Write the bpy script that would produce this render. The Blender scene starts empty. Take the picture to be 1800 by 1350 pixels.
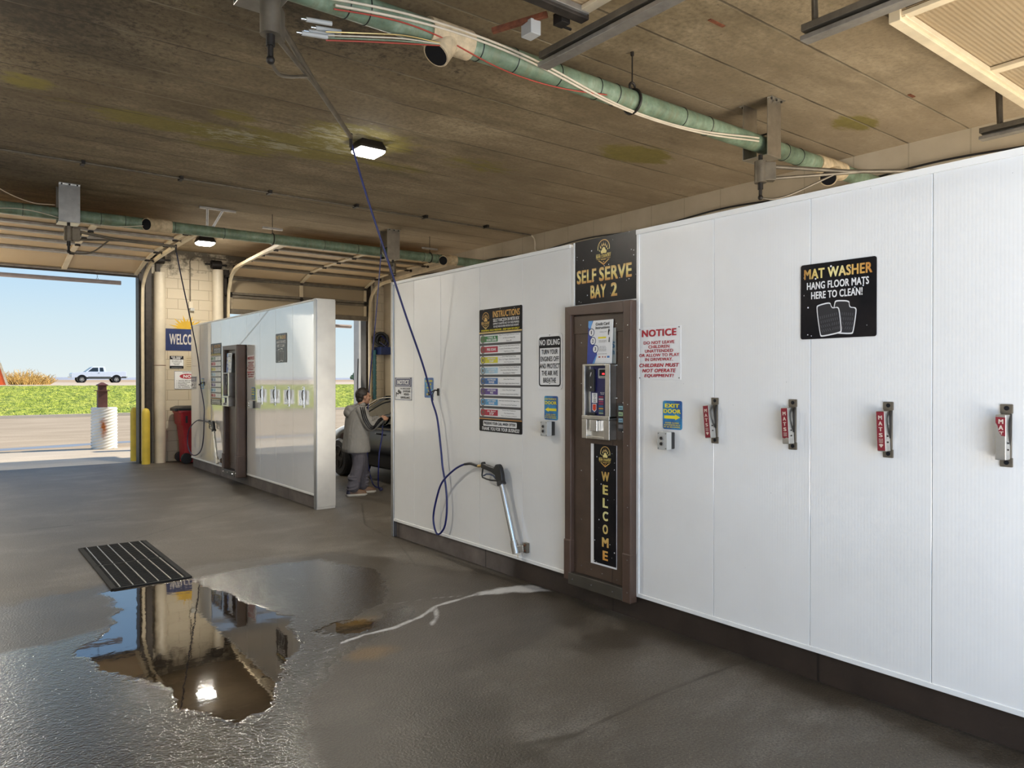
import bpy, bmesh, math, random
import numpy as np
from mathutils import Matrix, Vector, Euler
random.seed(7)
SC = bpy.context.scene
COL = SC.collection
PI = math.pi

# ---------------------------------------------------------------- camera
cam_data = bpy.data.cameras.new('camera')
cam_data.lens = 25.8
cam_data.sensor_width = 36
cam_data.clip_end = 3000
cam = bpy.data.objects.new('camera', cam_data)
cam.location = (0, 0, 1.65)
cam.rotation_euler = (math.radians(90 - 0.355), 0, math.radians(-37.9))
COL.objects.link(cam)
SC.camera = cam

# ---------------------------------------------------------------- view
SC.view_settings.view_transform = 'Standard'
SC.view_settings.look = 'None'
SC.view_settings.gamma = 1
SC.view_settings.use_curve_mapping = False
SC.view_settings.exposure = 0.0
SC.cycles.use_denoising = True
SC.cycles.max_bounces = 8
SC.cycles.diffuse_bounces = 5
SC.cycles.glossy_bounces = 4
SC.cycles.transmission_bounces = 6
SC.cycles.sample_clamp_indirect = 8
SC.cycles.caustics_reflective = False
SC.cycles.caustics_refractive = False

# ---------------------------------------------------------------- sky
world = bpy.data.worlds.new('sky')
SC.world = world
world.use_nodes = True
wn, wl = world.node_tree.nodes, world.node_tree.links
wn.clear()
w_out = wn.new('ShaderNodeOutputWorld')
w_bg = wn.new('ShaderNodeBackground')
w_tc = wn.new('ShaderNodeTexCoord')
w_sep = wn.new('ShaderNodeSeparateXYZ')
w_ramp = wn.new('ShaderNodeValToRGB')
w_map = wn.new('ShaderNodeMapRange')
wl.new(w_tc.outputs['Generated'], w_sep.inputs[0])
wl.new(w_sep.outputs['Z'], w_ramp.inputs[0])
wl.new(w_ramp.outputs[0], w_bg.inputs['Color'])
els = w_ramp.color_ramp.elements
els[0].position = 0.0; els[0].color = (0.80, 0.88, 0.88, 1)
els[1].position = 1.0; els[1].color = (0.14, 0.32, 0.75, 1)
for p, c in ((0.07, (0.66, 0.82, 0.90, 1)), (0.14, (0.49, 0.73, 0.95, 1)), (0.35, (0.30, 0.55, 0.92, 1))):
    e = els.new(p); e.color = c
# the sky is hazier and brighter on the street side, towards the sun
w_map.inputs['From Min'].default_value = 0.1
w_map.inputs['From Max'].default_value = -0.7
w_map.inputs['To Min'].default_value = 1.0
w_map.inputs['To Max'].default_value = 1.3
wl.new(w_sep.outputs['Y'], w_map.inputs['Value'])
wl.new(w_map.outputs[0], w_bg.inputs['Strength'])
wl.new(w_bg.outputs[0], w_out.inputs[0])

# ---------------------------------------------------------------- sun
sun_data = bpy.data.lights.new('sun', 'SUN')
sun_data.energy = 7.5
sun_data.color = (1.0, 0.86, 0.66)
sun_data.angle = 0.009
sun = bpy.data.objects.new('sun', sun_data)
SUN_EL, SUN_AZ = math.radians(35), math.radians(10)
sun_to = Vector((math.cos(SUN_EL) * math.cos(SUN_AZ), -math.cos(SUN_EL) * math.sin(SUN_AZ), math.sin(SUN_EL)))
sun.rotation_euler = sun_to.to_track_quat('Z', 'Y').to_euler()
sun.location = (20, -5, 30)
COL.objects.link(sun)

# ---------------------------------------------------------------- fill lamps added in the open bay doors for daylight
def daylight_fill(name, x, y, z, w, h, power, col, rz=0.0, tilt=0):
    d = bpy.data.lights.new(name, 'AREA')
    d.shape = 'RECTANGLE'; d.size = w; d.size_y = h
    d.energy = power; d.color = col
    o = bpy.data.objects.new(name, d)
    o.location = (x, y, z)
    o.rotation_euler = (math.radians(90 + tilt), 0, rz)   # rz = 0: the lamp shines along +Y
    COL.objects.link(o)
    return o
daylight_fill('sky_fill_street_door_one', 1.35, -1.15, 1.85, 3.3, 3.5, 112, (0.36, 0.62, 1.0))
daylight_fill('sky_fill_street_door_two', 6.1, -1.15, 1.85, 3.3, 3.5, 70, (0.86, 0.93, 1.0))
# up-tilted fill lamps added to stand for sunlight off the concrete outside
daylight_fill('forecourt_fill_door_one', 1.35, -1.1, 0.65, 3.3, 1.1, 125, (1.0, 0.88, 0.72), tilt=58)
daylight_fill('forecourt_fill_door_two', 6.1, -1.1, 0.65, 3.3, 1.1, 270, (1.0, 0.90, 0.74), tilt=55)
daylight_fill('apron_fill_door_one', 0.02, 15.98, 1.85, 0.7, 3.5, 42, (1.0, 0.90, 0.74), PI, tilt=38)
daylight_fill('apron_fill_door_two', 6.4, 15.98, 1.5, 3.0, 2.9, 42, (1.0, 0.90, 0.74), PI, tilt=38)

# ---------------------------------------------------------------- node helpers
def lin(h):
    if not isinstance(h, str):
        return (h[0], h[1], h[2], 1)
    h = h.lstrip('#')
    r = []
    for i in (0, 2, 4):
        c = int(h[i:i + 2], 16) / 255
        r.append(c / 12.92 if c <= 0.04045 else ((c + 0.055) / 1.055) ** 2.4)
    return (r[0], r[1], r[2], 1)

class NT:
    def __init__(s, name):
        s.m = bpy.data.materials.new(name)
        s.m.use_nodes = True
        s.n, s.l = s.m.node_tree.nodes, s.m.node_tree.links
        s.b = s.n['Principled BSDF']
        s._oc = None
    def oc(s):
        if s._oc is None:
            t = s.n.new('ShaderNodeTexCoord'); s._oc = t.outputs['Object']
        return s._oc
    def gen(s):
        return s.n.new('ShaderNodeTexCoord').outputs['Generated']
    def mapv(s, scale=(1, 1, 1), loc=(0, 0, 0), rot=(0, 0, 0), v=None):
        k = s.n.new('ShaderNodeMapping')
        k.inputs['Scale'].default_value = scale; k.inputs['Location'].default_value = loc; k.inputs['Rotation'].default_value = rot
        s.l.new(v or s.oc(), k.inputs['Vector']); return k.outputs[0]
    def put(s, sock, v):
        if isinstance(v, bpy.types.NodeSocket): s.l.new(v, sock)
        elif isinstance(v, str): sock.default_value = lin(v)
        elif isinstance(v, tuple) and len(v) == 3 and sock.type == 'RGBA': sock.default_value = (*v, 1)
        elif sock.type == 'RGBA' and isinstance(v, (int, float)): sock.default_value = (v, v, v, 1)
        else: sock.default_value = v
    def noise(s, scale, detail=4, rough=0.55, v=None, dist=0.0):
        k = s.n.new('ShaderNodeTexNoise')
        k.inputs['Scale'].default_value = scale; k.inputs['Detail'].default_value = detail
        k.inputs['Roughness'].default_value = rough; k.inputs['Distortion'].default_value = dist
        s.l.new(v or s.oc(), k.inputs['Vector']); return k.outputs[0]
    def vor(s, scale, v=None, out='Distance', feature='F1'):
        k = s.n.new('ShaderNodeTexVoronoi'); k.feature = feature
        k.inputs['Scale'].default_value = scale
        s.l.new(v or s.oc(), k.inputs['Vector']); return k.outputs[out]
    def wave(s, scale, v=None, direction='X', dist=0, profile='SIN'):
        k = s.n.new('ShaderNodeTexWave'); k.bands_direction = direction; k.wave_profile = profile
        k.inputs['Scale'].default_value = scale; k.inputs['Distortion'].default_value = dist
        s.l.new(v or s.oc(), k.inputs['Vector']); return k.outputs['Fac']
    def ramp(s, f, stops, interp='LINEAR'):
        k = s.n.new('ShaderNodeValToRGB'); k.color_ramp.interpolation = interp
        e = k.color_ramp.elements
        while len(e) < len(stops): e.new(0.5)
        for i, (p, c) in enumerate(stops):
            e[i].position = p
            e[i].color = lin(c) if isinstance(c, str) else ((c, c, c, 1) if not isinstance(c, tuple) else (*c, 1))
        s.l.new(f, k.inputs[0]); return k.outputs[0]
    def mix(s, f, a, b, mode='MIX'):
        k = s.n.new('ShaderNodeMix'); k.data_type = 'RGBA'; k.blend_type = mode
        s.put(k.inputs[0], f); s.put(k.inputs[6], a); s.put(k.inputs[7], b); return k.outputs[2]
    def math(s, op, a, b=0.0, clamp=False):
        k = s.n.new('ShaderNodeMath'); k.operation = op; k.use_clamp = clamp
        s.put(k.inputs[0], a); s.put(k.inputs[1], b); return k.outputs[0]
    def attr(s, name):
        k = s.n.new('ShaderNodeAttribute'); k.attribute_name = name; return k.outputs['Fac']
    def bump(s, h, strength=0.3, dist=0.01, normal=None):
        k = s.n.new('ShaderNodeBump'); k.inputs['Strength'].default_value = strength; k.inputs['Distance'].default_value = dist
        s.l.new(h, k.inputs['Height'])
        if normal: s.l.new(normal, k.inputs['Normal'])
        return k.outputs[0]
    def set(s, **k):
        names = dict(color='Base Color', rough='Roughness', metal='Metallic', normal='Normal', emit='Emission Color', estr='Emission Strength',
                     trans='Transmission Weight', coat='Coat Weight', spec='Specular IOR Level', alpha='Alpha', ior='IOR', coatr='Coat Roughness')
        for a, v in k.items(): s.put(s.b.inputs[names[a]], v)
        return s
MATS = {}
def simple(name, col, rough=0.5, metal=0.0, var=0.12, scale=6.0, bump=0.0, bscale=60.0, coat=0.0):
    if name in MATS: return MATS[name]
    t = NT(name)
    c = lin(col)
    d = tuple(x * (1 - var) for x in c[:3]); l_ = tuple(min(1, x * (1 + var)) for x in c[:3])
    n = t.noise(scale, 5)
    t.set(color=t.ramp(n, [(0.3, d), (0.7, l_)]), rough=rough, metal=metal, coat=coat)
    if bump: t.set(normal=t.bump(t.noise(bscale, 3), bump, 0.004))
    MATS[name] = t.m
    return t.m
# ---------------------------------------------------------------- mesh builder
class MB:
    def __init__(s): s.v, s.f, s.M = [], [], Matrix.Identity(4)
    def add(s, vs, fs):
        o = len(s.v)
        s.v += [tuple(s.M @ Vector(p)) for p in vs]
        s.f += [tuple(o + i for i in f) for f in fs]
        return s
    def box(s, x0, x1, y0, y1, z0, z1):
        return s.add([(x0, y0, z0), (x1, y0, z0), (x1, y1, z0), (x0, y1, z0), (x0, y0, z1), (x1, y0, z1), (x1, y1, z1), (x0, y1, z1)],
                     [(0, 3, 2, 1), (4, 5, 6, 7), (0, 1, 5, 4), (1, 2, 6, 5), (2, 3, 7, 6), (3, 0, 4, 7)])
    def bar(s, p0, p1, w, h, up=(0, 0, 1)):
        p0, p1 = Vector(p0), Vector(p1)
        d = (p1 - p0).normalized(); up = Vector(up)
        if abs(d.dot(up)) > 0.98: up = Vector((1, 0, 0))
        a = d.cross(up).normalized(); b = a.cross(d).normalized()
        q = []
        for p in (p0, p1):
            for i, j in ((-1, -1), (1, -1), (1, 1), (-1, 1)): q.append(p + a * (i * w / 2) + b * (j * h / 2))
        return s.add(q, [(0, 1, 2, 3), (7, 6, 5, 4), (0, 4, 5, 1), (1, 5, 6, 2), (2, 6, 7, 3), (3, 7, 4, 0)])
    def cyl(s, p0, p1, r0, r1=None, seg=18, cap=True):
        r1 = r0 if r1 is None else r1
        return s.tube([p0, p1], [r0, r1], seg, cap)
    def tube(s, pts, r, seg=10, cap=True):
        P = [Vector(p) for p in pts]; n = len(P)
        R = list(r) if isinstance(r, (list, tuple)) else [r] * n
        T = []
        for i in range(n):
            a = P[max(0, i - 1)]; b = P[min(n - 1, i + 1)]
            T.append((b - a).normalized())
        up = Vector((0, 0, 1)) if abs(T[0].z) < 0.9 else Vector((1, 0, 0))
        a = T[0].cross(up).normalized()
        vs, fs = [], []
        for i in range(n):
            a = (a - T[i] * a.dot(T[i]))
            if a.length < 1e-6: a = T[i].orthogonal()
            a.normalize(); b = T[i].cross(a)
            for k in range(seg):
                t = 2 * PI * k / seg
                vs.append(P[i] + (a * math.cos(t) + b * math.sin(t)) * R[i])
        for i in range(n - 1):
            for k in range(seg):
                k2 = (k + 1) % seg
                fs.append((i * seg + k, i * seg + k2, (i + 1) * seg + k2, (i + 1) * seg + k))
        if cap:
            fs.append(tuple(range(seg - 1, -1, -1))); fs.append(tuple((n - 1) * seg + k for k in range(seg)))
        return s.add(vs, fs)
    def lathe(s, prof, seg=24, c=(0, 0, 0)):
        vs, fs = [], []
        for r, z in prof:
            for k in range(seg):
                t = 2 * PI * k / seg
                vs.append((c[0] + r * math.cos(t), c[1] + r * math.sin(t), c[2] + z))
        for i in range(len(prof) - 1):
            for k in range(seg):
                k2 = (k + 1) % seg
                fs.append((i * seg + k, i * seg + k2, (i + 1) * seg + k2, (i + 1) * seg + k))
        fs.append(tuple(range(seg - 1, -1, -1))); fs.append(tuple((len(prof) - 1) * seg + k for k in range(seg)))
        return s.add(vs, fs)
    def prism(s, poly, z0, z1):
        n = len(poly)
        vs = [(x, y, z0) for x, y in poly] + [(x, y, z1) for x, y in poly]
        fs = [tuple(range(n - 1, -1, -1)), tuple(range(n, 2 * n))]
        fs += [(i, (i + 1) % n, n + (i + 1) % n, n + i) for i in range(n)]
        return s.add(vs, fs)
    def loft(s, rings, cap=True):
        m = len(rings[0]); vs = [p for r in rings for p in r]; fs = []
        for i in range(len(rings) - 1):
            for k in range(m):
                k2 = (k + 1) % m
                fs.append((i * m + k, i * m + k2, (i + 1) * m + k2, (i + 1) * m + k))
        if cap:
            fs.append(tuple(range(m - 1, -1, -1))); fs.append(tuple((len(rings) - 1) * m + k for k in range(m)))
        return s.add(vs, fs)
    def ball(s, c, r, seg=14, rings=9):
        r = r if isinstance(r, (tuple, list)) else (r, r, r)
        R = []
        for i in range(1, rings):
            a = PI * i / rings
            R.append([(c[0] + r[0] * math.sin(a) * math.cos(2 * PI * k / seg), c[1] + r[1] * math.sin(a) * math.sin(2 * PI * k / seg), c[2] - r[2] * math.cos(a)) for k in range(seg)])
        return s.loft(R)
    def torus(s, c, axis, R, r, seg=28, ns=8, a0=0, a1=2 * PI):
        q = Vector(axis).to_track_quat('Z', 'Y')
        full = abs(a1 - a0 - 2 * PI) < 1e-6
        pts = [Vector(c) + q @ Vector((R * math.cos(a0 + (a1 - a0) * k / seg), R * math.sin(a0 + (a1 - a0) * k / seg), 0)) for k in range(seg + 1)]
        return s.tube(pts, r, ns, not full)
    def build(s, name, mat, parent=None, smooth=None, bevel=0.0, bseg=2):
        me = bpy.data.meshes.new(name)
        me.from_pydata(s.v, [], s.f); me.update()
        bm = bmesh.new(); bm.from_mesh(me)
        bmesh.ops.recalc_face_normals(bm, faces=bm.faces)
        bm.to_mesh(me); bm.free()
        return finish(name, me, mat, parent, smooth, bevel, bseg)
def finish(name, me, mat, parent=None, smooth=None, bevel=0.0, bseg=2):
    if smooth:
        me.polygons.foreach_set('use_smooth', [True] * len(me.polygons))
        me.set_sharp_from_angle(angle=math.radians(smooth if smooth is not True else 40))
    if mat: me.materials.append(mat)
    o = bpy.data.objects.new(name, me); COL.objects.link(o)
    if parent: o.parent = parent
    if bevel:
        b = o.modifiers.new('bevel', 'BEVEL'); b.width = bevel; b.segments = bseg; b.limit_method = 'ANGLE'; b.harden_normals = False
    return o
def tag(o, label=None, cat=None, group=None, kind=None):
    if label: o['label'] = label
    if cat: o['category'] = cat
    if group: o['group'] = group
    if kind: o['kind'] = kind
    return o
def empty(name, M=None, label=None, cat=None, group=None, kind=None):
    o = bpy.data.objects.new(name, None); COL.objects.link(o)
    o.empty_display_size = 0.1
    if M is not None: o.matrix_world = M if isinstance(M, Matrix) else Matrix.Translation(M)
    return tag(o, label, cat, group, kind)
def copy_tree(o, kids, parent=None):
    c = o.copy(); COL.objects.link(c)
    if parent: c.parent = parent
    for ch in kids.get(o, ()): copy_tree(ch, kids, c)
    return c
def dup(o, M, label, group=None):
    kids = {}
    for x in COL.objects:
        if x.parent: kids.setdefault(x.parent, []).append(x)
    c = copy_tree(o, kids)
    c.matrix_world = M
    c['label'] = label
    if group: c['group'] = group
    return c
def catmull(pts, n=8):
    P = [Vector(p) for p in pts]; out = []
    for i in range(len(P) - 1):
        p0 = P[i - 1] if i else P[0] * 2 - P[1]
        p1, p2 = P[i], P[i + 1]
        p3 = P[i + 2] if i + 2 < len(P) else P[-1] * 2 - P[-2]
        for k in range(n):
            t = k / n
            out.append(0.5 * ((2 * p1) + (p2 - p0) * t + (2 * p0 - 5 * p1 + 4 * p2 - p3) * t * t + (3 * p1 - p0 - 3 * p2 + p3) * t ** 3))
    out.append(P[-1]); return out
WX = 3.75                      # face of the dividing walls
WY = 15.9                      # inner face of the back wall
def wall_frame(y_left, z, x=WX):       # u to the right along the dividing wall, v up, n out of it
    return Matrix(((0, 0, -1, x), (-1, 0, 0, y_left), (0, 1, 0, z), (0, 0, 0, 1)))
def back_frame(x, z, y=WY):
    return Matrix(((1, 0, 0, x), (0, 0, -1, y), (0, 1, 0, z), (0, 0, 0, 1)))

# ---------------------------------------------------------------- flat printing on signs
_TX = {}
def text_mesh(sx, bold=0.02, shear=0.0):
    """flat letters; weight comes from overlaying slightly shifted copies"""
    key = (sx, bold, shear)
    if key in _TX: return _TX[key]
    c = bpy.data.curves.new('print', 'FONT'); c.body = sx; c.shear = shear; c.resolution_u = 3
    c.space_character = 1.0 + bold * 2.2
    o = bpy.data.objects.new('print', c); COL.objects.link(o)
    dg = bpy.context.evaluated_depsgraph_get(); dg.update()
    me = bpy.data.meshes.new_from_object(o.evaluated_get(dg))
    v0 = [(p.co.x, p.co.y) for p in me.vertices]; f0 = [tuple(p.vertices) for p in me.polygons]
    bpy.data.objects.remove(o); bpy.data.curves.remove(c); bpy.data.meshes.remove(me)
    v, f = [], []
    q = bold * 1.0
    for dx, dy in ((-q, -q * 0.6), (q, -q * 0.6), (q, q * 0.6), (-q, q * 0.6)) if bold > 0.012 else ((0, 0),):
        k = len(v); v += [(a + dx, b + dy) for a, b in v0]; f += [tuple(k + i for i in p) for p in f0]
    x0 = min(a for a, b in v); x1 = max(a for a, b in v); y0 = min(b for a, b in v); y1 = max(b for a, b in v)
    v = [((a - x0) / (x1 - x0), (b - y0) / (y1 - y0)) for a, b in v]
    _TX[key] = (v, f, (x1 - x0) / (y1 - y0), len(v0)); return _TX[key]
def rrect(x0, y0, x1, y1, r, n=5):
    p = []
    for cx, cy, a in ((x1 - r, y0 + r, -90), (x1 - r, y1 - r, 0), (x0 + r, y1 - r, 90), (x0 + r, y0 + r, 180)):
        for k in range(n + 1):
            t = math.radians(a + 90 * k / n); p.append((cx + r * math.cos(t), cy + r * math.sin(t)))
    return p
class PR(MB):
    def __init__(s, n): super().__init__(); s.n = n
    def poly(s, pts): return s.add([(x, y, s.n) for x, y in pts], [tuple(range(len(pts)))])
    def rect(s, x0, y0, x1, y1): return s.poly([(x0, y0), (x1, y0), (x1, y1), (x0, y1)])
    def rr(s, x0, y0, x1, y1, r): return s.poly(rrect(x0, y0, x1, y1, r))
    def disc(s, cx, cy, r, ry=None, n=20): return s.poly([(cx + r * math.cos(2 * PI * k / n), cy + (ry or r) * math.sin(2 * PI * k / n)) for k in range(n)])
    def band(s, a, b, closed=True):
        n = len(a); vs = [(x, y, s.n) for x, y in a] + [(x, y, s.n) for x, y in b]
        return s.add(vs, [(i, (i + 1) % n, n + (i + 1) % n, n + i) for i in range(n if closed else n - 1)])
    def arc(s, cx, cy, r0, r1, a0=0, a1=360, n=28):
        A = [(cx + r0 * math.cos(math.radians(a0 + (a1 - a0) * k / n)), cy + r0 * math.sin(math.radians(a0 + (a1 - a0) * k / n))) for k in range(n + 1)]
        B = [(cx + r1 * math.cos(math.radians(a0 + (a1 - a0) * k / n)), cy + r1 * math.sin(math.radians(a0 + (a1 - a0) * k / n))) for k in range(n + 1)]
        return s.band(A, B, False)
    def outline(s, x0, y0, x1, y1, r, w): return s.band(rrect(x0, y0, x1, y1, r), rrect(x0 + w, y0 + w, x1 - w, y1 - w, max(r - w, 0.001)))
    def line(s, x0, y0, x1, y1, w):
        d = Vector((x1 - x0, y1 - y0)); p = Vector((-d.y, d.x)).normalized() * w / 2
        return s.poly([(x0 + p.x, y0 + p.y), (x0 - p.x, y0 - p.y), (x1 - p.x, y1 - p.y), (x1 + p.x, y1 + p.y)])
    def text(s, tx, x, y, w, h, bold=0.02, shear=0.0, align='c'):
        v, f, asp, m = text_mesh(tx, bold, shear)
        if w is None: w = asp * h
        x0 = x - w / 2 if align == 'c' else x
        return s.add([(x0 + a * w, y + b * h, s.n + 0.00022 * (i // m)) for i, (a, b) in enumerate(v)], f)
    def done(s, name, mat, parent):
        if not s.f: return None
        me = bpy.data.meshes.new(name); me.from_pydata(s.v, [], s.f); me.update()
        return finish(name, me, mat, parent)
def plate(w, h, r=0.0, t=0.004, n0=0.001):
    m = MB()
    m.prism(rrect(0, 0, w, h, r) if r else [(0, 0), (w, 0), (w, h), (0, h)], n0, n0 + t)
    return m
# ---------------------------------------------------------------- materials
def m_floor():
    t = NT('wet_concrete_floor')
    oc = t.oc()
    big = t.noise(0.55, 6, 0.62, dist=0.6)
    mid = t.noise(2.6, 6, 0.6)
    fine = t.noise(85, 3, 0.6)
    streak = t.noise(1.2, 6, 0.65, v=t.mapv((1.0, 1.6, 1), rot=(0, 0, 0.35)))
    c = t.ramp(big, [(0.30, (0.056, 0.047, 0.035)), (0.5, (0.098, 0.085, 0.068)), (0.70, (0.150, 0.134, 0.113))])
    c = t.mix(t.ramp(mid, [(0.35, 0.0), (0.75, 0.55)]), c, (0.085, 0.068, 0.048))
    c = t.mix(t.ramp(streak, [(0.5, 0.0), (0.75, 0.4)]), c, (0.30, 0.28, 0.25))
    c = t.mix(t.ramp(fine, [(0.38, 0.75), (0.58, 0.0)]), c, (0.036, 0.029, 0.020))
    c = t.mix(t.ramp(t.vor(70), [(0.05, 0.8), (0.17, 0.0)]), c, (0.33, 0.29, 0.235))
    # oily dark blotches
    bl = t.math('MULTIPLY', t.ramp(t.noise(1.7, 5, 0.65, v=t.mapv((1, 1, 1), (9, 3, 0))), [(0.52, 0.0), (0.74, 1.0)]), 0.4)
    c = t.mix(bl, c, (0.075, 0.062, 0.045))
    edge = t.math('SUBTRACT', t.noise(3.2, 5, 0.6), 0.5)
    edge2 = t.math('SUBTRACT', t.noise(11, 4, 0.6), 0.5)
    e = t.math('ADD', t.math('MULTIPLY', edge, 0.8), t.math('MULTIPLY', edge2, 0.4))
    damp = t.ramp(t.math('ADD', t.attr('damp'), e), [(0.35, 0.0), (0.62, 1.0)])
    wet = t.ramp(t.math('ADD', t.attr('wet'), e), [(0.34, 0.0), (0.66, 1.0)])
    mir = t.ramp(t.math('ADD', t.attr('mirror'), t.math('MULTIPLY', e, 1.2)), [(0.45, 0.0), (0.58, 1.0)])
    amber = t.ramp(t.math('ADD', t.attr('amber'), t.math('MULTIPLY', e, 0.8)), [(0.4, 0.0), (0.8, 0.8)])
    crack = t.ramp(t.math('ADD', t.attr('crack'), t.math('MULTIPLY', e, 0.45)), [(0.50, 0.0), (0.74, 0.85)])
    foam = t.ramp(t.math('ADD', t.attr('foam'), t.math('MULTIPLY', e, 1.3)), [(0.5, 0.0), (0.85, 0.62)])
    c = t.mix(damp, c, t.mix(1.0, c, (0.58, 0.54, 0.49), 'MULTIPLY'))
    c = t.mix(amber, c, (0.13, 0.075, 0.018))
    c = t.mix(wet, c, t.mix(1.0, c, (0.40, 0.36, 0.33), 'MULTIPLY'))
    c = t.mix(crack, c, (0.035, 0.028, 0.018))
    c = t.mix(foam, c, (0.62, 0.62, 0.62))
    r = t.mix(damp, 0.52, 0.36)
    r = t.mix(wet, r, 0.15)
    r = t.mix(mir, r, 0.03)
    r = t.mix(foam, r, 0.5)
    gr = t.math('MULTIPLY', t.math('SUBTRACT', 1.0, mir), 1.0)
    rough_b = t.math('MULTIPLY', t.math('ADD', t.noise(75, 3, 0.6), t.math('MULTIPLY', t.noise(24, 3, 0.6), t.math('MULTIPLY', wet, 0.7))), gr)
    ripple = t.math('MULTIPLY', t.noise(9, 3, 0.5), 0.10)
    t.set(color=c, rough=r, normal=t.bump(t.math('ADD', rough_b, ripple), 0.45, 0.007), spec=t.math('ADD', 0.42, t.math('MULTIPLY', wet, 0.5)), coat=t.math('MULTIPLY', wet, 0.45), coatr=t.math('MULTIPLY', gr, 0.07))
    t.l.new(t.b.inputs['Normal'].links[0].from_socket, t.b.inputs['Coat Normal'])
    return t.m
def m_ceiling():
    t = NT('stained_plank_ceiling')
    oc = t.oc()
    sep = t.n.new('ShaderNodeSeparateXYZ'); t.l.new(oc, sep.inputs[0])
    fr = t.math('FRACT', t.math('DIVIDE', t.math('SUBTRACT', sep.outputs['Y'], 3.12 - 0.605 * 20), 0.605))
    d = t.math('ABSOLUTE', t.math('SUBTRACT', fr, 0.5))              # 0.5 at a joint
    joint = t.ramp(d, [(0.478, 0.0), (0.492, 1.0)])
    plank = t.math('FLOOR', t.math('DIVIDE', t.math('SUBTRACT', sep.outputs['Y'], 3.12 - 0.605 * 20), 0.605))
    wn_ = t.n.new('ShaderNodeTexWhiteNoise'); wn_.noise_dimensions = '1D'; t.l.new(plank, wn_.inputs['W'])
    streak = t.noise(1.5, 8, 0.72, v=t.mapv((0.55, 1.7, 1)))
    grain = t.noise(26, 5, 0.7)
    blot = t.noise(0.8, 6, 0.62, dist=0.4)
    c = t.ramp(streak, [(0.34, (0.10, 0.074, 0.038)), (0.5, (0.245, 0.190, 0.112)), (0.66, (0.42, 0.335, 0.215))])
    c = t.mix(t.ramp(blot, [(0.38, 0.85), (0.62, 0.0)]), c, (0.13, 0.093, 0.046))
    c = t.mix(t.math('MULTIPLY', wn_.outputs['Value'], 0.25), c, (0.38, 0.30, 0.19))
    c = t.mix(t.ramp(grain, [(0.36, 0.5), (0.56, 0.0)]), c, (0.08, 0.058, 0.030))
    daylit = t.attr('daylit')
    c = t.mix(t.math('MULTIPLY', daylit, 0.8), c, t.mix(streak, (0.46, 0.35, 0.22), (0.72, 0.58, 0.42)))
    sn = t.noise(17, 7, 0.74)
    soot = t.ramp(t.math('ADD', t.math('MULTIPLY', t.attr('soot'), 0.22), sn), [(0.61, 0.0), (0.76, 0.85)])
    c = t.mix(soot, c, (0.022, 0.016, 0.009))
    sootb = t.ramp(t.math('ADD', t.attr('soot'), t.math('MULTIPLY', t.math('SUBTRACT', blot, 0.5), 1.6)), [(0.15, 0.0), (1.0, 0.82)])
    c = t.mix(sootb, c, (0.035, 0.024, 0.012))
    mn = t.noise(5.0, 6, 0.7, v=t.mapv((0.6, 1.6, 1)))
    moss = t.ramp(t.math('ADD', t.math('MULTIPLY', t.attr('moss'), 0.5), mn), [(0.66, 0.0), (0.84, 0.85)])
    c = t.mix(moss, c, t.mix(sn, (0.11, 0.088, 0.012), (0.30, 0.25, 0.05)))
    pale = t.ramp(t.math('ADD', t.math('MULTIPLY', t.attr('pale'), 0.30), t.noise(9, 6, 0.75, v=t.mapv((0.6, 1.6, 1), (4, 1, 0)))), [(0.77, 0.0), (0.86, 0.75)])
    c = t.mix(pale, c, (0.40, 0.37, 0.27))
    c = t.mix(t.math('MULTIPLY', joint, 0.75), c, t.mix(t.ramp(t.noise(1.1, 3), [(0.45, 0.0), (0.6, 1.0)]), (0.045, 0.032, 0.018), (0.26, 0.22, 0.15)))
    h = t.math('SUBTRACT', t.math('MULTIPLY', sn, 0.4), joint)
    t.set(color=c, rough=0.85, normal=t.bump(h, 0.5, 0.012))
    return t.m
def m_panel(name='white_ribbed_panel', polish=False):
    t = NT(name)
    n = t.noise(0.9, 5, 0.6)
    c = t.ramp(n, [(0.3, (0.76, 0.755, 0.735)), (0.7, (0.84, 0.84, 0.83))])
    sp = t.ramp(t.math('ADD', t.vor(7.5), t.math('MULTIPLY', t.noise(2.2, 2), 0.03)), [(0.022, 0.55), (0.034, 0.0)])
    c = t.mix(sp, c, (0.16, 0.15, 0.13))
    rib = t.wave(19, direction='Y')
    warp = t.noise(1.0, 2, 0.4, v=t.mapv((1, 2.6, 0.25)))
    h = t.math('ADD', t.math('MULTIPLY', rib, 0.22), t.math('MULTIPLY', warp, 1.2))
    t.set(color=c, rough=0.10, normal=t.bump(h, 0.10, 0.01), spec=0.6, coat=0.6, coatr=0.05)
    if polish: t.set(spec=1.0, coat=1.0, coatr=0.02, rough=0.06, ior=1.8); t.b.inputs['Coat IOR'].default_value = 1.9
    return t.m
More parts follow.
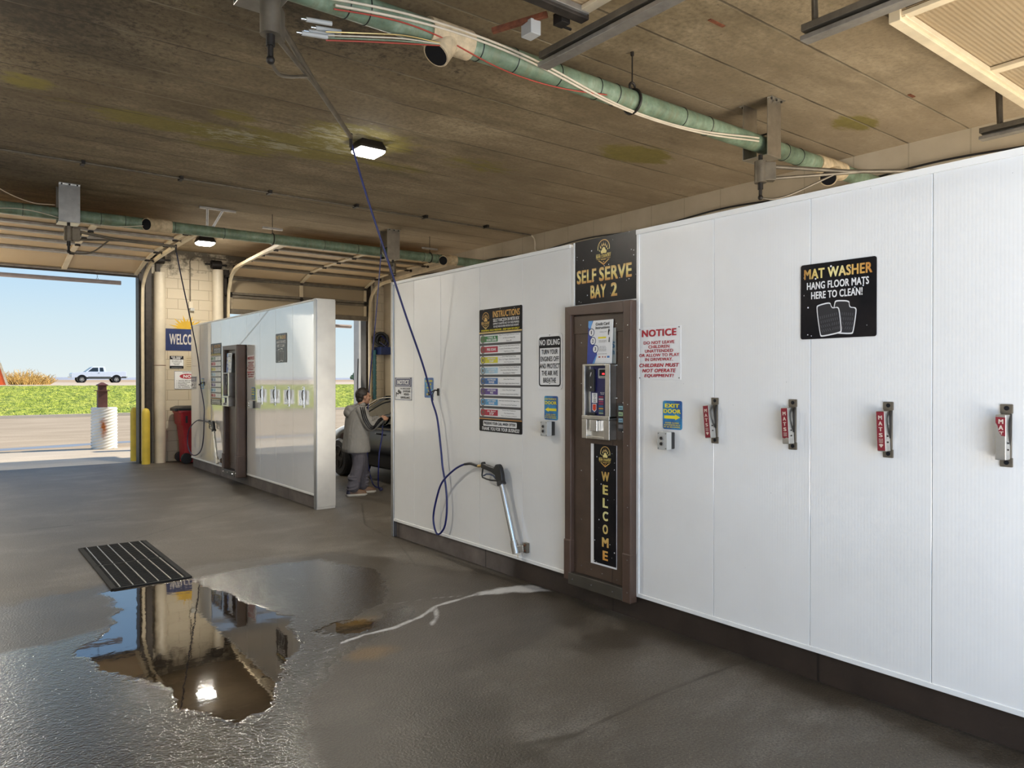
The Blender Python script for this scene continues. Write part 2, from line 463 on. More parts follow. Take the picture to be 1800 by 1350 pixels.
def m_block():
    t = NT('painted_block')
    b = t.n.new('ShaderNodeTexBrick')
    v = t.mapv((1, 1, 1), rot=(PI / 2, 0, 0))
    t.l.new(v, b.inputs['Vector'])
    b.inputs['Scale'].default_value = 1.0
    b.inputs['Brick Width'].default_value = 0.40; b.inputs['Row Height'].default_value = 0.205
    b.inputs['Mortar Size'].default_value = 0.006; b.inputs['Mortar Smooth'].default_value = 0.5
    b.inputs['Color1'].default_value = (0.60, 0.52, 0.385, 1); b.inputs['Color2'].default_value = (0.56, 0.48, 0.35, 1)
    b.inputs['Mortar'].default_value = (0.40, 0.33, 0.23, 1)
    n = t.noise(5, 6, 0.7)
    sep = t.n.new('ShaderNodeSeparateXYZ'); t.l.new(t.oc(), sep.inputs[0])
    top = t.math('MULTIPLY', t.math('SUBTRACT', sep.outputs['Z'], 3.55), 0.42)
    gr = t.ramp(t.math('ADD', n, t.math('MAXIMUM', top, 0.0)), [(0.66, 0.0), (0.80, 0.8)])
    c = t.mix(gr, b.outputs['Color'], (0.05, 0.038, 0.025))
    t.set(color=c, rough=0.6, normal=t.bump(t.math('ADD', t.math('MULTIPLY', b.outputs['Fac'], -1.0), t.math('MULTIPLY', n, 0.3)), 0.6, 0.008))
    return t.m
def m_smoothblock():
    t = NT('cream_painted_wall')
    sep = t.n.new('ShaderNodeSeparateXYZ'); t.l.new(t.oc(), sep.inputs[0])
    fr = t.math('FRACT', t.math('DIVIDE', sep.outputs['Y'], 0.62))
    j = t.ramp(t.math('ABSOLUTE', t.math('SUBTRACT', fr, 0.5)), [(0.482, 0.0), (0.492, 1.0)])
    n = t.noise(1.6, 5, 0.6)
    c = t.ramp(n, [(0.3, (0.46, 0.39, 0.28)), (0.7, (0.58, 0.50, 0.38))])
    c = t.mix(t.math('MULTIPLY', j, 0.35), c, (0.25, 0.2, 0.14))
    t.set(color=c, rough=0.6)
    return t.m
def m_curb():
    t = NT('curb_concrete')
    n = t.noise(3.0, 6, 0.65); f = t.noise(50, 3)
    c = t.ramp(n, [(0.3, (0.070, 0.055, 0.046)), (0.7, (0.155, 0.130, 0.115))])
    sep = t.n.new('ShaderNodeSeparateXYZ'); t.l.new(t.oc(), sep.inputs[0])
    j = t.ramp(t.math('ABSOLUTE', t.math('SUBTRACT', t.math('FRACT', t.math('DIVIDE', t.math('SUBTRACT', sep.outputs['Y'], 0.58), 1.55)), 0.5)), [(0.494, 0.0), (0.498, 1.0)])
    c = t.mix(j, c, (0.02, 0.016, 0.012))
    soak = t.ramp(t.math('ADD', t.math('MULTIPLY', t.attr('soak'), 1.0), t.math('MULTIPLY', t.math('SUBTRACT', n, 0.5), 0.6)), [(0.4, 0.0), (0.6, 1.0)])
    c = t.mix(soak, c, t.mix(1.0, c, (0.24, 0.19, 0.155), 'MULTIPLY'))
    t.set(color=c, rough=t.mix(soak, 0.7, 0.5), normal=t.bump(f, 0.3, 0.003))
    return t.m
def m_starry():
    t = NT('black_star_print')
    uv = t.mapv((1, 1, 0)); v = t.vor(46, v=uv); k = t.vor(46, v=uv, out='Color')
    sep = t.n.new('ShaderNodeSeparateColor'); t.l.new(k, sep.inputs[0])
    r = t.math('MULTIPLY', t.math('POWER', sep.outputs[0], 7.0), 0.26)
    f = t.math('LESS_THAN', v, r)
    neb = t.noise(4, 4, 0.6)
    t.set(spec=0.22)
    c = t.mix(f, t.ramp(neb, [(0.4, (0.004, 0.004, 0.006)), (0.75, (0.018, 0.014, 0.014))]), (0.75, 0.76, 0.82))
    t.set(color=c, rough=0.28)
    return t.m
def m_gold(axis='Y', stops=None, name='gold_print'):
    t = NT(name)
    sep = t.n.new('ShaderNodeSeparateXYZ'); t.l.new(t.gen(), sep.inputs[0])
    n = t.math('ADD', sep.outputs[axis], t.math('MULTIPLY', t.math('SUBTRACT', t.noise(14, 2), 0.5), 0.25))
    t.set(color=t.ramp(n, stops or [(0.0, (0.55, 0.24, 0.05)), (0.35, (0.72, 0.56, 0.16)), (0.6, (0.80, 0.70, 0.30)), (1.0, (0.62, 0.34, 0.09))]), rough=0.35)
    return t.m
def m_bluesign():
    t = NT('blue_rain_print')
    n = t.noise(9, 3); v = t.vor(70)
    c = t.ramp(n, [(0.35, (0.02, 0.06, 0.26)), (0.55, (0.03, 0.22, 0.45)), (0.7, (0.08, 0.40, 0.55))])
    c = t.mix(t.ramp(v, [(0.05, 0.5), (0.12, 0.0)]), c, (0.3, 0.6, 0.8))
    t.set(color=c, rough=0.3)
    return t.m
def m_pipe():
    t = NT('patina_green_pipe')
    n = t.noise(7, 6, 0.7); s_ = t.noise(3, 5, 0.65, v=t.mapv((6, 1, 1)))
    c = t.ramp(n, [(0.3, (0.085, 0.125, 0.080)), (0.55, (0.175, 0.245, 0.165)), (0.75, (0.29, 0.36, 0.265))])
    c = t.mix(t.ramp(s_, [(0.48, 0.0), (0.68, 0.65)]), c, (0.16, 0.16, 0.085))
    t.set(color=c, rough=0.5, normal=t.bump(n, 0.2, 0.004))
    return t.m
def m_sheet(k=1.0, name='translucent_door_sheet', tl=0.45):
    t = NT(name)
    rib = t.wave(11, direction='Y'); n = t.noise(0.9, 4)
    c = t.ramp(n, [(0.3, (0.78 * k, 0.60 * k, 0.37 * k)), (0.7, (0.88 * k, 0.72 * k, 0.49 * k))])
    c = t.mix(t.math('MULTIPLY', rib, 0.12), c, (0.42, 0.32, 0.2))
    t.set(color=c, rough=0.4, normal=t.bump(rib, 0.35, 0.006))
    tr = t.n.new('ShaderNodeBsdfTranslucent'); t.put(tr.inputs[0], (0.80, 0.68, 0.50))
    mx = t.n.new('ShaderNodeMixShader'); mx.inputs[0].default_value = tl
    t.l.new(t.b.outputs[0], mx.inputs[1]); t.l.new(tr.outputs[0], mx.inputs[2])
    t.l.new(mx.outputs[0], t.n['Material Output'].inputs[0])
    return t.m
def m_grass():
    t = NT('lawn_grass')
    n = t.noise(0.35, 4); f = t.noise(3.2, 5, 0.75)
    g = t.noise(7, 3, 0.7, v=t.mapv((1, 0.35, 1)))
    c = t.ramp(f, [(0.32, (0.07, 0.12, 0.012)), (0.5, (0.27, 0.34, 0.035)), (0.68, (0.55, 0.56, 0.10))])
    c = t.mix(t.ramp(n, [(0.5, 0.0), (0.75, 0.35)]), c, (0.45, 0.42, 0.1))
    t.set(color=c, rough=0.9, normal=t.bump(g, 0.8, 0.25))
    return t.m
def m_asphalt(name, a, b, sc=1.2, rough=0.85):
    t = NT(name)
    n = t.noise(sc, 6, 0.65, v=t.mapv((0.35, 1.3, 1))); f = t.noise(40, 2)
    c = t.ramp(n, [(0.3, a), (0.7, b)])
    c = t.mix(t.ramp(f, [(0.4, 0.2), (0.6, 0.0)]), c, tuple(x * 0.5 for x in a))
    t.set(color=c, rough=rough, normal=t.bump(f, 0.2, 0.004))
    return t.m
def m_emit(name, col, strength):
    t = NT(name)
    t.set(color=col, emit=col, estr=strength, rough=0.4)
    return t.m
def m_brushed():
    t = NT('brushed_aluminium')
    n = t.noise(1.2, 4, 0.6); f = t.noise(10, 3, 0.6, v=t.mapv((8, 8, 0.3)))
    c = t.ramp(n, [(0.3, (0.27, 0.27, 0.268)), (0.7, (0.42, 0.416, 0.408))])
    t.set(color=c, metal=0.9, rough=0.32, normal=t.bump(f, 0.02, 0.001))
    return t.m
def m_glass(name='car_glass', col=(0.02, 0.025, 0.025)):
    t = NT(name); t.set(color=col, rough=0.04, spec=0.6); return t.m
def m_drum():
    t = NT('white_culvert_paint')
    n = t.noise(3, 5, 0.6); sep = t.n.new('ShaderNodeSeparateXYZ'); t.l.new(t.oc(), sep.inputs[0])
    dx = t.math('SUBTRACT', sep.outputs['X'], -0.06); front = t.math('LESS_THAN', sep.outputs['Y'], 0.0)
    # rust run down the street face
    sl = t.math('ABSOLUTE', t.math('ADD', dx, t.math('MULTIPLY', t.math('SUBTRACT', n, 0.5), 0.16)))
    zz = t.math('MULTIPLY', t.math('GREATER_THAN', sep.outputs['Z'], 0.25), t.math('LESS_THAN', sep.outputs['Z'], 0.68))
    zd = t.math('ADD', t.math('ABSOLUTE', t.math('SUBTRACT', sep.outputs['Z'], 0.50)), t.math('MULTIPLY', t.math('SUBTRACT', t.noise(9, 4), 0.5), 0.35))
    sl2 = t.math('ADD', sl, t.math('MULTIPLY', t.math('SUBTRACT', t.noise(14, 4), 0.5), 0.10))
    ru = t.math('MULTIPLY', t.math('MULTIPLY', t.ramp(sl2, [(0.015, 1.0), (0.085, 0.0)]), t.ramp(zd, [(0.10, 1.0), (0.24, 0.0)])), front)
    c = t.ramp(n, [(0.3, (0.60, 0.60, 0.57)), (0.7, (0.78, 0.78, 0.75))])
    c = t.mix(ru, c, (0.40, 0.12, 0.02))
    t.set(color=c, rough=0.6); return t.m
MT = dict(
    floor=m_floor(), ceiling=m_ceiling(), panel=m_panel(), panel2=m_panel('polished_white_panel', True), block=m_block(), farwall=m_smoothblock(), curb=m_curb(),
    star=m_starry(), gold=m_gold(), goldx=m_gold('X', [(0.0, (0.42, 0.20, 0.04)), (0.2, (0.75, 0.60, 0.20)), (0.5, (0.82, 0.74, 0.34)), (0.75, (0.66, 0.40, 0.10)), (1.0, (0.55, 0.24, 0.05))], 'gold_sweep_print'),
    goldv=m_gold('Y', [(0.0, (0.70, 0.32, 0.06)), (0.3, (0.62, 0.45, 0.15)), (0.55, (0.70, 0.66, 0.30)), (0.8, (0.62, 0.50, 0.14)), (1.0, (0.50, 0.30, 0.08))], 'gold_column_print'),
    bluesign=m_bluesign(), pipe=m_pipe(), sheet=m_sheet(), grass=m_grass(), sheet2=m_sheet(0.62, 'grey_door_sheet'), sheet_shade=m_sheet(0.42, 'shaded_door_sheet', 0.06), brushed=m_brushed(), drum=m_drum(), glass=m_glass(),
    apron=m_asphalt('sunlit_apron_concrete', (0.46, 0.40, 0.31), (0.60, 0.53, 0.43)),
    asphalt=m_asphalt('pale_asphalt', (0.34, 0.26, 0.165), (0.52, 0.415, 0.285), 0.7),
    lot_shadow=m_asphalt('shadow_tone_asphalt', (0.19, 0.19, 0.22), (0.26, 0.26, 0.30), 1.5, 0.3),  # bluish tone of a cast shadow put into the colour
    road=m_asphalt('tan_road', (0.50, 0.40, 0.28), (0.66, 0.54, 0.40), 0.2),
    field=m_asphalt('dry_field', (0.40, 0.27, 0.15), (0.52, 0.38, 0.24), 0.05),
    hills=simple('hazy_hills', (0.34, 0.37, 0.43), 1.0, var=0.15, scale=0.02),
    white=simple('white_paint', (0.80, 0.80, 0.78), 0.35, var=0.03),
    signwhite=simple('sign_white', (0.80, 0.80, 0.80), 0.3, var=0.02),
    drainblack=simple('drain_black', (0.008, 0.008, 0.008), 0.9, var=0.3),
    black=simple('sign_black', (0.010, 0.010, 0.012), 0.3, var=0.0),
    red=simple('sign_red', (0.42, 0.015, 0.03), 0.35, var=0.05),
    decalred=simple('decal_red', (0.20, 0.012, 0.022), 0.4, var=0.1),
    yellow=simple('sign_yellow', (0.82, 0.70, 0.03), 0.35, var=0.03),
    brown=simple('brown_door_paint', (0.070, 0.044, 0.029), 0.45, var=0.28, scale=3.5, bump=0.1),
    brown2=simple('brown_frame_paint', (0.080, 0.048, 0.034), 0.42, var=0.22, scale=3.0),
    olive=simple('dark_kick_plate', (0.045, 0.038, 0.028), 0.5, var=0.2),
    steel=simple('stainless_steel', (0.52, 0.50, 0.46), 0.32, 0.95, var=0.15, scale=9),
    chrome=simple('bright_steel', (0.66, 0.66, 0.66), 0.2, 1.0, var=0.06),
    dullsteel=simple('dull_steel', (0.17, 0.145, 0.11), 0.5, 0.5, var=0.25, scale=9),
    galv=simple('galvanised_track', (0.36, 0.34, 0.31), 0.42, 0.7, var=0.2, scale=12),
    cream=simple('cream_paint', (0.60, 0.53, 0.41), 0.45, var=0.12, scale=3),
    creamrail=simple('cream_rail', (0.62, 0.52, 0.36), 0.45, var=0.15, scale=4),
    darkmetal=simple('dark_metal', (0.025, 0.021, 0.018), 0.5, 0.4, var=0.3),
    rubber=simple('black_rubber', (0.012, 0.012, 0.013), 0.45, var=0.2),
    hose=simple('blue_hose', (0.007, 0.012, 0.11), 0.35, var=0.2, scale=20),
    darkhose=simple('dark_blue_hose', (0.010, 0.014, 0.05), 0.35, var=0.2, scale=20),
    brass=simple('brass', (0.55, 0.40, 0.16), 0.3, 0.9, var=0.1),
    rust=simple('rusty_steel', (0.17, 0.055, 0.025), 0.8, 0.2, var=0.4, scale=25, bump=0.3),
    greyplastic=simple('grey_plastic', (0.46, 0.46, 0.44), 0.4, var=0.04),
    navy=simple('navy_face', (0.012, 0.012, 0.085), 0.35, var=0.1),
    bollard=simple('yellow_bollard_paint', (0.62, 0.46, 0.05), 0.5, var=0.12, scale=5),
    canred=simple('red_bin_plastic', (0.34, 0.015, 0.025), 0.42, var=0.15),
    canblack=simple('black_lid_plastic', (0.018, 0.018, 0.018), 0.45),
    tan=simple('tan_pipe_wrap', (0.56, 0.44, 0.28), 0.7, var=0.25, scale=18, bump=0.3),
    cable=simple('white_cable', (0.62, 0.54, 0.42), 0.5, var=0.1),
    redcable=simple('red_cable', (0.36, 0.04, 0.02), 0.5),
    lamp=m_emit('lamp_lens', (1.0, 0.95, 0.84), 40.0),
    led=m_emit('red_led_digits', (1.0, 0.03, 0.04), 3.0),
    darkframe=simple('dark_frame_steel', (0.035, 0.027, 0.021), 0.55, 0.2, var=0.4, scale=12),
    blueprint=simple('navy_banner_paint', (0.008, 0.022, 0.105), 0.55, var=0.2, scale=8),
    sunprint=simple('sun_yellow_paint', (0.62, 0.38, 0.02), 0.55, var=0.1),
    letterwhite=simple('banner_white_paint', (0.56, 0.53, 0.50), 0.6, var=0.1),
    postbrown=simple('brown_post_paint', (0.105, 0.038, 0.030), 0.6, var=0.2),
    orange=simple('orange_paint', (0.80, 0.12, 0.02), 0.5, var=0.08),
)

MT['black'].node_tree.nodes['Principled BSDF'].inputs['Specular IOR Level'].default_value = 0.22
# ---------------------------------------------------------------- the building
CH = 4.26
def seg_dist(X, Y, pts):
    D = np.full(X.shape, 1e9)
    for (ax, ay), (bx, by) in zip(pts[:-1], pts[1:]):
        dx, dy = bx - ax, by - ay; L = dx * dx + dy * dy + 1e-12
        t = np.clip(((X - ax) * dx + (Y - ay) * dy) / L, 0, 1)
        D = np.minimum(D, np.hypot(X - ax - t * dx, Y - ay - t * dy))
    return D
def poly_mask(X, Y, pts, soft):
    ins = np.zeros(X.shape, bool); n = len(pts)
    for i in range(n):
        (ax, ay), (bx, by) = pts[i], pts[(i + 1) % n]
        c = (ay > Y) != (by > Y)
        xi = (bx - ax) * (Y - ay) / (by - ay + 1e-12) + ax
        ins ^= c & (X < xi)
    d = seg_dist(X, Y, list(pts) + [pts[0]]) * np.where(ins, 1, -1)
    return np.clip(0.5 + d / (2 * soft), 0, 1)
def line_mask(X, Y, pts, w): return np.clip(1 - seg_dist(X, Y, pts) / w, 0, 1)
def blob(X, Y, cx, cy, rx, ry): return np.clip(1 - np.sqrt(((X - cx) / rx) ** 2 + ((Y - cy) / ry) ** 2), 0, 1)
def grid_mesh(name, x0, x1, y0, y1, z, step, mat, masks, up=True):
    nx = int(round((x1 - x0) / step)) + 1; ny = int(round((y1 - y0) / step)) + 1
    xs = np.linspace(x0, x1, nx); ys = np.linspace(y0, y1, ny)
    X, Y = np.meshgrid(xs, ys)
    co = np.stack([X, Y, np.full_like(X, z)], -1).reshape(-1, 3)
    i = np.arange((ny - 1) * nx).reshape(ny - 1, nx)[:, :-1].ravel()
    q = np.stack([i, i + 1, i + nx + 1, i + nx], 1) if up else np.stack([i, i + nx, i + nx + 1, i + 1], 1)
    me = bpy.data.meshes.new(name)
    me.vertices.add(len(co)); me.vertices.foreach_set('co', co.ravel())
    me.loops.add(q.size); me.loops.foreach_set('vertex_index', q.ravel())
    me.polygons.add(len(q)); me.polygons.foreach_set('loop_start', np.arange(0, q.size, 4)); me.polygons.foreach_set('loop_total', np.full(len(q), 4))
    me.update(calc_edges=True)
    for k, v in masks(X, Y).items():
        a = me.attributes.new(k, 'FLOAT', 'POINT'); a.data.foreach_set('value', v.ravel().astype(np.float32))
    return finish(name, me, mat)
def floor_masks(X, Y):
    P1 = [(0.99, 6.41), (1.31, 6.41), (1.65, 6.4), (2.05, 6.5), (2.72, 6.37), (3.0, 5.75), (2.63, 4.92), (2.12, 4.6), (2.05, 4.2), (1.75, 3.95), (1.5, 3.67), (1.3, 3.2), (1.11, 2.6), (-0.6, 2.4), (-0.6, 5.3), (0.29, 5.4), (0.58, 5.36), (0.89, 5.5), (1.0, 5.88)]
    P2 = [(0.98, 6.42), (1.63, 6.40), (1.78, 5.56), (1.92, 4.98), (1.72, 4.32), (1.45, 3.93), (1.33, 3.62), (1.10, 3.55), (0.95, 3.87), (0.92, 4.3), (0.72, 4.7), (0.62, 5.1), (0.88, 5.5), (1.0, 5.9)]
    wet = poly_mask(X, Y, P1, 0.16)
    wet = np.maximum(wet, line_mask(X, Y, [(2.6, 4.6), (2.3, 4.4), (1.9, 4.25)], 0.3) * 0.75)
    mirror = poly_mask(X, Y, P2, 0.12)
    mirror = np.maximum(mirror, blob(X, Y, 2.12, 4.5, 0.42, 0.3) * 0.95)
    DP = [(3.9, 4.7), (3.46, 5.41), (3.29, 5.95), (2.9, 6.55), (2.0, 6.8), (1.2, 6.7), (-0.7, 6.3), (-0.7, 0), (1.6, 0), (2.0, 2.3), (2.3, 3.4), (3.9, 3.75)]
    damp = poly_mask(X, Y, DP, 0.3)
    damp = np.maximum(damp, line_mask(X, Y, [(3.75, 0), (3.72, 3.4)], 0.5) * 0.75)
    damp = np.maximum(damp, blob(X, Y, 3.35, 3.25, 0.6, 0.6) * 0.8)
    foam = line_mask(X, Y, [(3.72, 4.38), (3.5, 4.5), (3.2, 4.6), (2.84, 4.55), (2.63, 4.41), (2.36, 4.32), (2.15, 4.32), (1.98, 4.28)], 0.045)
    foam = np.maximum(foam, poly_mask(X, Y, [(3.78, 4.30), (3.76, 4.55), (3.5, 4.66), (3.15, 4.66), (3.3, 4.53), (3.55, 4.42)], 0.07))
    foam = np.maximum(foam, line_mask(X, Y, [(2.84, 4.55), (2.71, 4.34), (2.6, 4.22)], 0.06) * 0.8)
    foam = np.maximum(foam, line_mask(X, Y, [(3.2, 4.61), (2.92, 4.73), (2.62, 4.79)], 0.03) * 0.7)
    foam = np.maximum(foam, line_mask(X, Y, [(1.7, 4.15), (2.1, 4.3)], 0.05) * 0.6)
    amber = np.maximum.reduce([blob(X, Y, 2.03, 4.02, 0.35, 0.22), blob(X, Y, 2.25, 4.58, 0.45, 0.2) * 0.9])
    crack = line_mask(X, Y, [(3.72, 3.78), (3.5, 3.70), (3.3, 3.76), (2.92, 3.72), (2.7, 3.78), (2.46, 3.73), (2.18, 3.76)], 0.08) * 0.72
    for pts, w, s in (([(2.0, 2.47), (2.51, 2.52), (3.08, 2.56), (3.78, 2.54)], 0.05, 0.80), ([(0.2, 12.66), (0.67, 12.71), (2.38, 12.89), (3.7, 13.1)], 0.06, 0.8),
                      ([(1.6, 8.4), (2.25, 8.95), (3.43, 9.93), (3.75, 10.2)], 0.05, 0.80), ([(3.3, 5.6), (3.64, 6.54), (3.8, 7.6), (4.4, 8.9)], 0.05, 0.75), ([(0.78, 9.62), (1.15, 9.61)], 0.09, 0.85), ([(1.35, 9.8), (1.6, 9.75)], 0.09, 0.8),
                      ([(0.2, 10.8), (1.5, 11.3)], 0.05, 0.6), ([(-0.7, 15.0), (4.5, 15.0)], 0.05, 0.8), ([(2.05, 2.58), (2.3, 2.50)], 0.10, 0.8)):
        crack = np.maximum(crack, line_mask(X, Y, pts, w) * s)
    return dict(wet=wet, mirror=mirror, damp=damp, foam=foam, amber=amber, crack=crack)
floor = grid_mesh('floor', -1.0, 8.7, -1.4, 16.2, 0.0, 0.025, MT['floor'], floor_masks)
tag(floor, 'stained grey concrete bay floor, wet with puddles by the drain', 'floor', kind='structure')
def ceil_masks(X, Y):
    m = np.zeros_like(X)
    for cx, cy, rx, ry, k in ((3.2, 7.95, 1.3, 0.55, 1), (3.6, 7.3, 0.9, 0.6, 1), (1.9, 8.1, 1.2, 0.35, 0.95), (2.6, 8.5, 0.8, 0.3, 0.8), (6.4, 5.85, 0.65, 0.4, 1.1), (7.35, 3.75, 0.45, 0.25, 0.9), (2.3, 7.42, 0.35, 0.2, 0.8), (4.3, 8.0, 0.9, 0.3, 0.6), (0.6, 7.7, 0.3, 0.25, 0.8), (5.2, 7.3, 0.9, 0.4, 0.5)):
        m = np.maximum(m, np.clip(blob(X, Y, cx, cy, rx, ry) * 1.6, 0, 1) * k)
    s = np.clip((1.6 - np.hypot(X - 0.5, (Y - 6.2) * 0.7)) / 1.6, 0, 1)
    s = np.maximum(s, np.clip(1 - np.hypot((X - 2.2) / 2.4, (Y - 5.1) / 1.0), 0, 1) * 0.8)
    s = np.maximum(s, np.clip(1 - np.hypot((X - 0.4) / 1.6, (Y - 10.9) / 1.6), 0, 1) * 0.75)
    s = np.maximum(s, np.clip((2.2 - X) / 2.6, 0, 1) * 0.6)
    daylit = np.clip((X - 4.2) / 4.0, 0, 1) * 0.6 + np.clip((Y - 9.6) / 3.5, 0, 1) * np.clip((X - 1.6) / 2.2, 0, 1) * 0.5  # fall of light to the right and rear painted into the ceiling colour
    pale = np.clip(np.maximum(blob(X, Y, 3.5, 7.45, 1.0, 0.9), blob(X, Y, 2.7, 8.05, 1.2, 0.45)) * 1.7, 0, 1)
    return dict(pale=pale, moss=m, soot=s, daylit=np.clip(daylit, 0, 1))
ceiling = grid_mesh('ceiling', -1.0, 8.7, -1.4, 16.2, CH, 0.06, MT['ceiling'], ceil_masks, up=False)
tag(ceiling, 'brown stained concrete plank ceiling with green moss patches', 'ceiling', kind='structure')
def struct(name, mb, mat, label, cat, smooth=None, bevel=0.0):
    return tag(mb.build(name, mat, None, smooth, bevel), label, cat, kind='structure')
struct('roof', MB().box(-1.3, 9.0, -1.7, 16.6, CH + 0.02, CH + 0.34), MT['cream'], 'flat roof slab above the wash bays', 'roof')

# dividing walls between the two bays
def divider(name, y0, y1, seams, door, z0, z1, label, mat='panel'):
    m = MB()
    m.box(3.772, 3.98, y0, y1, 0.166, z1 - 0.02)
    for a, b in zip(seams[:-1], seams[1:]):
        lo = z0
        if a < (door[0] + door[1]) / 2 < b: lo = 2.19
        m.box(WX, 3.772, a + 0.0015, b - 0.0015, lo, z1 - 0.02)
    return tag(m.build(name, MT[mat], None, None, 0.0012, 1), label, 'wall', kind='structure')
s1 = [-1.2, -0.952, -0.33, 0.293, 0.915, 1.538, 2.162, 2.797, 3.43, 4.097, 4.675, 5.28, 5.92, 6.42, 6.83]
divider('wall_right', -1.2, 6.83, s1, (3.43, 4.097), 0.166, 2.665, 'white ribbed panel divider wall nearest the camera')
s2 = [8.88, 9.63, 10.27, 10.92, 11.515, 12.36, 12.84, 13.42, 14.05, 14.72]
divider('wall_middle', 8.88, 14.72, s2, (11.515, 12.36), 0.166, 2.67, 'white ribbed panel divider wall farther along the bay', 'panel2')
def curb(name, y0, y1, label, soaked):
    n = int((y1 - y0) / 0.1)
    m = MB().box(3.778, 3.975, y0, y1, 0.0, 0.166)
    bm = bmesh.new(); me = bpy.data.meshes.new(name); me.from_pydata(m.v, [], m.f)
    bm.from_mesh(me); bmesh.ops.recalc_face_normals(bm, faces=bm.faces)
    for k in range(1, n):
        bmesh.ops.bisect_plane(bm, geom=bm.verts[:] + bm.edges[:] + bm.faces[:], plane_co=(0, y0 + (y1 - y0) * k / n, 0), plane_no=(0, 1, 0))
    bm.to_mesh(me); bm.free()
    a = me.attributes.new('soak', 'FLOAT', 'POINT')
    for v in me.vertices: a.data[v.index].value = max(0.0, min(1.0, (soaked - v.co.y) / 0.9 + 0.5))
    o = finish(name, me, MT['curb']); tag(o, label, 'curb', kind='structure')
curb('baseboard_right', -1.2, 6.83, 'dark wet concrete curb under the nearer white wall', 4.9)
curb('baseboard_middle', 8.9, 14.72, 'dry grey concrete curb under the farther white wall', -5)
tr = MB()
tr.box(3.744, 3.776, -1.2, 3.43, 0.166, 0.192); tr.box(3.744, 3.776, 4.097, 6.83, 0.166, 0.192)
tr.box(3.738, 3.99, -1.2, 3.43, 2.635, 2.668); tr.box(3.738, 3.99, 4.097, 6.83, 2.64, 2.668)
tr.box(3.742, 3.76, 4.05, 4.062, 2.2, 2.67); tr.box(3.742, 3.76, 3.405, 3.428, 0.19, 2.66)
struct('trim_1', tr, MT['white'], 'white edge trim along the nearer divider wall', 'trim', bevel=0.002)
tr = MB()
tr.box(3.744, 3.776, 8.9, 11.515, 0.166, 0.192); tr.box(3.744, 3.776, 12.36, 14.72, 0.166, 0.192)
tr.box(3.742, 3.985, 8.9, 14.72, 2.65, 2.672)
struct('trim_2', tr, MT['white'], 'white edge trim along the farther divider wall', 'trim', bevel=0.002)
tr = MB().box(3.738, 4.0, 6.83, 6.88, 0.0, 2.672)
struct('trim_3', tr, MT['brushed'], 'aluminium end cap of the nearer divider wall', 'trim', bevel=0.004)
tr = MB().box(3.742, 3.995, 8.82, 8.88, 0.0, 2.675); tr.box(3.736, 3.742, 8.815, 8.9, 0.0, 2.675); tr.box(3.742, 3.995, 8.812, 8.82, 0.03, 2.66)
struct('trim_4', tr, MT['brushed'], 'wide brushed aluminium end cap of the farther divider wall', 'trim', bevel=0.003)

# outer walls
m = MB().box(8.45, 8.75, -1.4, 16.2, 0, CH)
struct('wall_far', m, MT['farwall'], 'cream painted block wall beyond the second bay', 'wall')
m = MB().box(-1.0, -0.75, -1.4, 16.2, 0, CH)
struct('wall_left', m, MT['panel'], 'white panel wall on the left of the bay', 'wall')
m = MB()
m.box(-1.0, -0.35, WY, 16.2, 0, CH); m.box(3.10, 4.76, WY, 16.2, 0, CH); m.box(8.0, 8.45, WY, 16.2, 0, CH)
m.box(-0.35, 3.10, WY, 16.2, 3.74, CH); m.box(4.76, 8.0, WY, 16.2, 3.80, CH)
struct('wall_back', m, MT['block'], 'cream painted concrete block wall with two open bay doors', 'wall')
m = MB()
m.box(-1.0, -0.35, -1.4, -1.2, 0, CH); m.box(3.05, 4.4, -1.4, -1.2, 0, CH); m.box(7.8, 8.45, -1.4, -1.2, 0, CH)
m.box(-0.35, 3.05, -1.4, -1.2, 3.74, CH); m.box(4.4, 7.8, -1.4, -1.2, 3.74, CH)
struct('wall_front', m, MT['farwall'], 'street side wall with open bay doors behind the camera', 'wall')
m = MB()
m.box(3.065, 3.115, 15.84, 16.12, 0, 3.74); m.box(3.115, 3.235, 15.86, 15.90, 0, 3.9); m.box(-0.35, 3.1, 15.86, 16.0, 3.66, 3.76); m.box(3.19, 3.30, 15.84, 15.9, 0.0, 3.95)
struct('trim_5', m, MT['darkframe'], 'dark grimy steel jamb of the left bay door', 'trim', bevel=0.004)
m = MB()
m.box(4.68, 4.80, 15.84, 15.9, 0, 3.95); m.box(4.745, 4.80, 15.84, 16.12, 0, 3.8); m.box(7.95, 8.02, 15.84, 16.12, 0, 3.8); m.box(8.02, 8.08, 15.84, 15.9, 0, 3.95)
struct('trim_6', m, MT['darkframe'], 'dark steel jamb of the middle bay door', 'trim', bevel=0.004)

# outdoors
m = MB().box(-60, 120, 16.2, 19.9, -0.3, -0.004)
struct('ground_apron', m, MT['apron'], 'pale concrete apron outside the bay doors', 'ground')
m = MB().box(-60, 120, 19.9, 37.5, -0.3, -0.012)
struct('ground_lot', m, MT['asphalt'], 'worn pale asphalt lot beyond the apron', 'ground')
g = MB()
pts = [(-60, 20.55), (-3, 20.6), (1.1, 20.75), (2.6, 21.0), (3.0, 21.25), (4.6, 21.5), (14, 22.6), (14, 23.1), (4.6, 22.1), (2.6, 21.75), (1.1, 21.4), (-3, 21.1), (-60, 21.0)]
g.prism(pts, -0.02, -0.009)  # long shadow on the lot, built as a strip of darker asphalt
struct('ground_shadow_strip', g, MT['lot_shadow'], 'bluish painted shadow strip across the lot', 'ground')
m = MB().box(-60, 120, 37.4, 37.6, -0.2, 0.12)
struct('ground_curb', m, MT['apron'], 'concrete kerb at the foot of the lawn', 'curb')
m = MB().box(-60, 120, -40, -1.4, -0.3, -0.004)
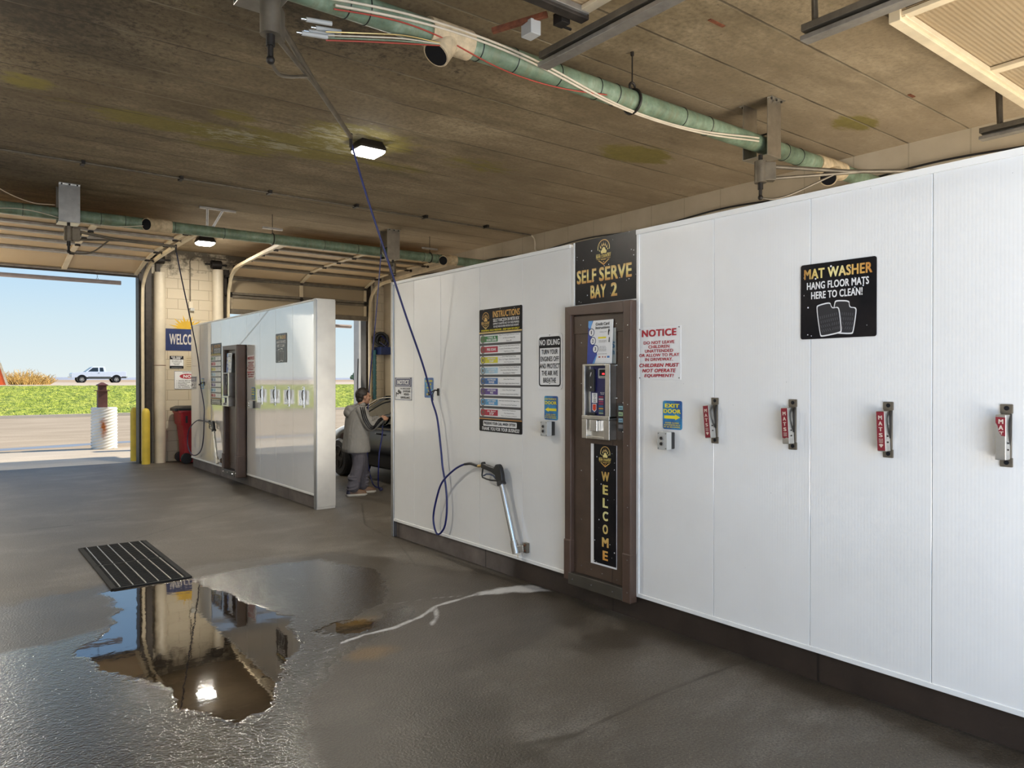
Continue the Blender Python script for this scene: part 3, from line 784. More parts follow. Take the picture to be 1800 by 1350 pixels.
struct('ground_forecourt', m, MT['apron'], 'concrete forecourt on the street side behind the camera', 'ground')
def lawn():
    nx, ny = 300, 80
    rs = np.random.RandomState(3)
    X, Yq = np.meshgrid(np.linspace(-25, 75, nx), np.linspace(37.55, 55.5, ny))
    Z = 0.02 + 1.2 * np.clip((Yq - 37.5) / 17.5, 0, 1) ** 0.9 + rs.rand(ny, nx) * 0.16 * np.clip((Yq - 37.4) / 0.8, 0.2, 1) * np.clip((55.5 - Yq) / 3, 0.3, 1)
    co = np.stack([X, Yq, Z], -1).reshape(-1, 3)
    i = np.arange((ny - 1) * nx).reshape(ny - 1, nx)[:, :-1].ravel()
    q = np.stack([i, i + 1, i + nx + 1, i + nx], 1)
    me = bpy.data.meshes.new('lawn'); me.from_pydata(co.tolist(), [], q.tolist()); me.update()
    return finish('lawn', me, MT['grass'])
tag(lawn(), 'bright green grass bank rising beyond the asphalt lot', 'grass', kind='stuff')
m = MB().add([(-200, 55, 1.1), (400, 55, 1.1), (400, 57, 1.22), (-200, 57, 1.22), (-200, 104, 1.30), (400, 104, 1.30)], [(0, 1, 2, 3), (3, 2, 5, 4)])
struct('ground_road', m, MT['road'], 'tan highway running along the top of the grass bank', 'road')
m = MB().add([(-900, 103, 1.28), (2600, 103, 1.28), (2600, 1500, 1.2), (-900, 1500, 1.2)], [(0, 1, 2, 3)])
struct('ground_field', m, MT['field'], 'flat brown farm field beyond the highway', 'field')
h = MB(); rs = random.Random(5); N = 90
top = []
for k in range(N + 1):
    x = -600 + 2400 * k / N
    top.append((x, 900, 3.4 + 0.9 * math.sin(k * 0.31) + 0.6 * math.sin(k * 0.83 + 1) + 0.5 * rs.random()))
for k in range(N):
    a, b = top[k], top[k + 1]
    h.add([(a[0], 860, 0), (b[0], 860, 0), (b[0], 900, b[2]), (a[0], 900, a[2]), (b[0], 960, 0), (a[0], 960, 0)], [(0, 1, 2, 3), (3, 2, 4, 5)])
struct('hills', h, MT['hills'], 'low hazy bluish hills on the horizon', 'hills')
# ---------------------------------------------------------------- ceiling lamps
def ceiling_lamp(x, y, label, group=None, watts=85):
    r = empty('ceiling_lamp', (x, y, CH), label, 'lamp', group)
    def ring(w, d, z): return [(-w, -d, z), (w, -d, z), (w, d, z), (-w, d, z)]
    m = MB(); m.loft([ring(0.12, 0.10, 0), ring(0.155, 0.13, -0.075), ring(0.155, 0.13, -0.10)])
    m.build('housing', MT['darkmetal'], r, bevel=0.005)
    m = MB(); m.loft([ring(0.148, 0.122, -0.095), ring(0.142, 0.117, -0.125), ring(0.11, 0.09, -0.150)])
    m.build('lens', MT['lamp'], r, bevel=0.006)
    d = bpy.data.lights.new('lamp_light', 'AREA'); d.shape = 'RECTANGLE'; d.size = 0.22; d.size_y = 0.18
    d.energy = watts; d.color = (1.0, 0.93, 0.80)
    o = bpy.data.objects.new('lamp_light', d); o.location = (0, 0, -0.158); COL.objects.link(o); o.parent = r
    return r
ceiling_lamp(3.72, 7.35, 'lit square ceiling lamp above the gap between the two white walls')
ceiling_lamp(3.84, 14.1, 'lit square ceiling lamp far back near the cream block pillar')
ceiling_lamp(3.62, 0.9, 'unseen fill lamp added over the divider wall on the street side', watts=22)  # out of view, added to brighten the bay
for y_, t_ in ((0.9, 'street end'), (7.08, 'middle'), (13.45, 'field end')):  # unseen row of lamps added as fill for the divider walls
    ceiling_lamp(-0.45, y_, 'unseen fill lamp added beside the left bay wall at its ' + t_, watts={0.9: 40, 7.08: 95, 13.45: 105}[y_])
# ---------------------------------------------------------------- signs on the divider walls
OFF = 8.07                                   # the farther wall repeats the nearer one this much deeper
def sign(name, yl, yr, z0, z1, mat, label, r=0.0, group=None, M=None, w=None, h=None, t=0.004, cat='sign'):
    w = w or abs(yl - yr); h = h or z1 - z0
    o = plate(w, h, r, t).build(name, mat)
    o.matrix_world = M if M is not None else wall_frame(yl, z0)
    tag(o, label, cat, group)
    return o, w, h
N1, N2, N3, N4 = 0.0062, 0.0074, 0.0086, 0.0098
def screws(root, pts, mat, r=0.006, n=0.005, name='screw'):
    for x, y in pts:
        m = MB(); m.cyl((x, y, n), (x, y, n + 0.003), r, r * 0.8, 8); m.build(name, mat, root)
def logo(g, k, cx, cy, H):
    """bear paw badge, H high, centred at cx, bottom at cy: g takes the gold shapes, k the black ones"""
    f = lambda u, v: (cx + u * H, cy + v * H)
    g.arc(*f(0, 0.66), 0.29 * H, 0.325 * H, -14, 194, 36)
    pad = [(-0.02, 0.46), (-0.10, 0.44), (-0.15, 0.48), (-0.155, 0.55), (-0.10, 0.585), (-0.07, 0.66), (0.0, 0.70), (0.07, 0.66), (0.10, 0.585), (0.155, 0.55), (0.15, 0.48), (0.10, 0.44), (0.02, 0.46)]
    g.poly([f(*p) for p in pad])
    for u, v, a in ((-0.16, 0.69, 0.42), (-0.085, 0.765, 0.2), (0.0, 0.79, 0.0), (0.085, 0.765, -0.2), (0.16, 0.69, -0.42)):
        ca, sa = math.cos(a), math.sin(a)
        P = [(0, -0.055), (0.027, -0.03), (0.03, 0.0), (0.018, 0.04), (0.006, 0.06), (0.004, 0.11), (-0.004, 0.11), (-0.006, 0.06), (-0.018, 0.04), (-0.03, 0.0), (-0.027, -0.03)]
        g.poly([f(u + x * ca - y * sa, v + x * sa + y * ca) for x, y in P])
    for u, v in ((-0.215, 0.57), (0.215, 0.60)):
        g.poly([f(u, v + 0.055), f(u + 0.012, v + 0.012), f(u + 0.04, v), f(u + 0.012, v - 0.012), f(u, v - 0.055), f(u - 0.012, v - 0.012), f(u - 0.04, v), f(u - 0.012, v + 0.012)])
    k.poly([f(-0.40, 0.25), f(0.40, 0.25), f(0.40, 0.44), f(-0.40, 0.44)])
    g2 = PR(k.n + 0.0012)
    g2.text('BEAR COUNTRY', f(0, 0)[0], f(0, 0.285)[1], 0.78 * H, 0.125 * H, 0.03)
    g2.line(*f(-0.40, 0.435), *f(-0.17, 0.435), 0.014 * H); g2.line(*f(0.17, 0.435), *f(0.40, 0.435), 0.014 * H)
    g2.line(*f(-0.37, 0.245), *f(-0.16, 0.245), 0.016 * H); g2.line(*f(0.16, 0.245), *f(0.37, 0.245), 0.016 * H)
    g2.text('WASH', f(0, 0)[0], f(0, 0.19)[1], 0.27 * H, 0.065 * H, 0.02)
    g.add(g2.v, g2.f)
    g.poly([f(-0.31, 0.205), f(-0.24, 0.205), f(0, 0.065), f(0.24, 0.205), f(0.31, 0.205), f(0, 0.0)])
    g.disc(*f(0, 0.13), 0.035 * H, 0.022 * H, 12)
# --- bay name sign over the brown door
o, w, h = sign('bay_sign', 4.041, 3.432, 2.203, 2.672, MT['star'], 'tall black and gold SELF SERVE BAY 2 sign above the brown door')
g = PR(N1); k = PR(N2)
logo(g, k, 0.49 * w, 0.565 * h, 0.40 * h)
k.done('badge_band', MT['black'], o); g.done('badge', MT['gold'], o)
g = PR(N1)
g.text('SELF', 0.20 * w, 0.325 * h, 0.335 * w, 0.215 * h, 0.035); g.text('SERVE', 0.675 * w, 0.325 * h, 0.52 * w, 0.215 * h, 0.035)
g.done('lettering', MT['gold'], o)
g = PR(N1); g.text('BAY', 0.40 * w, 0.075 * h, 0.26 * w, 0.205 * h, 0.035); g.text('2', 0.66 * w, 0.075 * h, 0.10 * w, 0.205 * h, 0.035)
g.done('lettering', MT['gold'], o)
# --- instructions board
def instructions(yl, label):
    o, w, h = sign('instruction_sign', yl, yl - 0.60, 1.199, 2.26, MT['star'], label, r=0.012)
    g = PR(N1); k = PR(N2); wt = PR(N2)
    body = PR(N1 - 0.0008); body.rect(0.0, 0.105 * h, w, 0.80 * h); body.done('row_backing', simple('sign_grey', (0.055, 0.055, 0.058), 0.35, var=0.3, scale=2), o)
    logo(g, k, 0.16 * w, 0.835 * h, 0.145 * h * 0.98)
    g.rect(0, 0.802 * h, w, 0.812 * h); g.rect(0, 0.1 * h, w, 0.107 * h)
    g.text('INSTRUCTIONS', 0.645 * w, 0.925 * h, 0.62 * w, 0.052 * h, 0.03)
    wt.text('SELECT FUNCTION ON METER BOX', 0.645 * w, 0.889 * h, 0.60 * w, 0.026 * h, 0.02)
    wt.text('SUPPORT CHARITIES EAST ON THESE PREMISES', 0.645 * w, 0.866 * h, 0.60 * w, 0.016 * h, 0.015)
    wt.text('DO NOT WASH OR PARK MOTORCYCLES OR BOATS', 0.645 * w, 0.843 * h, 0.58 * w, 0.016 * h, 0.015)
    y = PR(N1); y.text('WARNING: HIGH PRESSURE - KEEP GUN SECURELY', 0.5 * w, 0.818 * h, 0.9 * w, 0.015 * h, 0.02)
    y.done('warning_lettering', MT['yellow'], o); k.done('badge_band', MT['black'], o)
    rows = [((0.035, 0.19, 0.055), ('TIRE &', 'ENGINE CLEANER')), ((0.40, 0.02, 0.045), ('PRE-SOAK',)), ((0.62, 0.56, 0.03), ('HIGH PRESSURE', 'SOAP')), ((0.34, 0.52, 0.64), ('FOAM', 'BRUSH')),
            ((0.03, 0.13, 0.36), ('HIGH PRESSURE', 'RINSE')), ((0.10, 0.055, 0.25), ('HIGH PRESSURE', 'WAX')), ((0.10, 0.34, 0.60), ('SPOT FREE', 'RINSE')), ((0.42, 0.015, 0.04), ('IN BAY', 'STOP'))]
    wr = PR(N1); bt = PR(N2); lt = PR(N3); ic = PR(N3)
    for i, (c, tx) in enumerate(rows):
        v1 = (0.787 - 0.0855 * i) * h; v0 = v1 - 0.066 * h
        wr.rect(0.022 * w, v0, 0.972 * w, v1)
        p = PR(N2); p.rect(0.045 * w, v0 + 0.009 * h, 0.455 * w, v1 - 0.009 * h)
        p.done('function_label', simple('label_%d' % i, c, 0.35, var=0.15), o)
        ic.arc(0.095 * w, (v0 + v1) / 2, 0.026 * h, 0.033 * h); ic.disc(0.095 * w, (v0 + v1) / 2, 0.012 * h, 0.016 * h)
        if len(tx) == 1: lt.text(tx[0], 0.31 * w, v0 + 0.022 * h, 0.22 * w, 0.022 * h, 0.03)
        else:
            lt.text(tx[0], 0.31 * w, v0 + 0.037 * h, 0.20 * w, 0.014 * h, 0.02); lt.text(tx[1], 0.31 * w, v0 + 0.015 * h, min(0.24, 0.026 * len(tx[1])) * w, 0.018 * h, 0.03)
        lines = (('Select Tire & Engine Cleaner or Spray', 'on Tires and Wheel Off', 'Rinse Off'), ('Select Pre-Soak, Spray Vehicle Starting', 'at Lower Panels Before Proceeding to', 'High Pressure Wash'), ('Select High Pressure Soap', 'Spray, Pull Trigger, Wash Entire Vehicle', 'Work Top to Bottom'),
                 ('Scrub Entire Vehicle, Wash Foam Brush', 'Foam Brush Vehicle, Rinse First', 'Return Brush to Holder'), ('Select High Pressure', 'Rinse, Pull Trigger, Rinse Entire Vehicle'), ('Select Wax, Pull Trigger', 'Wax Entire Vehicle, Rinse and Wipe'), ('Select Spot Free Rinse, Pull Trigger, Rinse', 'Entire Vehicle From Top Down'), ('Press to Pause Equipment', 'Time Keeps Running', 'Press any Function to Resume'))[i]
        n = len(lines)
        for j, ln in enumerate(lines): bt.text(ln, 0.715 * w, v1 - (0.066 * h) * (j + 0.82) / n + 0.003 * h, min(0.46, 0.0125 * len(ln)) * w, 0.0105 * h, 0.012)
    wr.done('row_panel', MT['signwhite'], o); bt.done('small_lettering', MT['black'], o); lt.done('label_lettering', MT['signwhite'], o); ic.done('icon', MT['dullsteel'], o)
    pl = PR(N2); pl.rr(0.10 * w, 0.045 * h, 0.89 * w, 0.088 * h, 0.008); pl.done('footer_panel', MT['signwhite'], o)
    pb = PR(N3); pb.text('PRESERVE YOUR CAR, WASH OFTEN!', 0.495 * w, 0.053 * h, 0.74 * w, 0.027 * h, 0.025); pb.done('footer_lettering', MT['black'], o)
    wt.text('THANK YOU FOR YOUR BUSINESS!', 0.51 * w, 0.010 * h, 0.88 * w, 0.028 * h, 0.025, 0.15)
    wt.done('lettering', MT['signwhite'], o); g.done('badge', MT['gold'], o)
    return o
inst = instructions(5.278, 'tall instruction sign with eight coloured rows, left of the NO IDLING sign')
dup(inst, wall_frame(13.42, 1.21), 'tall instruction sign on the farther white wall, washed out by reflections')
# --- no idling
def no_idling(yl, label):
    o, w, h = sign('no_idling_sign', yl, yl - 0.291, 1.573, 2.006, MT['signwhite'], label, r=0.03)
    b = PR(N1); b.outline(0.016, 0.022, w - 0.016, h - 0.022, 0.026, 0.012); b.poly([(0.016, 0.745 * h), (w - 0.016, 0.745 * h)] + [p for p in rrect(0.016, 0.022, w - 0.016, h - 0.022, 0.026) if p[1] > 0.75 * h])
    for i, (tx, ww) in enumerate((('TURN YOUR', 0.66), ('ENGINES OFF', 0.74), ('AND PROTECT', 0.80), ('THE AIR WE', 0.66), ('BREATHE', 0.52))): b.text(tx, w / 2, (0.632 - 0.128 * i) * h, ww * w, 0.088 * h, 0.02)
    b.done('lettering', MT['black'], o)
    t = PR(N2); t.text('NO IDLING', w / 2, 0.795 * h, 0.82 * w, 0.105 * h, 0.03); t.done('heading_lettering', MT['signwhite'], o)
    screws(o, ((w / 2, h - 0.010), (w / 2, 0.045)), MT['darkmetal'], 0.004)
    return o
a = no_idling(4.478, 'white NO IDLING sign left of the brown door on the nearer wall')
dup(a, wall_frame(12.70, 1.60), 'white NO IDLING sign left of the brown door on the farther wall')
# --- red notice
def kid_notice(yl, label):
    o, w, h = sign('children_notice_sign', yl, yl - 0.36, 1.648, 2.0, MT['signwhite'], label, t=0.003)
    b = PR(N1)
    b.text('NOTICE', w / 2, 0.815 * h, 0.82 * w, 0.135 * h, 0.045)
    for i, (tx, ww) in enumerate((('DO NOT LEAVE', 0.73), ('CHILDREN', 0.50), ('UNATTENDED', 0.67), ('OR ALLOW TO PLAY', 0.95), ('IN DRIVEWAY.', 0.66))): b.text(tx, w / 2, (0.672 - 0.0795 * i) * h, ww * w, 0.060 * h, 0.025)
    for i, (tx, ww) in enumerate((('CHILDREN MUST', 0.95), ('NOT OPERATE', 0.80), ('EQUIPMENT!', 0.70))): b.text(tx, w / 2, (0.238 - 0.1 * i) * h, ww * w, 0.070 * h, 0.035, 0.22)
    b.done('lettering', MT['red'], o)
    screws(o, ((0.012, 0.012), (w - 0.012, 0.012), (0.012, h - 0.012), (w - 0.012, h - 0.012)), MT['darkmetal'], 0.004, 0.004)
    return o
a = kid_notice(3.411, 'white notice with red lettering about children, right of the nearer brown door')
dup(a, wall_frame(11.488, 1.665), 'white notice with red lettering about children, right of the farther brown door')
# --- mat washer
def mat_outline(cx, cy, s, a):
    P = [(-0.40, -0.50), (0.36, -0.50), (0.42, -0.44), (0.46, 0.22), (0.40, 0.30), (0.22, 0.30), (0.16, 0.36), (0.14, 0.50), (-0.36, 0.50), (-0.44, 0.44), (-0.46, -0.44)]
    ca, sa = math.cos(a), math.sin(a)
    return [(cx + s * (x * ca * 0.80 - y * sa), cy + s * (x * sa * 0.80 + y * ca)) for x, y in P]
def chaikin(P, it=2):
    for _ in range(it):
        Q = []
        for i in range(len(P)):
            (ax, ay), (bx, by) = P[i], P[(i + 1) % len(P)]
            Q += [(ax * 0.78 + bx * 0.22, ay * 0.78 + by * 0.22), (ax * 0.22 + bx * 0.78, ay * 0.22 + by * 0.78)]
        P = Q
    return P
def mat_sign(yl, label):
    o, w, h = sign('mat_washer_sign', yl, yl - 0.415, 1.87, 2.277, MT['star'], label, r=0.012)
    g = PR(N1); g.text('MAT WASHER', 0.5 * w, 0.80 * h, 0.90 * w, 0.135 * h, 0.035); g.done('heading_lettering', MT['goldx'], o)
    wt = PR(N1); wt.text('HANG FLOOR MATS', 0.5 * w, 0.66 * h, 0.82 * w, 0.098 * h, 0.03); wt.text('HERE TO CLEAN!', 0.49 * w, 0.53 * h, 0.68 * w, 0.098 * h, 0.03); wt.done('lettering', MT['signwhite'], o)
    for cx, cy, a, n in ((0.595 * w, 0.265 * h, -0.10, N1), (0.40 * w, 0.255 * h, 0.16, N3)):
        A = chaikin(mat_outline(cx, cy, 0.435 * h, a)); B = chaikin(mat_outline(cx, cy, 0.40 * h, a))
        f = PR(n); f.poly(A); f.done('mat_outline', MT['signwhite'], o)
        f = PR(n + 0.0008); f.poly(B); f.done('mat_picture', simple('mat_grey', (0.018, 0.018, 0.022), 0.4), o)
        t = PR(n + 0.0016)
        ca, sa = math.cos(a), math.sin(a)
        for r_ in range(4):
            for c_ in range(9):
                x, y = (-0.28 + 0.07 * c_), 0.10 - 0.15 * r_
                q = [(x - 0.012, y - 0.045), (x + 0.012, y - 0.045), (x + 0.03 * (1 if c_ > 4 else -1) * (r_ > 1) + 0.012, y + 0.045), (x + 0.03 * (1 if c_ > 4 else -1) * (r_ > 1) - 0.012, y + 0.045)]
                t.poly([(cx + 0.40 * h * (u * ca - v * sa), cy + 0.40 * h * (u * sa + v * ca)) for u, v in q])
        t.done('mat_tread', simple('tread_grey', (0.075, 0.075, 0.085), 0.4), o)
    return o
a = mat_sign(2.218, 'black MAT WASHER sign with gold heading and two floor mats pictured')
dup(a, wall_frame(10.26, 1.885), 'reflective mat washing sign above the chrome mat clips on the farther wall')
# --- door button signs
def door_sign(yl, z, tx, left, label, scale=1.0):
    o, w, h = sign('door_sign', yl, yl - 0.157 * scale, z, z + 0.186, MT['bluesign'], label, r=0.014, t=0.003)
    y = PR(N1)
    if len(tx) > 5: y.text(tx, w / 2, 0.835 * h, 0.86 * w, 0.075 * h, 0.02); y.text('DOOR', w / 2, 0.645 * h, 0.88 * w, 0.14 * h, 0.04)
    else: y.text(tx, w / 2, 0.765 * h, 0.76 * w, 0.135 * h, 0.05); y.text('DOOR', w / 2, 0.565 * h, 0.90 * w, 0.145 * h, 0.045)
    A = [(0.08, 0.485), (0.08, 0.375), (0.66, 0.375), (0.66, 0.33), (0.93, 0.43), (0.66, 0.53), (0.66, 0.485)]
    if left: A = [(1 - u, v) for u, v in reversed(A)]
    y.poly([(u * w, v * h) for u, v in A])
    for i, (s_, ww) in enumerate((('DOOR CLOSES', 0.72), ('AUTOMATICALLY', 0.86), ('IN 30 SECONDS.', 0.86))): y.text(s_, w / 2, (0.205 - 0.072 * i) * h, ww * w, 0.048 * h, 0.02)
    y.done('lettering', MT['yellow'], o)
    return o
a = door_sign(4.397, 1.335, 'ENTRANCE', True, 'blue ENTRANCE DOOR sign below the NO IDLING sign')
dup(a, wall_frame(12.62, 1.345), 'blue door sign just left of the brown door on the farther wall')
a = door_sign(3.197, 1.325, 'EXIT', False, 'blue EXIT DOOR sign below the red lettered notice')
dup(a, wall_frame(11.29, 1.345), 'blue door sign just right of the brown door on the farther wall')
def button_box(y, z, label):
    r = empty('button_box', wall_frame(y + 0.04, z), label, 'switch box')
    m = MB(); m.prism(rrect(0.006, 0.004, 0.074, 0.112, 0.006), 0.0, 0.038); m.build('back_box', MT['canblack'], r, bevel=0.002)
    m = MB(); m.prism(rrect(0.0, 0.0, 0.08, 0.116, 0.006), 0.038, 0.085); m.build('cover', MT['greyplastic'], r, bevel=0.003)
    for v in (0.076, 0.040):
        m = MB(); m.cyl((0.04, v, 0.084), (0.04, v, 0.094), 0.0155, 0.0145, 18); b = m.build('push_button', MT['chrome'], r, smooth=True)
        m = MB(); m.cyl((0.04, v, 0.093), (0.04, v, 0.097), 0.011, 0.0105, 16); m.build('button_cap', MT['rubber'], b, smooth=True)
    screws(r, ((0.01, 0.01), (0.07, 0.01), (0.01, 0.106), (0.07, 0.106)), MT['darkmetal'], 0.003, 0.085)
    return r
bb = button_box(4.31, 1.212, 'grey two button box under the blue ENTRANCE DOOR sign')
dup(bb, wall_frame(3.135 + 0.04, 1.196), 'grey two button box under the blue EXIT DOOR sign')
dup(bb, wall_frame(12.49 + 0.04, 1.212), 'grey two button box left of the farther brown door')
dup(bb, wall_frame(11.17 + 0.04, 1.212), 'grey two button box right of the farther brown door')
# --- surveillance notice and hose sign
def cam_notice(yl, z, label):
    o, w, h = sign('surveillance_sign', yl, yl - 0.345, z, z + 0.235, MT['signwhite'], label, t=0.003)
    b = PR(N1); b.outline(0.002, 0.002, w - 0.002, h - 0.002, 0.006, 0.006); b.rect(0.002, 0.585 * h, w - 0.002, h - 0.002)
    b.done('border', simple('notice_navy', (0.028, 0.035, 0.11), 0.3, var=0.05), o)
    t = PR(N2); t.outline(0.022, 0.62 * h, w - 0.022, 0.965 * h, 0.022, 0.004); t.text('NOTICE', w / 2, 0.69 * h, 0.70 * w, 0.19 * h, 0.04, 0.15); t.done('heading_lettering', MT['signwhite'], o)
    k = PR(N1)
    k.text('THIS AREA IS UNDER', 0.62 * w, 0.475 * h, 0.60 * w, 0.065 * h, 0.02); k.text('24 HOUR', 0.70 * w, 0.345 * h, 0.42 * w, 0.095 * h, 0.03); k.text('VIDEO', 0.69 * w, 0.215 * h, 0.32 * w, 0.095 * h, 0.03); k.text('SURVEILLANCE', 0.63 * w, 0.07 * h, 0.58 * w, 0.095 * h, 0.025)
    k.poly([(0.16 * w, 0.36 * h), (0.21 * w, 0.47 * h), (0.40 * w, 0.36 * h), (0.36 * w, 0.25 * h), (0.34 * w, 0.27 * h)]); k.line(0.20 * w, 0.27 * h, 0.27 * w, 0.32 * h, 0.014); k.poly([(0.07 * w, 0.14 * h), (0.10 * w, 0.14 * h), (0.12 * w, 0.26 * h), (0.20 * w, 0.25 * h), (0.20 * w, 0.29 * h), (0.07 * w, 0.36 * h)])
    k.done('lettering', MT['black'], o)
    screws(o, ((0.006, 0.006), (w - 0.006, 0.006), (0.006, h - 0.006), (w - 0.006, h - 0.006)), MT['darkmetal'], 0.005, 0.004)
    return o
a = cam_notice(6.80, 1.437, 'white and navy camera surveillance notice at the left end of the nearer wall')
dup(a, wall_frame(14.70, 1.47), 'white and navy camera notice at the far end of the farther wall')
def hook_sign(yl, z, label):
    o, w, h = sign('hose_hook_sign', yl, yl - 0.16, z, z + 0.195, MT['bluesign'], label, r=0.012, t=0.003)
    y = PR(N1)
    for i, (tx, ww) in enumerate((('RETURN', 0.8), ('YOUR', 0.56), ('HOSE', 0.52), ('TO', 0.28), ('HOOK', 0.55))): y.text(tx, 0.54 * w, (0.78 - 0.165 * i) * h, ww * w, 0.105 * h, 0.03)
    y.done('lettering', MT['yellow'], o)
    return o
a = hook_sign(6.21, 1.472, 'small blue and yellow hose sign behind the hanging blue hose')
dup(a, wall_frame(14.03, 1.475), 'small blue and yellow hose sign at the farther wall hook')
def hose_hook(y, z, label):
    r = empty('hose_hook', wall_frame(y, z), label, 'hook')
    m = MB(); m.box(-0.012, 0.02, -0.02, 0.05, 0, 0.006); m.build('plate', MT['darkmetal'], r)
    m = MB(); m.tube(catmull([(0.0, 0.03, 0.004), (0.0, 0.03, 0.05), (-0.004, 0.0, 0.085), (-0.02, -0.012, 0.09), (-0.035, 0.012, 0.085)], 5), 0.0065, 8); m.build('prong', MT['darkmetal'], r, smooth=True)
    m = MB(); m.tube(catmull([(0.012, 0.03, 0.05), (0.022, -0.01, 0.075), (0.018, -0.055, 0.07), (0.0, -0.065, 0.06)], 5), 0.006, 8); m.build('clip', MT['rubber'], r, smooth=True)
    return r
hh = hose_hook(5.967, 1.515, 'black wall hook holding the blue hose on the nearer wall')
dup(hh, wall_frame(13.83, 1.56), 'black wall hook holding the dark hose on the farther wall')
# --- mat clips
def mat_clip(y, z, label, red, tilt, group):
    r = empty('mat_clip', wall_frame(y + 0.026, z), label, 'clip', group)
    m = MB(); m.prism(rrect(0, 0, 0.05, 0.042, 0.004), 0, 0.008); m.prism(rrect(0, 0.238, 0.05, 0.28, 0.004), 0, 0.008)
    m.box(0.004, 0.046, 0.04, 0.24, 0.0, 0.012); m.build('mounting_plate', MT['dullsteel'] if red != 'chrome' else MT['chrome'], r, bevel=0.002)
    for v in (0.02, 0.262):
        m = MB(); m.cyl((0.026, v, 0.008), (0.026, v, 0.0095), 0.0105, seg=14); m.build('bolt_hole', MT['black'], r)
    m = MB(); m.tube(catmull([(0.042, 0.235, 0.012), (0.047, 0.20, 0.03), (0.046, 0.14, 0.028), (0.04, 0.10, 0.02)], 5), 0.006, 8); m.build('spring_arm', MT['darkmetal'], r, smooth=True)
    L = Matrix.Translation((0.022, 0.035, 0.018)) @ Euler((0, 0, tilt)).to_matrix().to_4x4()
    m = MB(); m.M = L; m.prism(rrect(-0.020, 0.0, 0.022, 0.20, 0.003), 0.0, 0.052); lv = m.build('lever', MT['steel'], r, bevel=0.003)
    m = MB(); m.M = L
    for v in (0.045, 0.075): m.cyl((0.022, v, 0.03), (0.026, v, 0.03), 0.004, seg=10)
    m.build('pivot_pin', MT['darkmetal'], lv)
    if red in ('full', 'most', 'torn'):
        p = PR(0.0532); p.M = L
        if red == 'full': p.rect(-0.018, 0.004, 0.020, 0.197)
        elif red == 'most': p.poly([(-0.018, 0.035), (-0.006, 0.030), (0.008, 0.036), (0.020, 0.032), (0.020, 0.197), (-0.018, 0.197)])
        else: p.poly([(0.004, 0.108), (0.020, 0.105), (0.020, 0.188), (-0.018, 0.190), (-0.018, 0.165), (-0.010, 0.150), (-0.006, 0.125)])
        p.done('decal', MT['decalred'], lv)
        t = PR(0.0540); t.M = L
        for i, ch in enumerate('MATS' if red != 'torn' else 'MA'):
            t.text(ch, 0.001 if red != 'torn' else 0.003, 0.158 - 0.029 * i if red != 'torn' else 0.160 - 0.027 * i, 0.019, 0.020, 0.04)
        if red == 'torn': t.poly([(-0.004, 0.126), (0.013, 0.126), (0.013, 0.123), (0.007, 0.123), (0.007, 0.112), (0.004, 0.114), (0.003, 0.123), (-0.004, 0.123)])
        else:
            for j, s_ in enumerate(('PUSH AND', 'HANG', 'HERE')): t.text(s_, 0.001, 0.058 - 0.0075 * j, 0.020, 0.005, 0.02)
            if red == 'full': t.poly([(-0.010, 0.034), (-0.004, 0.037), (0.006, 0.037), (0.012, 0.033), (0.002, 0.020), (-0.001, 0.020)])
        t.done('decal_lettering', simple('decal_cream', (0.62, 0.52, 0.44), 0.4, var=0.05), lv)
    return r
mat_clip(2.784, 1.258, 'steel mat clip with a red MATS decal, nearest the blue EXIT DOOR sign', 'full', 0.10, 'mat clips on the nearer wall')
mat_clip(2.263, 1.259, 'steel mat clip whose red MATS decal is worn bare at the bottom', 'most', 0.06, 'mat clips on the nearer wall')
mat_clip(1.741, 1.258, 'steel mat clip with a full red MATS decal right of the MAT WASHER sign', 'full', 0.04, 'mat clips on the nearer wall')
mat_clip(1.224, 1.260, 'steel mat clip with its red decal mostly torn off, rightmost on the wall', 'torn', 0.0, 'mat clips on the nearer wall')
cc = mat_clip(10.85, 1.275, 'bright bare mat clip on the farther wall, first right of the brown door', 'chrome', 0.0, 'mat clips on the farther wall')
for y_, t_ in ((10.31, 'second right of the brown door'), (9.78, 'third right of the brown door'), (9.26, 'nearest the aluminium wall end')):
    dup(cc, wall_frame(y_ + 0.026, 1.275), 'bright bare mat clip on the farther wall, ' + t_)

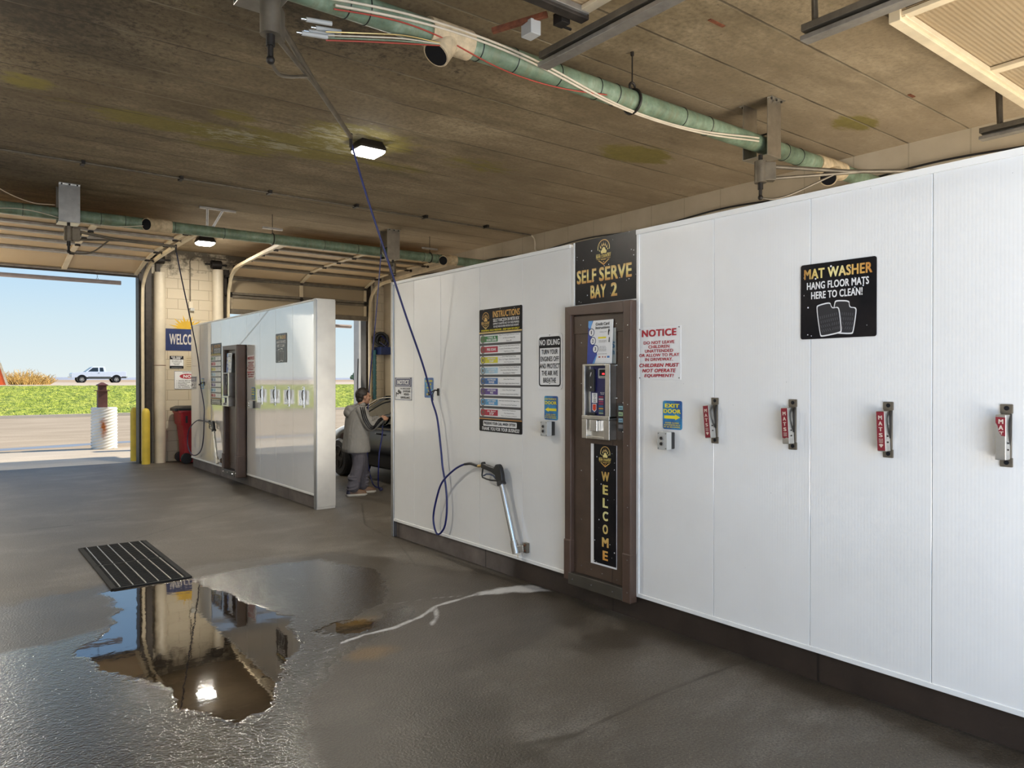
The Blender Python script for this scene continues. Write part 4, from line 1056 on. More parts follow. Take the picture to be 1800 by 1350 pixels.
# ---------------------------------------------------------------- the brown equipment doors with their pay stations
def meter_door(yl, label, zb=0.13, w=0.665):
    r = empty('equipment_door', wall_frame(yl, 0), label, 'door')
    m = MB(); m.box(0.065, w - 0.068, zb + 0.09, 2.12, 0.0, 0.028)
    m.build('panel', MT['brown'], r)
    m = MB(); m.box(0.0, 0.066, 0.158, 2.19, 0.0, 0.062); m.build('left_jamb', MT['brown2'], r, bevel=0.008)
    m = MB(); m.box(w - 0.068, w + 0.004, 0.125, 2.19, 0.0, 0.066); m.build('right_jamb', MT['brown2'], r, bevel=0.01)
    for n0, n1, a, b in ((0.0, 0.066, 0.158, 0.46), (w - 0.068, w + 0.004, 0.125, 0.463)):
        m = MB(); m.box(n0 - 0.003, n1 + 0.003, a, b, 0.0, 0.0695); m.build('jamb_cover', MT['brown2'], r, bevel=0.008)
    m = MB(); m.add([(0, 2.19, 0), (w + 0.004, 2.19, 0), (w - 0.068, 2.11, 0), (0.066, 2.125, 0), (0, 2.19, 0.064), (w + 0.004, 2.19, 0.064), (w - 0.068, 2.11, 0.064), (0.066, 2.125, 0.064)], [(0, 1, 5, 4), (1, 2, 6, 5), (2, 3, 7, 6), (3, 0, 4, 7), (4, 5, 6, 7), (3, 2, 1, 0)])
    m.build('header', MT['brown2'], r, bevel=0.004)
    m = MB(); m.box(0.066, w - 0.070, 1.985, 2.115, 0.028, 0.034); m.build('top_plate', MT['brown'], r, bevel=0.002)
    m = MB(); m.box(0.195, w - 0.20, zb + 0.095, 0.318, 0.028, 0.033); m.build('lower_plate', MT['brown'], r, bevel=0.002)
    m = MB(); m.box(0.205, w - 0.20, 1.185, 1.25, 0.028, 0.034); m.build('filler_plate', MT['brown'], r, bevel=0.002)
    m = MB(); m.box(0.05, w - 0.066, zb, zb + 0.088, 0.0, 0.072); m.build('kick_plate', MT['olive'], r, bevel=0.004)
    sc = [(0.15, v) for v in (0.28, 0.62, 0.98, 1.62, 1.92, 2.05)] + [(w - 0.155, v) for v in (0.25, 0.56, 0.9, 1.18, 1.52, 1.75, 1.85, 2.04)]
    for u, v in sc:
        m = MB(); m.cyl((u, v, 0.027), (u, v, 0.037 if v > 1.98 else 0.031), 0.0055, 0.004, 8); m.build('screw', MT['chrome'], r)
    for u, v in [(w - 0.018, q) for q in (0.2, 0.42, 0.78, 1.2, 1.48, 1.8, 2.02)]:
        m = MB(); m.cyl((u, v, 0.064), (u, v, 0.070 if v > 0.46 else 0.073), 0.0055, 0.004, 8); m.build('screw', MT['chrome'], r)
    for u, v in ((0.10, zb + 0.045), (0.30, zb + 0.045), (0.51, zb + 0.045)):
        m = MB(); m.cyl((u, v, 0.071), (u, v, 0.076), 0.0055, 0.004, 8); m.build('screw', MT['chrome'], r)
    for u, v in ((0.26, 0.275), (0.37, 0.265)):
        m = MB(); m.cyl((u, v, 0.032), (u, v, 0.036), 0.0055, 0.004, 8); m.build('screw', MT['chrome'], r)
    return r
d1 = meter_door(4.097, 'brown painted steel equipment door under the SELF SERVE BAY 2 sign')
d2 = dup(d1, wall_frame(12.30, 0), 'brown painted steel equipment door set in the farther white wall')
d2.scale = (1.12, 1.0, 2.2)
def welcome_sign(yl, z, label):
    r = empty('welcome_sign', wall_frame(yl, z, WX - 0.029), label, 'sign')
    w, h = 0.255, 0.865
    m = MB(); m.box(0, w, 0, h, 0.0, 0.006); m.build('leak_light_backing', MT['signwhite'], r)  # white margin stands for light leaking round the panel edge
    m = MB(); m.box(0.034, w, 0.014, h, 0.006, 0.009); p = m.build('face', MT['star'], r)
    g = PR(0.0100); k = PR(0.0112)
    logo(g, k, 0.034 + (w - 0.034) * 0.52, 0.815 * h, 0.175 * h); k.done('badge_band', MT['black'], r); g.done('badge', MT['gold'], r)
    g = PR(0.0100)
    for i, ch in enumerate('WELCOME'):
        v = (0.700 - 0.108 * i) * h
        g.text(ch, 0.034 + (w - 0.034) * 0.53, v, (0.078 if ch == 'W' else 0.066 if ch == 'M' else 0.052) * 1.0, 0.078 * h, 0.045)
    g.done('lettering', MT['goldv'], r)
    return r
wp = welcome_sign(3.842, 0.322, 'tall black WELCOME panel with gold letters on the nearer brown door')
def dark_slot(yl, z, label):
    r = empty('light_panel', wall_frame(yl, z, WX - 0.031), label, 'panel')
    m = MB(); m.box(0, 0.25, 0, 0.82, 0, 0.006); m.build('frame', MT['steel'], r)
    m = MB(); m.box(0.15, 0.24, 0.12, 0.80, 0.006, 0.012); m.build('face', simple('lit_panel_cream', (0.70, 0.58, 0.36), 0.4), r)
    return r
dark_slot(11.98, 0.35, 'tall narrow pale panel on the lower half of the farther brown door')
PAYS = Matrix.Diagonal((0.82, 1.0, 0.55, 1.0))
def pay_station(yl, z, label, plain=False):
    """open stainless cabinet with the keypad face inside it"""
    r = empty('pay_station', wall_frame(yl, z, WX - 0.029) @ PAYS, label, 'payment machine')
    w, h, d = 0.335, 0.53, 0.12
    m = MB()
    m.box(0, 0.03, 0.15, h, 0, d); m.box(w - 0.055, w, 0.15, h, 0, d); m.box(0.03, w - 0.055, h - 0.012, h, 0, d + 0.01); m.box(0.0, w, 0.138, 0.165, 0, d + 0.012); m.box(0.03, w - 0.055, 0.165, h - 0.012, 0, 0.03)
    m.build('cabinet', MT['steel'], r, bevel=0.003)
    m = MB()
    m.box(0, 0.06, 0, 0.137, 0, d + 0.01); m.box(w - 0.07, w, 0, 0.137, 0, d + 0.01); m.box(0.06, w - 0.07, 0, 0.137, 0, d - 0.035); m.box(0.06, w - 0.07, 0.0, 0.018, d - 0.04, d + 0.01)
    m.build('coin_vault', MT['steel'], r, bevel=0.003)
    m = MB(); m.box(0.115, 0.20, 0.055, 0.135, d - 0.035, d + 0.03); m.build('vault_lock_cover', MT['chrome'], r, bevel=0.004)
    f = MB(); f.box(0.055, w - 0.055, 0.165, h - 0.012, 0.03, 0.05); fa = f.build('keypad_face', MT['navy'], r)
    m = MB(); m.prism(rrect(0.155, 0.43, 0.27, 0.50, 0.008), 0.05, 0.056); led = m.build('display_bezel', MT['greyplastic'], r)
    m = MB(); m.box(0.168, 0.262, 0.447, 0.492, 0.056, 0.058); m.build('display', MT['black'], led)
    p = PR(0.0585); p.text('000', 0.217, 0.456, 0.03, 0.011, 0.04); p.done('digits', MT['led'], led)
    p = PR(0.0565); p.text('TIME REMAINING', 0.213, 0.435, 0.085, 0.007, 0.02); p.done('display_lettering', MT['black'], led)
    m = MB(); m.prism(rrect(0.062, 0.335, 0.118, 0.495, 0.006), 0.05, 0.085); cr = m.build('card_reader', MT['rubber'], r, bevel=0.003)
    p = PR(0.0857); p.poly([(0.076, 0.44), (0.086, 0.46), (0.09, 0.475), (0.08, 0.47), (0.074, 0.45)]); p.disc(0.082, 0.366, 0.007); p.done('reader_mark', MT['signwhite'], cr)
    p = PR(0.0508); p.rect(0.072, 0.275, 0.138, 0.325); p.rect(0.072, 0.255, 0.138, 0.275); p.done('instruction_sticker', MT['signwhite'], r)
    p = PR(0.0516)
    for j, s_ in enumerate(('INSERT', 'TOKENS', 'OR', 'CARD', 'HERE')): p.text(s_, 0.107, 0.312 - 0.0125 * j, 0.034 if s_ != 'OR' else 0.014, 0.007, 0.02)
    p.done('sticker_lettering', MT['black'], r)
    p = PR(0.0508); p.poly([(0.078, 0.248), (0.078, 0.205), (0.103, 0.188), (0.128, 0.205), (0.128, 0.248)]); p.done('shield_border', MT['signwhite'], r)
    p = PR(0.0516); p.poly([(0.083, 0.244), (0.083, 0.208), (0.103, 0.195), (0.123, 0.208), (0.123, 0.244)]); p.done('shield', simple('shield_red', (0.62, 0.05, 0.02), 0.4), r)
    m = MB(); m.box(0.06, 0.13, 0.168, 0.186, 0.05, 0.09); m.build('bill_slot', MT['rubber'], r, bevel=0.003)
    p = PR(0.0508)
    p.text('SELECT WASH', 0.20, 0.325, 0.05, 0.006, 0.02); p.text('FUNCTION', 0.20, 0.315, 0.04, 0.006, 0.02); p.done('keypad_lettering', MT['signwhite'], r)
    cols = ((0.30, 0.02, 0.06), (0.55, 0.5, 0.5), (0.35, 0.05, 0.13), (0.33, 0.03, 0.08), (0.03, 0.15, 0.30), (0.55, 0.28, 0.05), (0.03, 0.16, 0.24), (0.30, 0.38, 0.25))
    for i, c in enumerate(cols):
        v = 0.298 - 0.0165 * i
        m = MB(); m.box(0.158, 0.212, v - 0.0055, v + 0.0055, 0.05, 0.0525); m.build('function_button', simple('button_%d' % i, c, 0.4, var=0.05), r)
    m = MB(); m.box(0.25, 0.268, 0.21, 0.32, 0.05, 0.052); m.build('side_sticker', MT['yellow'], r)
    m = MB(); m.box(0.252, 0.268, 0.35, 0.40, 0.05, 0.052); m.build('side_sticker', MT['signwhite'], r)
    return r
ps = pay_station(3.868, 1.228, 'stainless pay station with navy keypad on the nearer brown door')
p2_ = dup(ps, wall_frame(12.16, 1.225, WX - 0.06) @ Matrix.Diagonal((1.0, 1.0, 1.0, 1.0)), 'stainless pay station on the farther brown door, seen almost edge-on')
def credit_sign(yl, z, label):
    r = empty('credit_card_sign', wall_frame(yl, z, WX - 0.034 - 0.022) @ Euler((-0.05, 0, 0)).to_matrix().to_4x4(), label, 'sign')
    w, h = 0.245, 0.31
    pl = MB(); pl.box(0, w, 0, h, 0, 0.004); pl.build('board', MT['signwhite'], r)
    b = PR(0.0050); b.poly([(0, 0), (0.075, 0), (0.10, 0.06), (0.095, 0.10), (0.05, 0.17), (0.025, 0.23), (0.03, 0.27), (0.05, h), (0, h)]); b.done('blue_margin', simple('print_blue', (0.02, 0.045, 0.30), 0.35, var=0.2), r)
    b = PR(0.0056); b.poly([(0.055, 0), (0.075, 0), (0.10, 0.06), (0.092, 0.06)]); b.poly([(0.0, 0.265), (0.024, 0.25), (0.03, 0.27), (0.045, h), (0.0, h)]); b.done('light_blue_margin', simple('print_sky', (0.12, 0.34, 0.70), 0.35, var=0.1), r)
    rg = PR(0.0060); wd = PR(0.0066); nm = PR(0.0072)
    for i, (u, v) in enumerate(((0.036, 0.225), (0.054, 0.163), (0.082, 0.105))):
        rg.disc(u, v, 0.030); wd.disc(u, v, 0.025); nm.text(str(i + 1), u, v - 0.013, 0.007 if i == 0 else 0.014, 0.026, 0.03)
    nm.text('Credit Card', 0.145, 0.272, 0.135, 0.022, 0.015); nm.text('Instructions', 0.147, 0.247, 0.14, 0.020, 0.015)
    for v, s_, ww in ((0.222, 'SWIPE CARD TO PAY', 0.07), (0.160, 'REMOVE CARD QUICKLY', 0.08), (0.151, 'AND WAIT FOR APPROVAL', 0.08), (0.118, 'PRESS A BUTTON', 0.06), (0.108, 'BEGIN TO WASH AND', 0.07), (0.098, 'SWIPE CARD WHEN', 0.07), (0.088, 'YOU ARE FINISHED', 0.07), (0.066, 'MINIMUM CHARGE APPLIES', 0.09)): nm.text(s_, 0.155, v, ww, 0.0055, 0.01)
    nm.poly([(0.205, 0.20), (0.212, 0.20), (0.214, 0.22), (0.220, 0.232), (0.213, 0.245), (0.206, 0.24), (0.203, 0.225)]); nm.poly([(0.212, 0.15), (0.222, 0.15), (0.222, 0.185), (0.214, 0.185)])
    rg.done('number_ring', MT['blueprint'], r); wd.done('number_disc', MT['signwhite'], r); nm.done('lettering', MT['black'], r)
    y = PR(0.0056); y.rect(0.105, 0.178, 0.185, 0.19); y.done('highlight_bar', MT['yellow'], r)
    c = PR(0.0056); c.rect(0.20, 0.040, 0.225, 0.054); c.done('card_symbol', simple('print_mid_blue', (0.05, 0.18, 0.45), 0.35), r)
    c = PR(0.0056); c.disc(0.158, 0.047, 0.006); c.disc(0.182, 0.046, 0.006); c.rect(0.115, 0.042, 0.135, 0.052); c.done('card_symbol', simple('print_dull_red', (0.35, 0.08, 0.06), 0.35), r)
    return r
cs = credit_sign(3.856, 1.762, 'white and blue Credit Card Instructions sign leaning on the pay station')
dup(cs, wall_frame(12.13, 1.76, WX - 0.124) @ Euler((-0.05, 0, 0)).to_matrix().to_4x4(), 'pale paper sign leaning above the pay station on the farther brown door')
# clear board behind the card sign and the vending strip beside the pay station
o, w, h = sign('hours_sign', 0, 0, 0, 0, simple('pale_board', (0.34, 0.36, 0.34), 0.2, var=0.1), 'pale sign half hidden behind the credit card sign', M=wall_frame(3.74, 1.762, WX - 0.0355), w=0.15, h=0.25, t=0.003)
p = PR(N1); p.text('S', 0.128, 0.108, 0.032, 0.045, 0.05); p.text('h', 0.128, 0.062, 0.024, 0.04, 0.03); p.done('lettering', simple('faded_blue', (0.04, 0.12, 0.2), 0.4), o)
def token_strip(yl, z, label):
    r = empty('button_strip', wall_frame(yl, z, WX - 0.029), label, 'button panel')
    m = MB(); m.box(0, 0.06, 0, 0.19, 0, 0.022); m.build('housing', MT['rubber'], r, bevel=0.004)
    for i, c in enumerate(((0.16, 0.16, 0.17), (0.20, 0.34, 0.42), (0.30, 0.42, 0.22), (0.22, 0.40, 0.44))):
        m = MB(); m.box(0.010, 0.052, 0.018 + 0.043 * i, 0.046 + 0.043 * i, 0.02, 0.029); k = m.build('label_tab', simple('tab_%d' % i, c, 0.4, var=0.1), r, bevel=0.002)
        if i: p = PR(0.0300); p.text(('ON', 'WAX', 'FOAM')[i - 1], 0.031, 0.027 + 0.043 * i, 0.028, 0.009, 0.02); p.done('tab_lettering', MT['blueprint'], k)
    screws(r, ((0.03, -0.005), (0.03, 0.196)), MT['chrome'], 0.006, 0.0)
    return r
token_strip(3.557, 1.293, 'narrow black strip of coloured tabs right of the pay station')
# ---------------------------------------------------------------- hoses, spray guns and their holders on the divider walls
def hose(pts, label, mat, r=0.0095, n=8, group=None, sleeve=None):
    m = MB(); m.tube(catmull(pts, n), r, 10)
    o = m.build('wash_hose', mat, None, smooth=True); tag(o, label, 'hose', group)
    if sleeve:
        s_ = MB(); s_.tube(catmull(sleeve, 6), r * 1.25, 10); s_.build('end_sleeve', MT['rubber'], o, smooth=True)
    return o
HX = 3.685
h1 = [(2.80, 5.86, 3.70), (2.95, 5.87, 3.27), (3.16, 5.89, 2.75), (3.38, 5.92, 2.22), (3.56, 5.95, 1.82), (3.665, 5.967, 1.53), (3.668, 5.94, 1.44), (3.68, 5.87, 1.28), (HX, 5.814, 0.996), (HX, 5.785, 0.834), (HX + 0.012, 5.754, 0.674), (HX + 0.012, 5.731, 0.513), (HX + 0.01, 5.739, 0.365),
      (HX + 0.01, 5.783, 0.258), (HX, 5.862, 0.195), (HX, 5.922, 0.235), (HX, 5.948, 0.35), (HX - 0.01, 5.877, 0.526), (HX - 0.025, 5.754, 0.698), (HX - 0.02, 5.563, 0.831), (HX - 0.01, 5.419, 0.893), (HX, 5.328, 0.907), (HX, 5.25, 0.900)]
hose(h1, 'long blue wash hose hanging from the ceiling boom and looping below the nearer wall hook', MT['hose'], sleeve=[(HX - 0.008, 5.408, 0.896), (HX, 5.328, 0.907), (HX, 5.25, 0.900), (HX, 5.215, 0.897)])
h2 = [(2.76, 11.66, 3.58), (2.92, 12.0, 3.2), (3.2, 12.6, 2.62), (3.48, 13.25, 2.05), (3.66, 13.78, 1.62), (3.668, 13.80, 1.54), (3.675, 13.72, 1.40), (HX, 13.62, 1.15), (HX, 13.63, 0.96), (HX, 13.67, 0.62), (HX, 13.80, 0.40), (HX, 14.07, 0.282), (HX, 14.42, 0.25), (HX, 14.68, 0.36), (HX, 14.74, 0.541), (HX - 0.01, 14.53, 0.745), (HX, 14.069, 0.904), (HX, 13.70, 0.912), (HX, 13.45, 0.905)]
hose(h2, 'dark wash hose looping on the farther wall, hung from the rear boom', MT['darkhose'], sleeve=[(HX, 14.0, 0.906), (HX, 13.70, 0.912), (HX, 13.45, 0.905), (HX, 13.38, 0.900)])
def spray_gun(M, label):
    """u right along the wall, v up; the grip's hose end is at u = 0"""
    r = empty('spray_gun', M, label, 'spray gun')
    D = lambda q: (5.16 - q[0], q[1])
    m = MB(); m.tube([(-0.065, 0.895, 0.065), (-0.045, 0.897, 0.065), (-0.01, 0.902, 0.065), (0.012, 0.905, 0.065)], [0.010, 0.0135, 0.0135, 0.010], 8); m.build('hose_connector', MT['brass'], r)
    m = MB()
    m.prism([D(q) for q in [(5.150, 0.926), (5.146, 0.886), (5.0, 0.866), (4.948, 0.846), (4.925, 0.79), (4.845, 0.805), (4.856, 0.86), (4.874, 0.912), (4.895, 0.935), (4.915, 0.942), (4.940, 0.935), (4.965, 0.905), (5.05, 0.915), (5.125, 0.926), (5.128, 0.94), (5.142, 0.94)]], 0.045, 0.085)
    m.build('grip', MT['rubber'], r, bevel=0.010)
    m = MB(); m.tube([D(q) + (0.065,) for q in [(5.140, 0.895), (5.155, 0.825), (5.148, 0.806), (5.09, 0.797), (5.02, 0.794), (4.93, 0.800)]], 0.007, 8); m.build('trigger_guard', MT['rubber'], r, smooth=True)
    m = MB(); m.tube([D(q) + (0.065,) for q in [(5.13, 0.822), (5.09, 0.840), (5.042, 0.844), (4.993, 0.836), (4.955, 0.815)]], 0.0075, 8); m.build('trigger', simple('trigger_blue_grey', (0.05, 0.07, 0.13), 0.4), r, smooth=True)
    m = MB(); q0 = D((4.885, 0.80)); q1 = D((4.872, 0.772)); m.cyl(q0 + (0.065,), q1 + (0.065,), 0.037, 0.040, 20); m.build('collar', MT['rubber'], r, bevel=0.003)
    return r
def gun_holder(M, label):
    r = empty('gun_holder', M, label, 'holder')
    a, b = (5.16 - 4.876, 0.782, 0.065), (5.16 - 4.706, 0.315, 0.065)
    m = MB(); m.cyl(a, b, 0.0225, seg=24); m.build('tube', MT['chrome'], r, smooth=True)
    m = MB(); d = (Vector(b) - Vector(a)).normalized(); m.cyl(Vector(b) - d * 0.005, Vector(b) + d * 0.085, 0.032, seg=24); m.cyl(Vector(b) - d * 0.022, Vector(b) + d * 0.0, 0.029, seg=24); m.build('cup', MT['steel'], r, smooth=True)
    c = Vector(b) + d * 0.04
    m = MB(); m.bar((c.x + 0.02, c.y - 0.005, 0.062), (c.x + 0.075, c.y + 0.005, 0.035), 0.05, 0.022, up=(0, 0, 1)); m.build('clamp', MT['steel'], r, bevel=0.003)
    m = MB(); m.box(c.x + 0.065, c.x + 0.105, c.y - 0.03, c.y + 0.05, 0.0, 0.03); p = m.build('wall_bracket', MT['dullsteel'], r, bevel=0.002)
    for v in (-0.012, 0.032):
        m = MB(); m.cyl((c.x + 0.085, c.y + v, 0.03), (c.x + 0.085, c.y + v, 0.037), 0.008, seg=6); m.build('bolt', MT['rust'], p)
    m = MB(); m.tube([(c.x + 0.03, c.y - 0.045, 0.06), (c.x + 0.028, c.y - 0.075, 0.06)], 0.002, 6); m.build('wire_tie', MT['brass'], r)
    return r
spray_gun(wall_frame(5.16, 0.0), 'black spray gun at the top of the steel tube on the nearer white wall')
gun_holder(wall_frame(5.16, 0.0), 'slanting stainless tube holding the spray gun on the nearer wall')
spray_gun(wall_frame(13.32, -0.005), 'black spray gun at the top of the steel tube on the farther wall')
gun_holder(wall_frame(13.32, -0.005), 'slanting steel tube holding the spray gun on the farther wall')

# ---------------------------------------------------------------- overhead pipes with fittings
PZ = 3.87
def big_pipe(name, y, x0, x1, label, bands, tees, wraps, light=True):
    r = empty(name, (x0, y, PZ), label, 'pipe')
    m = MB(); m.cyl((0, 0, 0), (x1 - x0, 0, 0), 0.08, seg=28); m.build('tube', MT['pipe'] if light else MT['pipe2'], r, smooth=True)
    for x in bands:
        m = MB(); m.torus((x - x0, 0, 0), (1, 0, 0), 0.082, 0.0035, 24, 6); m.build('cable_tie', MT['rubber'], r, smooth=True)
    for a, b in wraps:
        m = MB(); m.cyl((a - x0, 0, 0), (b - x0, 0, 0), 0.092, seg=24); m.build('wrap', MT['tan'], r, smooth=True)
    for x, d, L in tees:
        d = Vector(d).normalized()
        m = MB(); m.cyl((x - x0 - 0.16, 0, 0), (x - x0 + 0.16, 0, 0), 0.095, seg=24); p0 = Vector((x - x0, 0, 0)); m.cyl(p0, p0 + d * L, 0.088, 0.09, 24)
        t = m.build('tee', MT['tan'], r, smooth=True)
        m = MB(); m.cyl(p0 + d * (L + 0.001), p0 + d * (L + 0.004), 0.078, seg=24); m.build('open_end', MT['black'], t)
    return r
t_ = m_pipe(); t_.name = 'shaded_patina_pipe'; MT['pipe2'] = MT['pipe']
big_pipe('overhead_pipe', 4.04, -0.6, 8.44, 'pale green overhead pipe crossing the ceiling nearest the camera', [1.9, 2.03, 2.85, 3.15, 3.55, 3.95, 4.15, 4.95, 5.3, 6.5, 6.75], [(2.62, (-0.62, -0.08, -0.80), 0.17), (7.45, (-0.80, -0.22, -0.52), 0.26)], [(7.1, 7.3)])
big_pipe('overhead_pipe', 11.5, -0.6, 8.44, 'dark green overhead pipe crossing above the rear bay doors', [0.85, 1.75, 2.05, 2.7, 3.4, 5.0, 5.6, 6.9, 7.2], [(2.50, (-0.80, -0.55, -0.12), 0.24), (7.45, (-0.80, -0.55, -0.2), 0.24)], [])
def wrapped(y, x0, x1, turns, ph, rad, mat, label, sag=0.0, r=0.008, cat='cable', dz=0.0):
    P = []
    n = 60
    for k in range(n + 1):
        t = k / n; a = ph + turns * math.sin(t * PI * 2.2) * 1.6
        s_ = sag * math.sin(t * PI) ** 2
        P.append((x0 + (x1 - x0) * t, y - (rad + s_ * 0.3) * math.cos(a), PZ + (rad) * math.sin(a) - s_ + dz))
    m = MB(); m.tube(P, r, 8); return tag(m.build('cable', mat, None, smooth=True), label, cat)
wrapped(4.04, 1.75, 5.95, 0.55, -0.5, 0.095, MT['cable'], 'cream cable strapped along the underside of the nearer green pipe')
wrapped(4.04, 1.80, 5.95, 0.5, -0.75, 0.097, MT['cable'], 'second cream cable strapped lower on the nearer green pipe')
wrapped(4.04, 1.80, 4.0, 0.35, -1.0, 0.095, MT['redcable'], 'thin red cable strapped under the nearer green pipe', r=0.005)
wrapped(11.5, 0.4, 2.3, 0.4, -0.8, 0.095, MT['cable'], 'thin cream cable along the darker rear pipe', r=0.006)
def cable(pts, r, mat, label, name='cable', cat='cable', n=8):
    m = MB(); m.tube(catmull(pts, n), r, 8); return tag(m.build(name, mat, None, smooth=True), label, cat)
cable([(0.35, 10.6, 4.16), (0.55, 10.85, 3.98), (0.9, 11.2, 3.92), (1.2, 11.4, 3.96)], 0.006, MT['cable'], 'loose cream cable drooping to the rear green pipe at the left')
# hangers
def ring_hanger(x, y, label):
    r = empty('pipe_hanger', (x, y, PZ), label, 'pipe hanger')
    m = MB(); m.torus((0, 0, -0.005), (1, 0, 0), 0.094, 0.011, 26, 8); m.build('ring', MT['darkmetal'], r, smooth=True)
    m = MB(); m.torus((0, 0, 0.115), (0, 1, 0), 0.03, 0.010, 18, 8); m.build('swivel', MT['darkmetal'], r, smooth=True)
    m = MB(); m.cyl((0, 0, 0.135), (0, 0, CH - PZ), 0.0055, seg=8); m.cyl((0, 0, CH - PZ - 0.03), (0, 0, CH - PZ), 0.014, seg=8); m.build('rod', MT['darkmetal'], r)
    return r
ring_hanger(4.36, 4.04, 'dark iron ring hanger holding the nearer green pipe')
def rod_hanger(x, y, label):
    r = empty('pipe_hanger', (x, y, PZ), label, 'pipe hanger')
    m = MB(); m.box(-0.16, 0.16, -0.02, 0.02, 0.15, 0.18); m.build('strut', MT['galv'], r)
    m = MB(); m.torus((0, 0, 0), (1, 0, 0), 0.09, 0.008, 22, 6); m.build('ring', MT['darkmetal'], r, smooth=True)
    m = MB(); m.cyl((0, 0, 0.08), (0, 0, CH - PZ), 0.005, seg=8); m.build('rod', MT['darkmetal'], r)
    return r
rod_hanger(4.15, 11.5, 'threaded rod hanger on the rear pipe above the far divider wall')
rod_hanger(7.05, 11.5, 'strut hanger on the rear pipe over the second bay')
def perforated(m, p0, p1, w=0.038):
    m.bar(p0, p1, w, 0.004, up=(0, 1, 0)); m.bar(p0, p1, 0.004, w, up=(0, 1, 0))
r = empty('angle_hanger', (3.2, 11.62, CH), 'perforated angle iron hanger screwed to the ceiling by the rear pipe', 'hanger')
m = MB(); m.box(-0.12, 0.42, -0.02, 0.02, -0.03, 0); m.build('ceiling_strip', MT['galv'], r)
m = MB(); perforated(m, (0.0, 0, -0.03), (0.0, 0.03, -0.36)); m.build('leg', MT['galv'], r)
m = MB(); perforated(m, (0.22, 0, -0.03), (0.04, 0.05, -0.38)); m.build('leg', MT['galv'], r)

# ---------------------------------------------------------------- swivelling ceiling booms
def boom_bracket(x, y, w, label, zb=3.735):
    r = empty('boom_bracket', (x, y, CH), label, 'bracket')
    d = zb - CH
    for s in (-1, 1):
        m = MB(); m.box(-w / 2, w / 2, s * 0.13 - 0.004, s * 0.13 + 0.004, d, 0.0); m.box(-w / 2, w / 2, s * 0.13 - (0.0 if s > 0 else 0.05), s * 0.13 + (0.05 if s > 0 else 0.0), -0.008, 0.0)
        p = m.build('side_plate', MT['steel'], r, bevel=0.002)
        for k in (-1, 0, 1):
            m = MB(); m.cyl((k * w * 0.36, s * 0.155, -0.008), (k * w * 0.36, s * 0.155, -0.022), 0.010, seg=6); m.build('bolt', MT['darkmetal'], p)
    m = MB(); m.box(-w / 2, w / 2, -0.134, 0.134, d - 0.008, d); m.build('bottom_plate', MT['steel'], r, bevel=0.002)
    m = MB(); m.cyl((-w * 0.3, -0.13, d + 0.2), (-w * 0.3, 0.13, d + 0.2), 0.008, seg=10); m.build('spacer_rod', MT['darkmetal'], r)
    return r
boom_bracket(1.40, 4.04, 0.22, 'steel ceiling bracket over the nearest boom at the top of the frame')
boom_bracket(6.14, 4.04, 0.22, 'stainless U bracket straddling the nearer green pipe over the second bay')
boom_bracket(1.365, 11.5, 0.25, 'stainless U bracket straddling the rear green pipe by the open left door', 3.755)
boom_bracket(6.235, 11.5, 0.245, 'stainless U bracket straddling the rear green pipe over the second bay', 3.755)
def boom(pv, end, zp, label, swivel=0.06, arm_r=0.019, link=None):
    """pivot box under the bracket and a twin-tube arm reaching out to the hose"""
    px, py = pv
    r = empty('wash_boom', (px, py, zp), label, 'boom')
    m = MB(); m.cyl((0, 0, 0.16), (0, 0, 0.09), 0.02, seg=12); m.build('pivot_shaft', MT['darkmetal'], r)
    m = MB(); m.cyl((0, 0, 0.10), (0, 0, -0.10), 0.055, seg=20); m.build('pivot_housing', MT['dullsteel'], r, smooth=True)
    e = Vector(end) - Vector((px, py, zp)); d = Vector((e.x, e.y, 0)).normalized(); n = Vector((-d.y, d.x, 0))
    m = MB(); c = d * 0.07; m.bar(c + Vector((0, 0, 0.0)) - d * 0.045, c + d * 0.06, 0.09, 0.17); m.build('arm_socket', MT['dullsteel'], r, bevel=0.006)
    m = MB(); m.cyl((0, 0, -0.10), (0, 0, -0.16), 0.024, seg=12); m.cyl((0, 0, -0.16), (0, 0, -0.23), 0.016, seg=12); m.ball((0, 0, -0.235), 0.024, 10, 7); m.build('swivel_joint', MT['darkmetal'], r, smooth=True)
    a0 = d * 0.10 + Vector((0, 0, 0.05)); b0 = d * 0.10 + Vector((0, 0, -0.06)); mid = e * 0.42 + Vector((0, 0, 0.0))
    m = MB(); m.tube([a0, mid, e], arm_r, 10); m.tube([b0, mid + Vector((0, 0, -0.012)), e * 0.5], arm_r * 0.8, 8); m.build('arm', MT['dullsteel'], r, smooth=True)
    m = MB(); m.tube(catmull([(0, 0, -0.235), d * 0.12 + Vector((0, 0, -0.25)), d * 0.30 + Vector((0, 0, -0.20)), mid * 0.85 + Vector((0, 0, -0.02))], 6), 0.010, 8); m.build('hose_link', MT['dullsteel'], r, smooth=True)
    m = MB(); m.cyl(e + Vector((0, 0, 0.03)), e + Vector((0, 0, -0.09)), 0.016, 0.013, 10); m.build('end_elbow', MT['darkmetal'], r, smooth=True)
    return r
boom((1.42, 3.96), (2.80, 5.86, 3.74), 3.62, 'swivelling boom arm at the top of the frame carrying the long blue hose')
boom((1.36, 11.42), (2.76, 11.66, 3.62), 3.60, 'rear boom arm reaching right to the hose of the farther wall')
boom((6.0, 3.96), (7.45, 2.72, 3.56), 3.57, 'boom arm over the second bay reaching behind the top of the white wall')
boom((6.25, 11.42), (5.35, 10.15, 3.66), 3.58, 'rear boom arm over the second bay above the person')
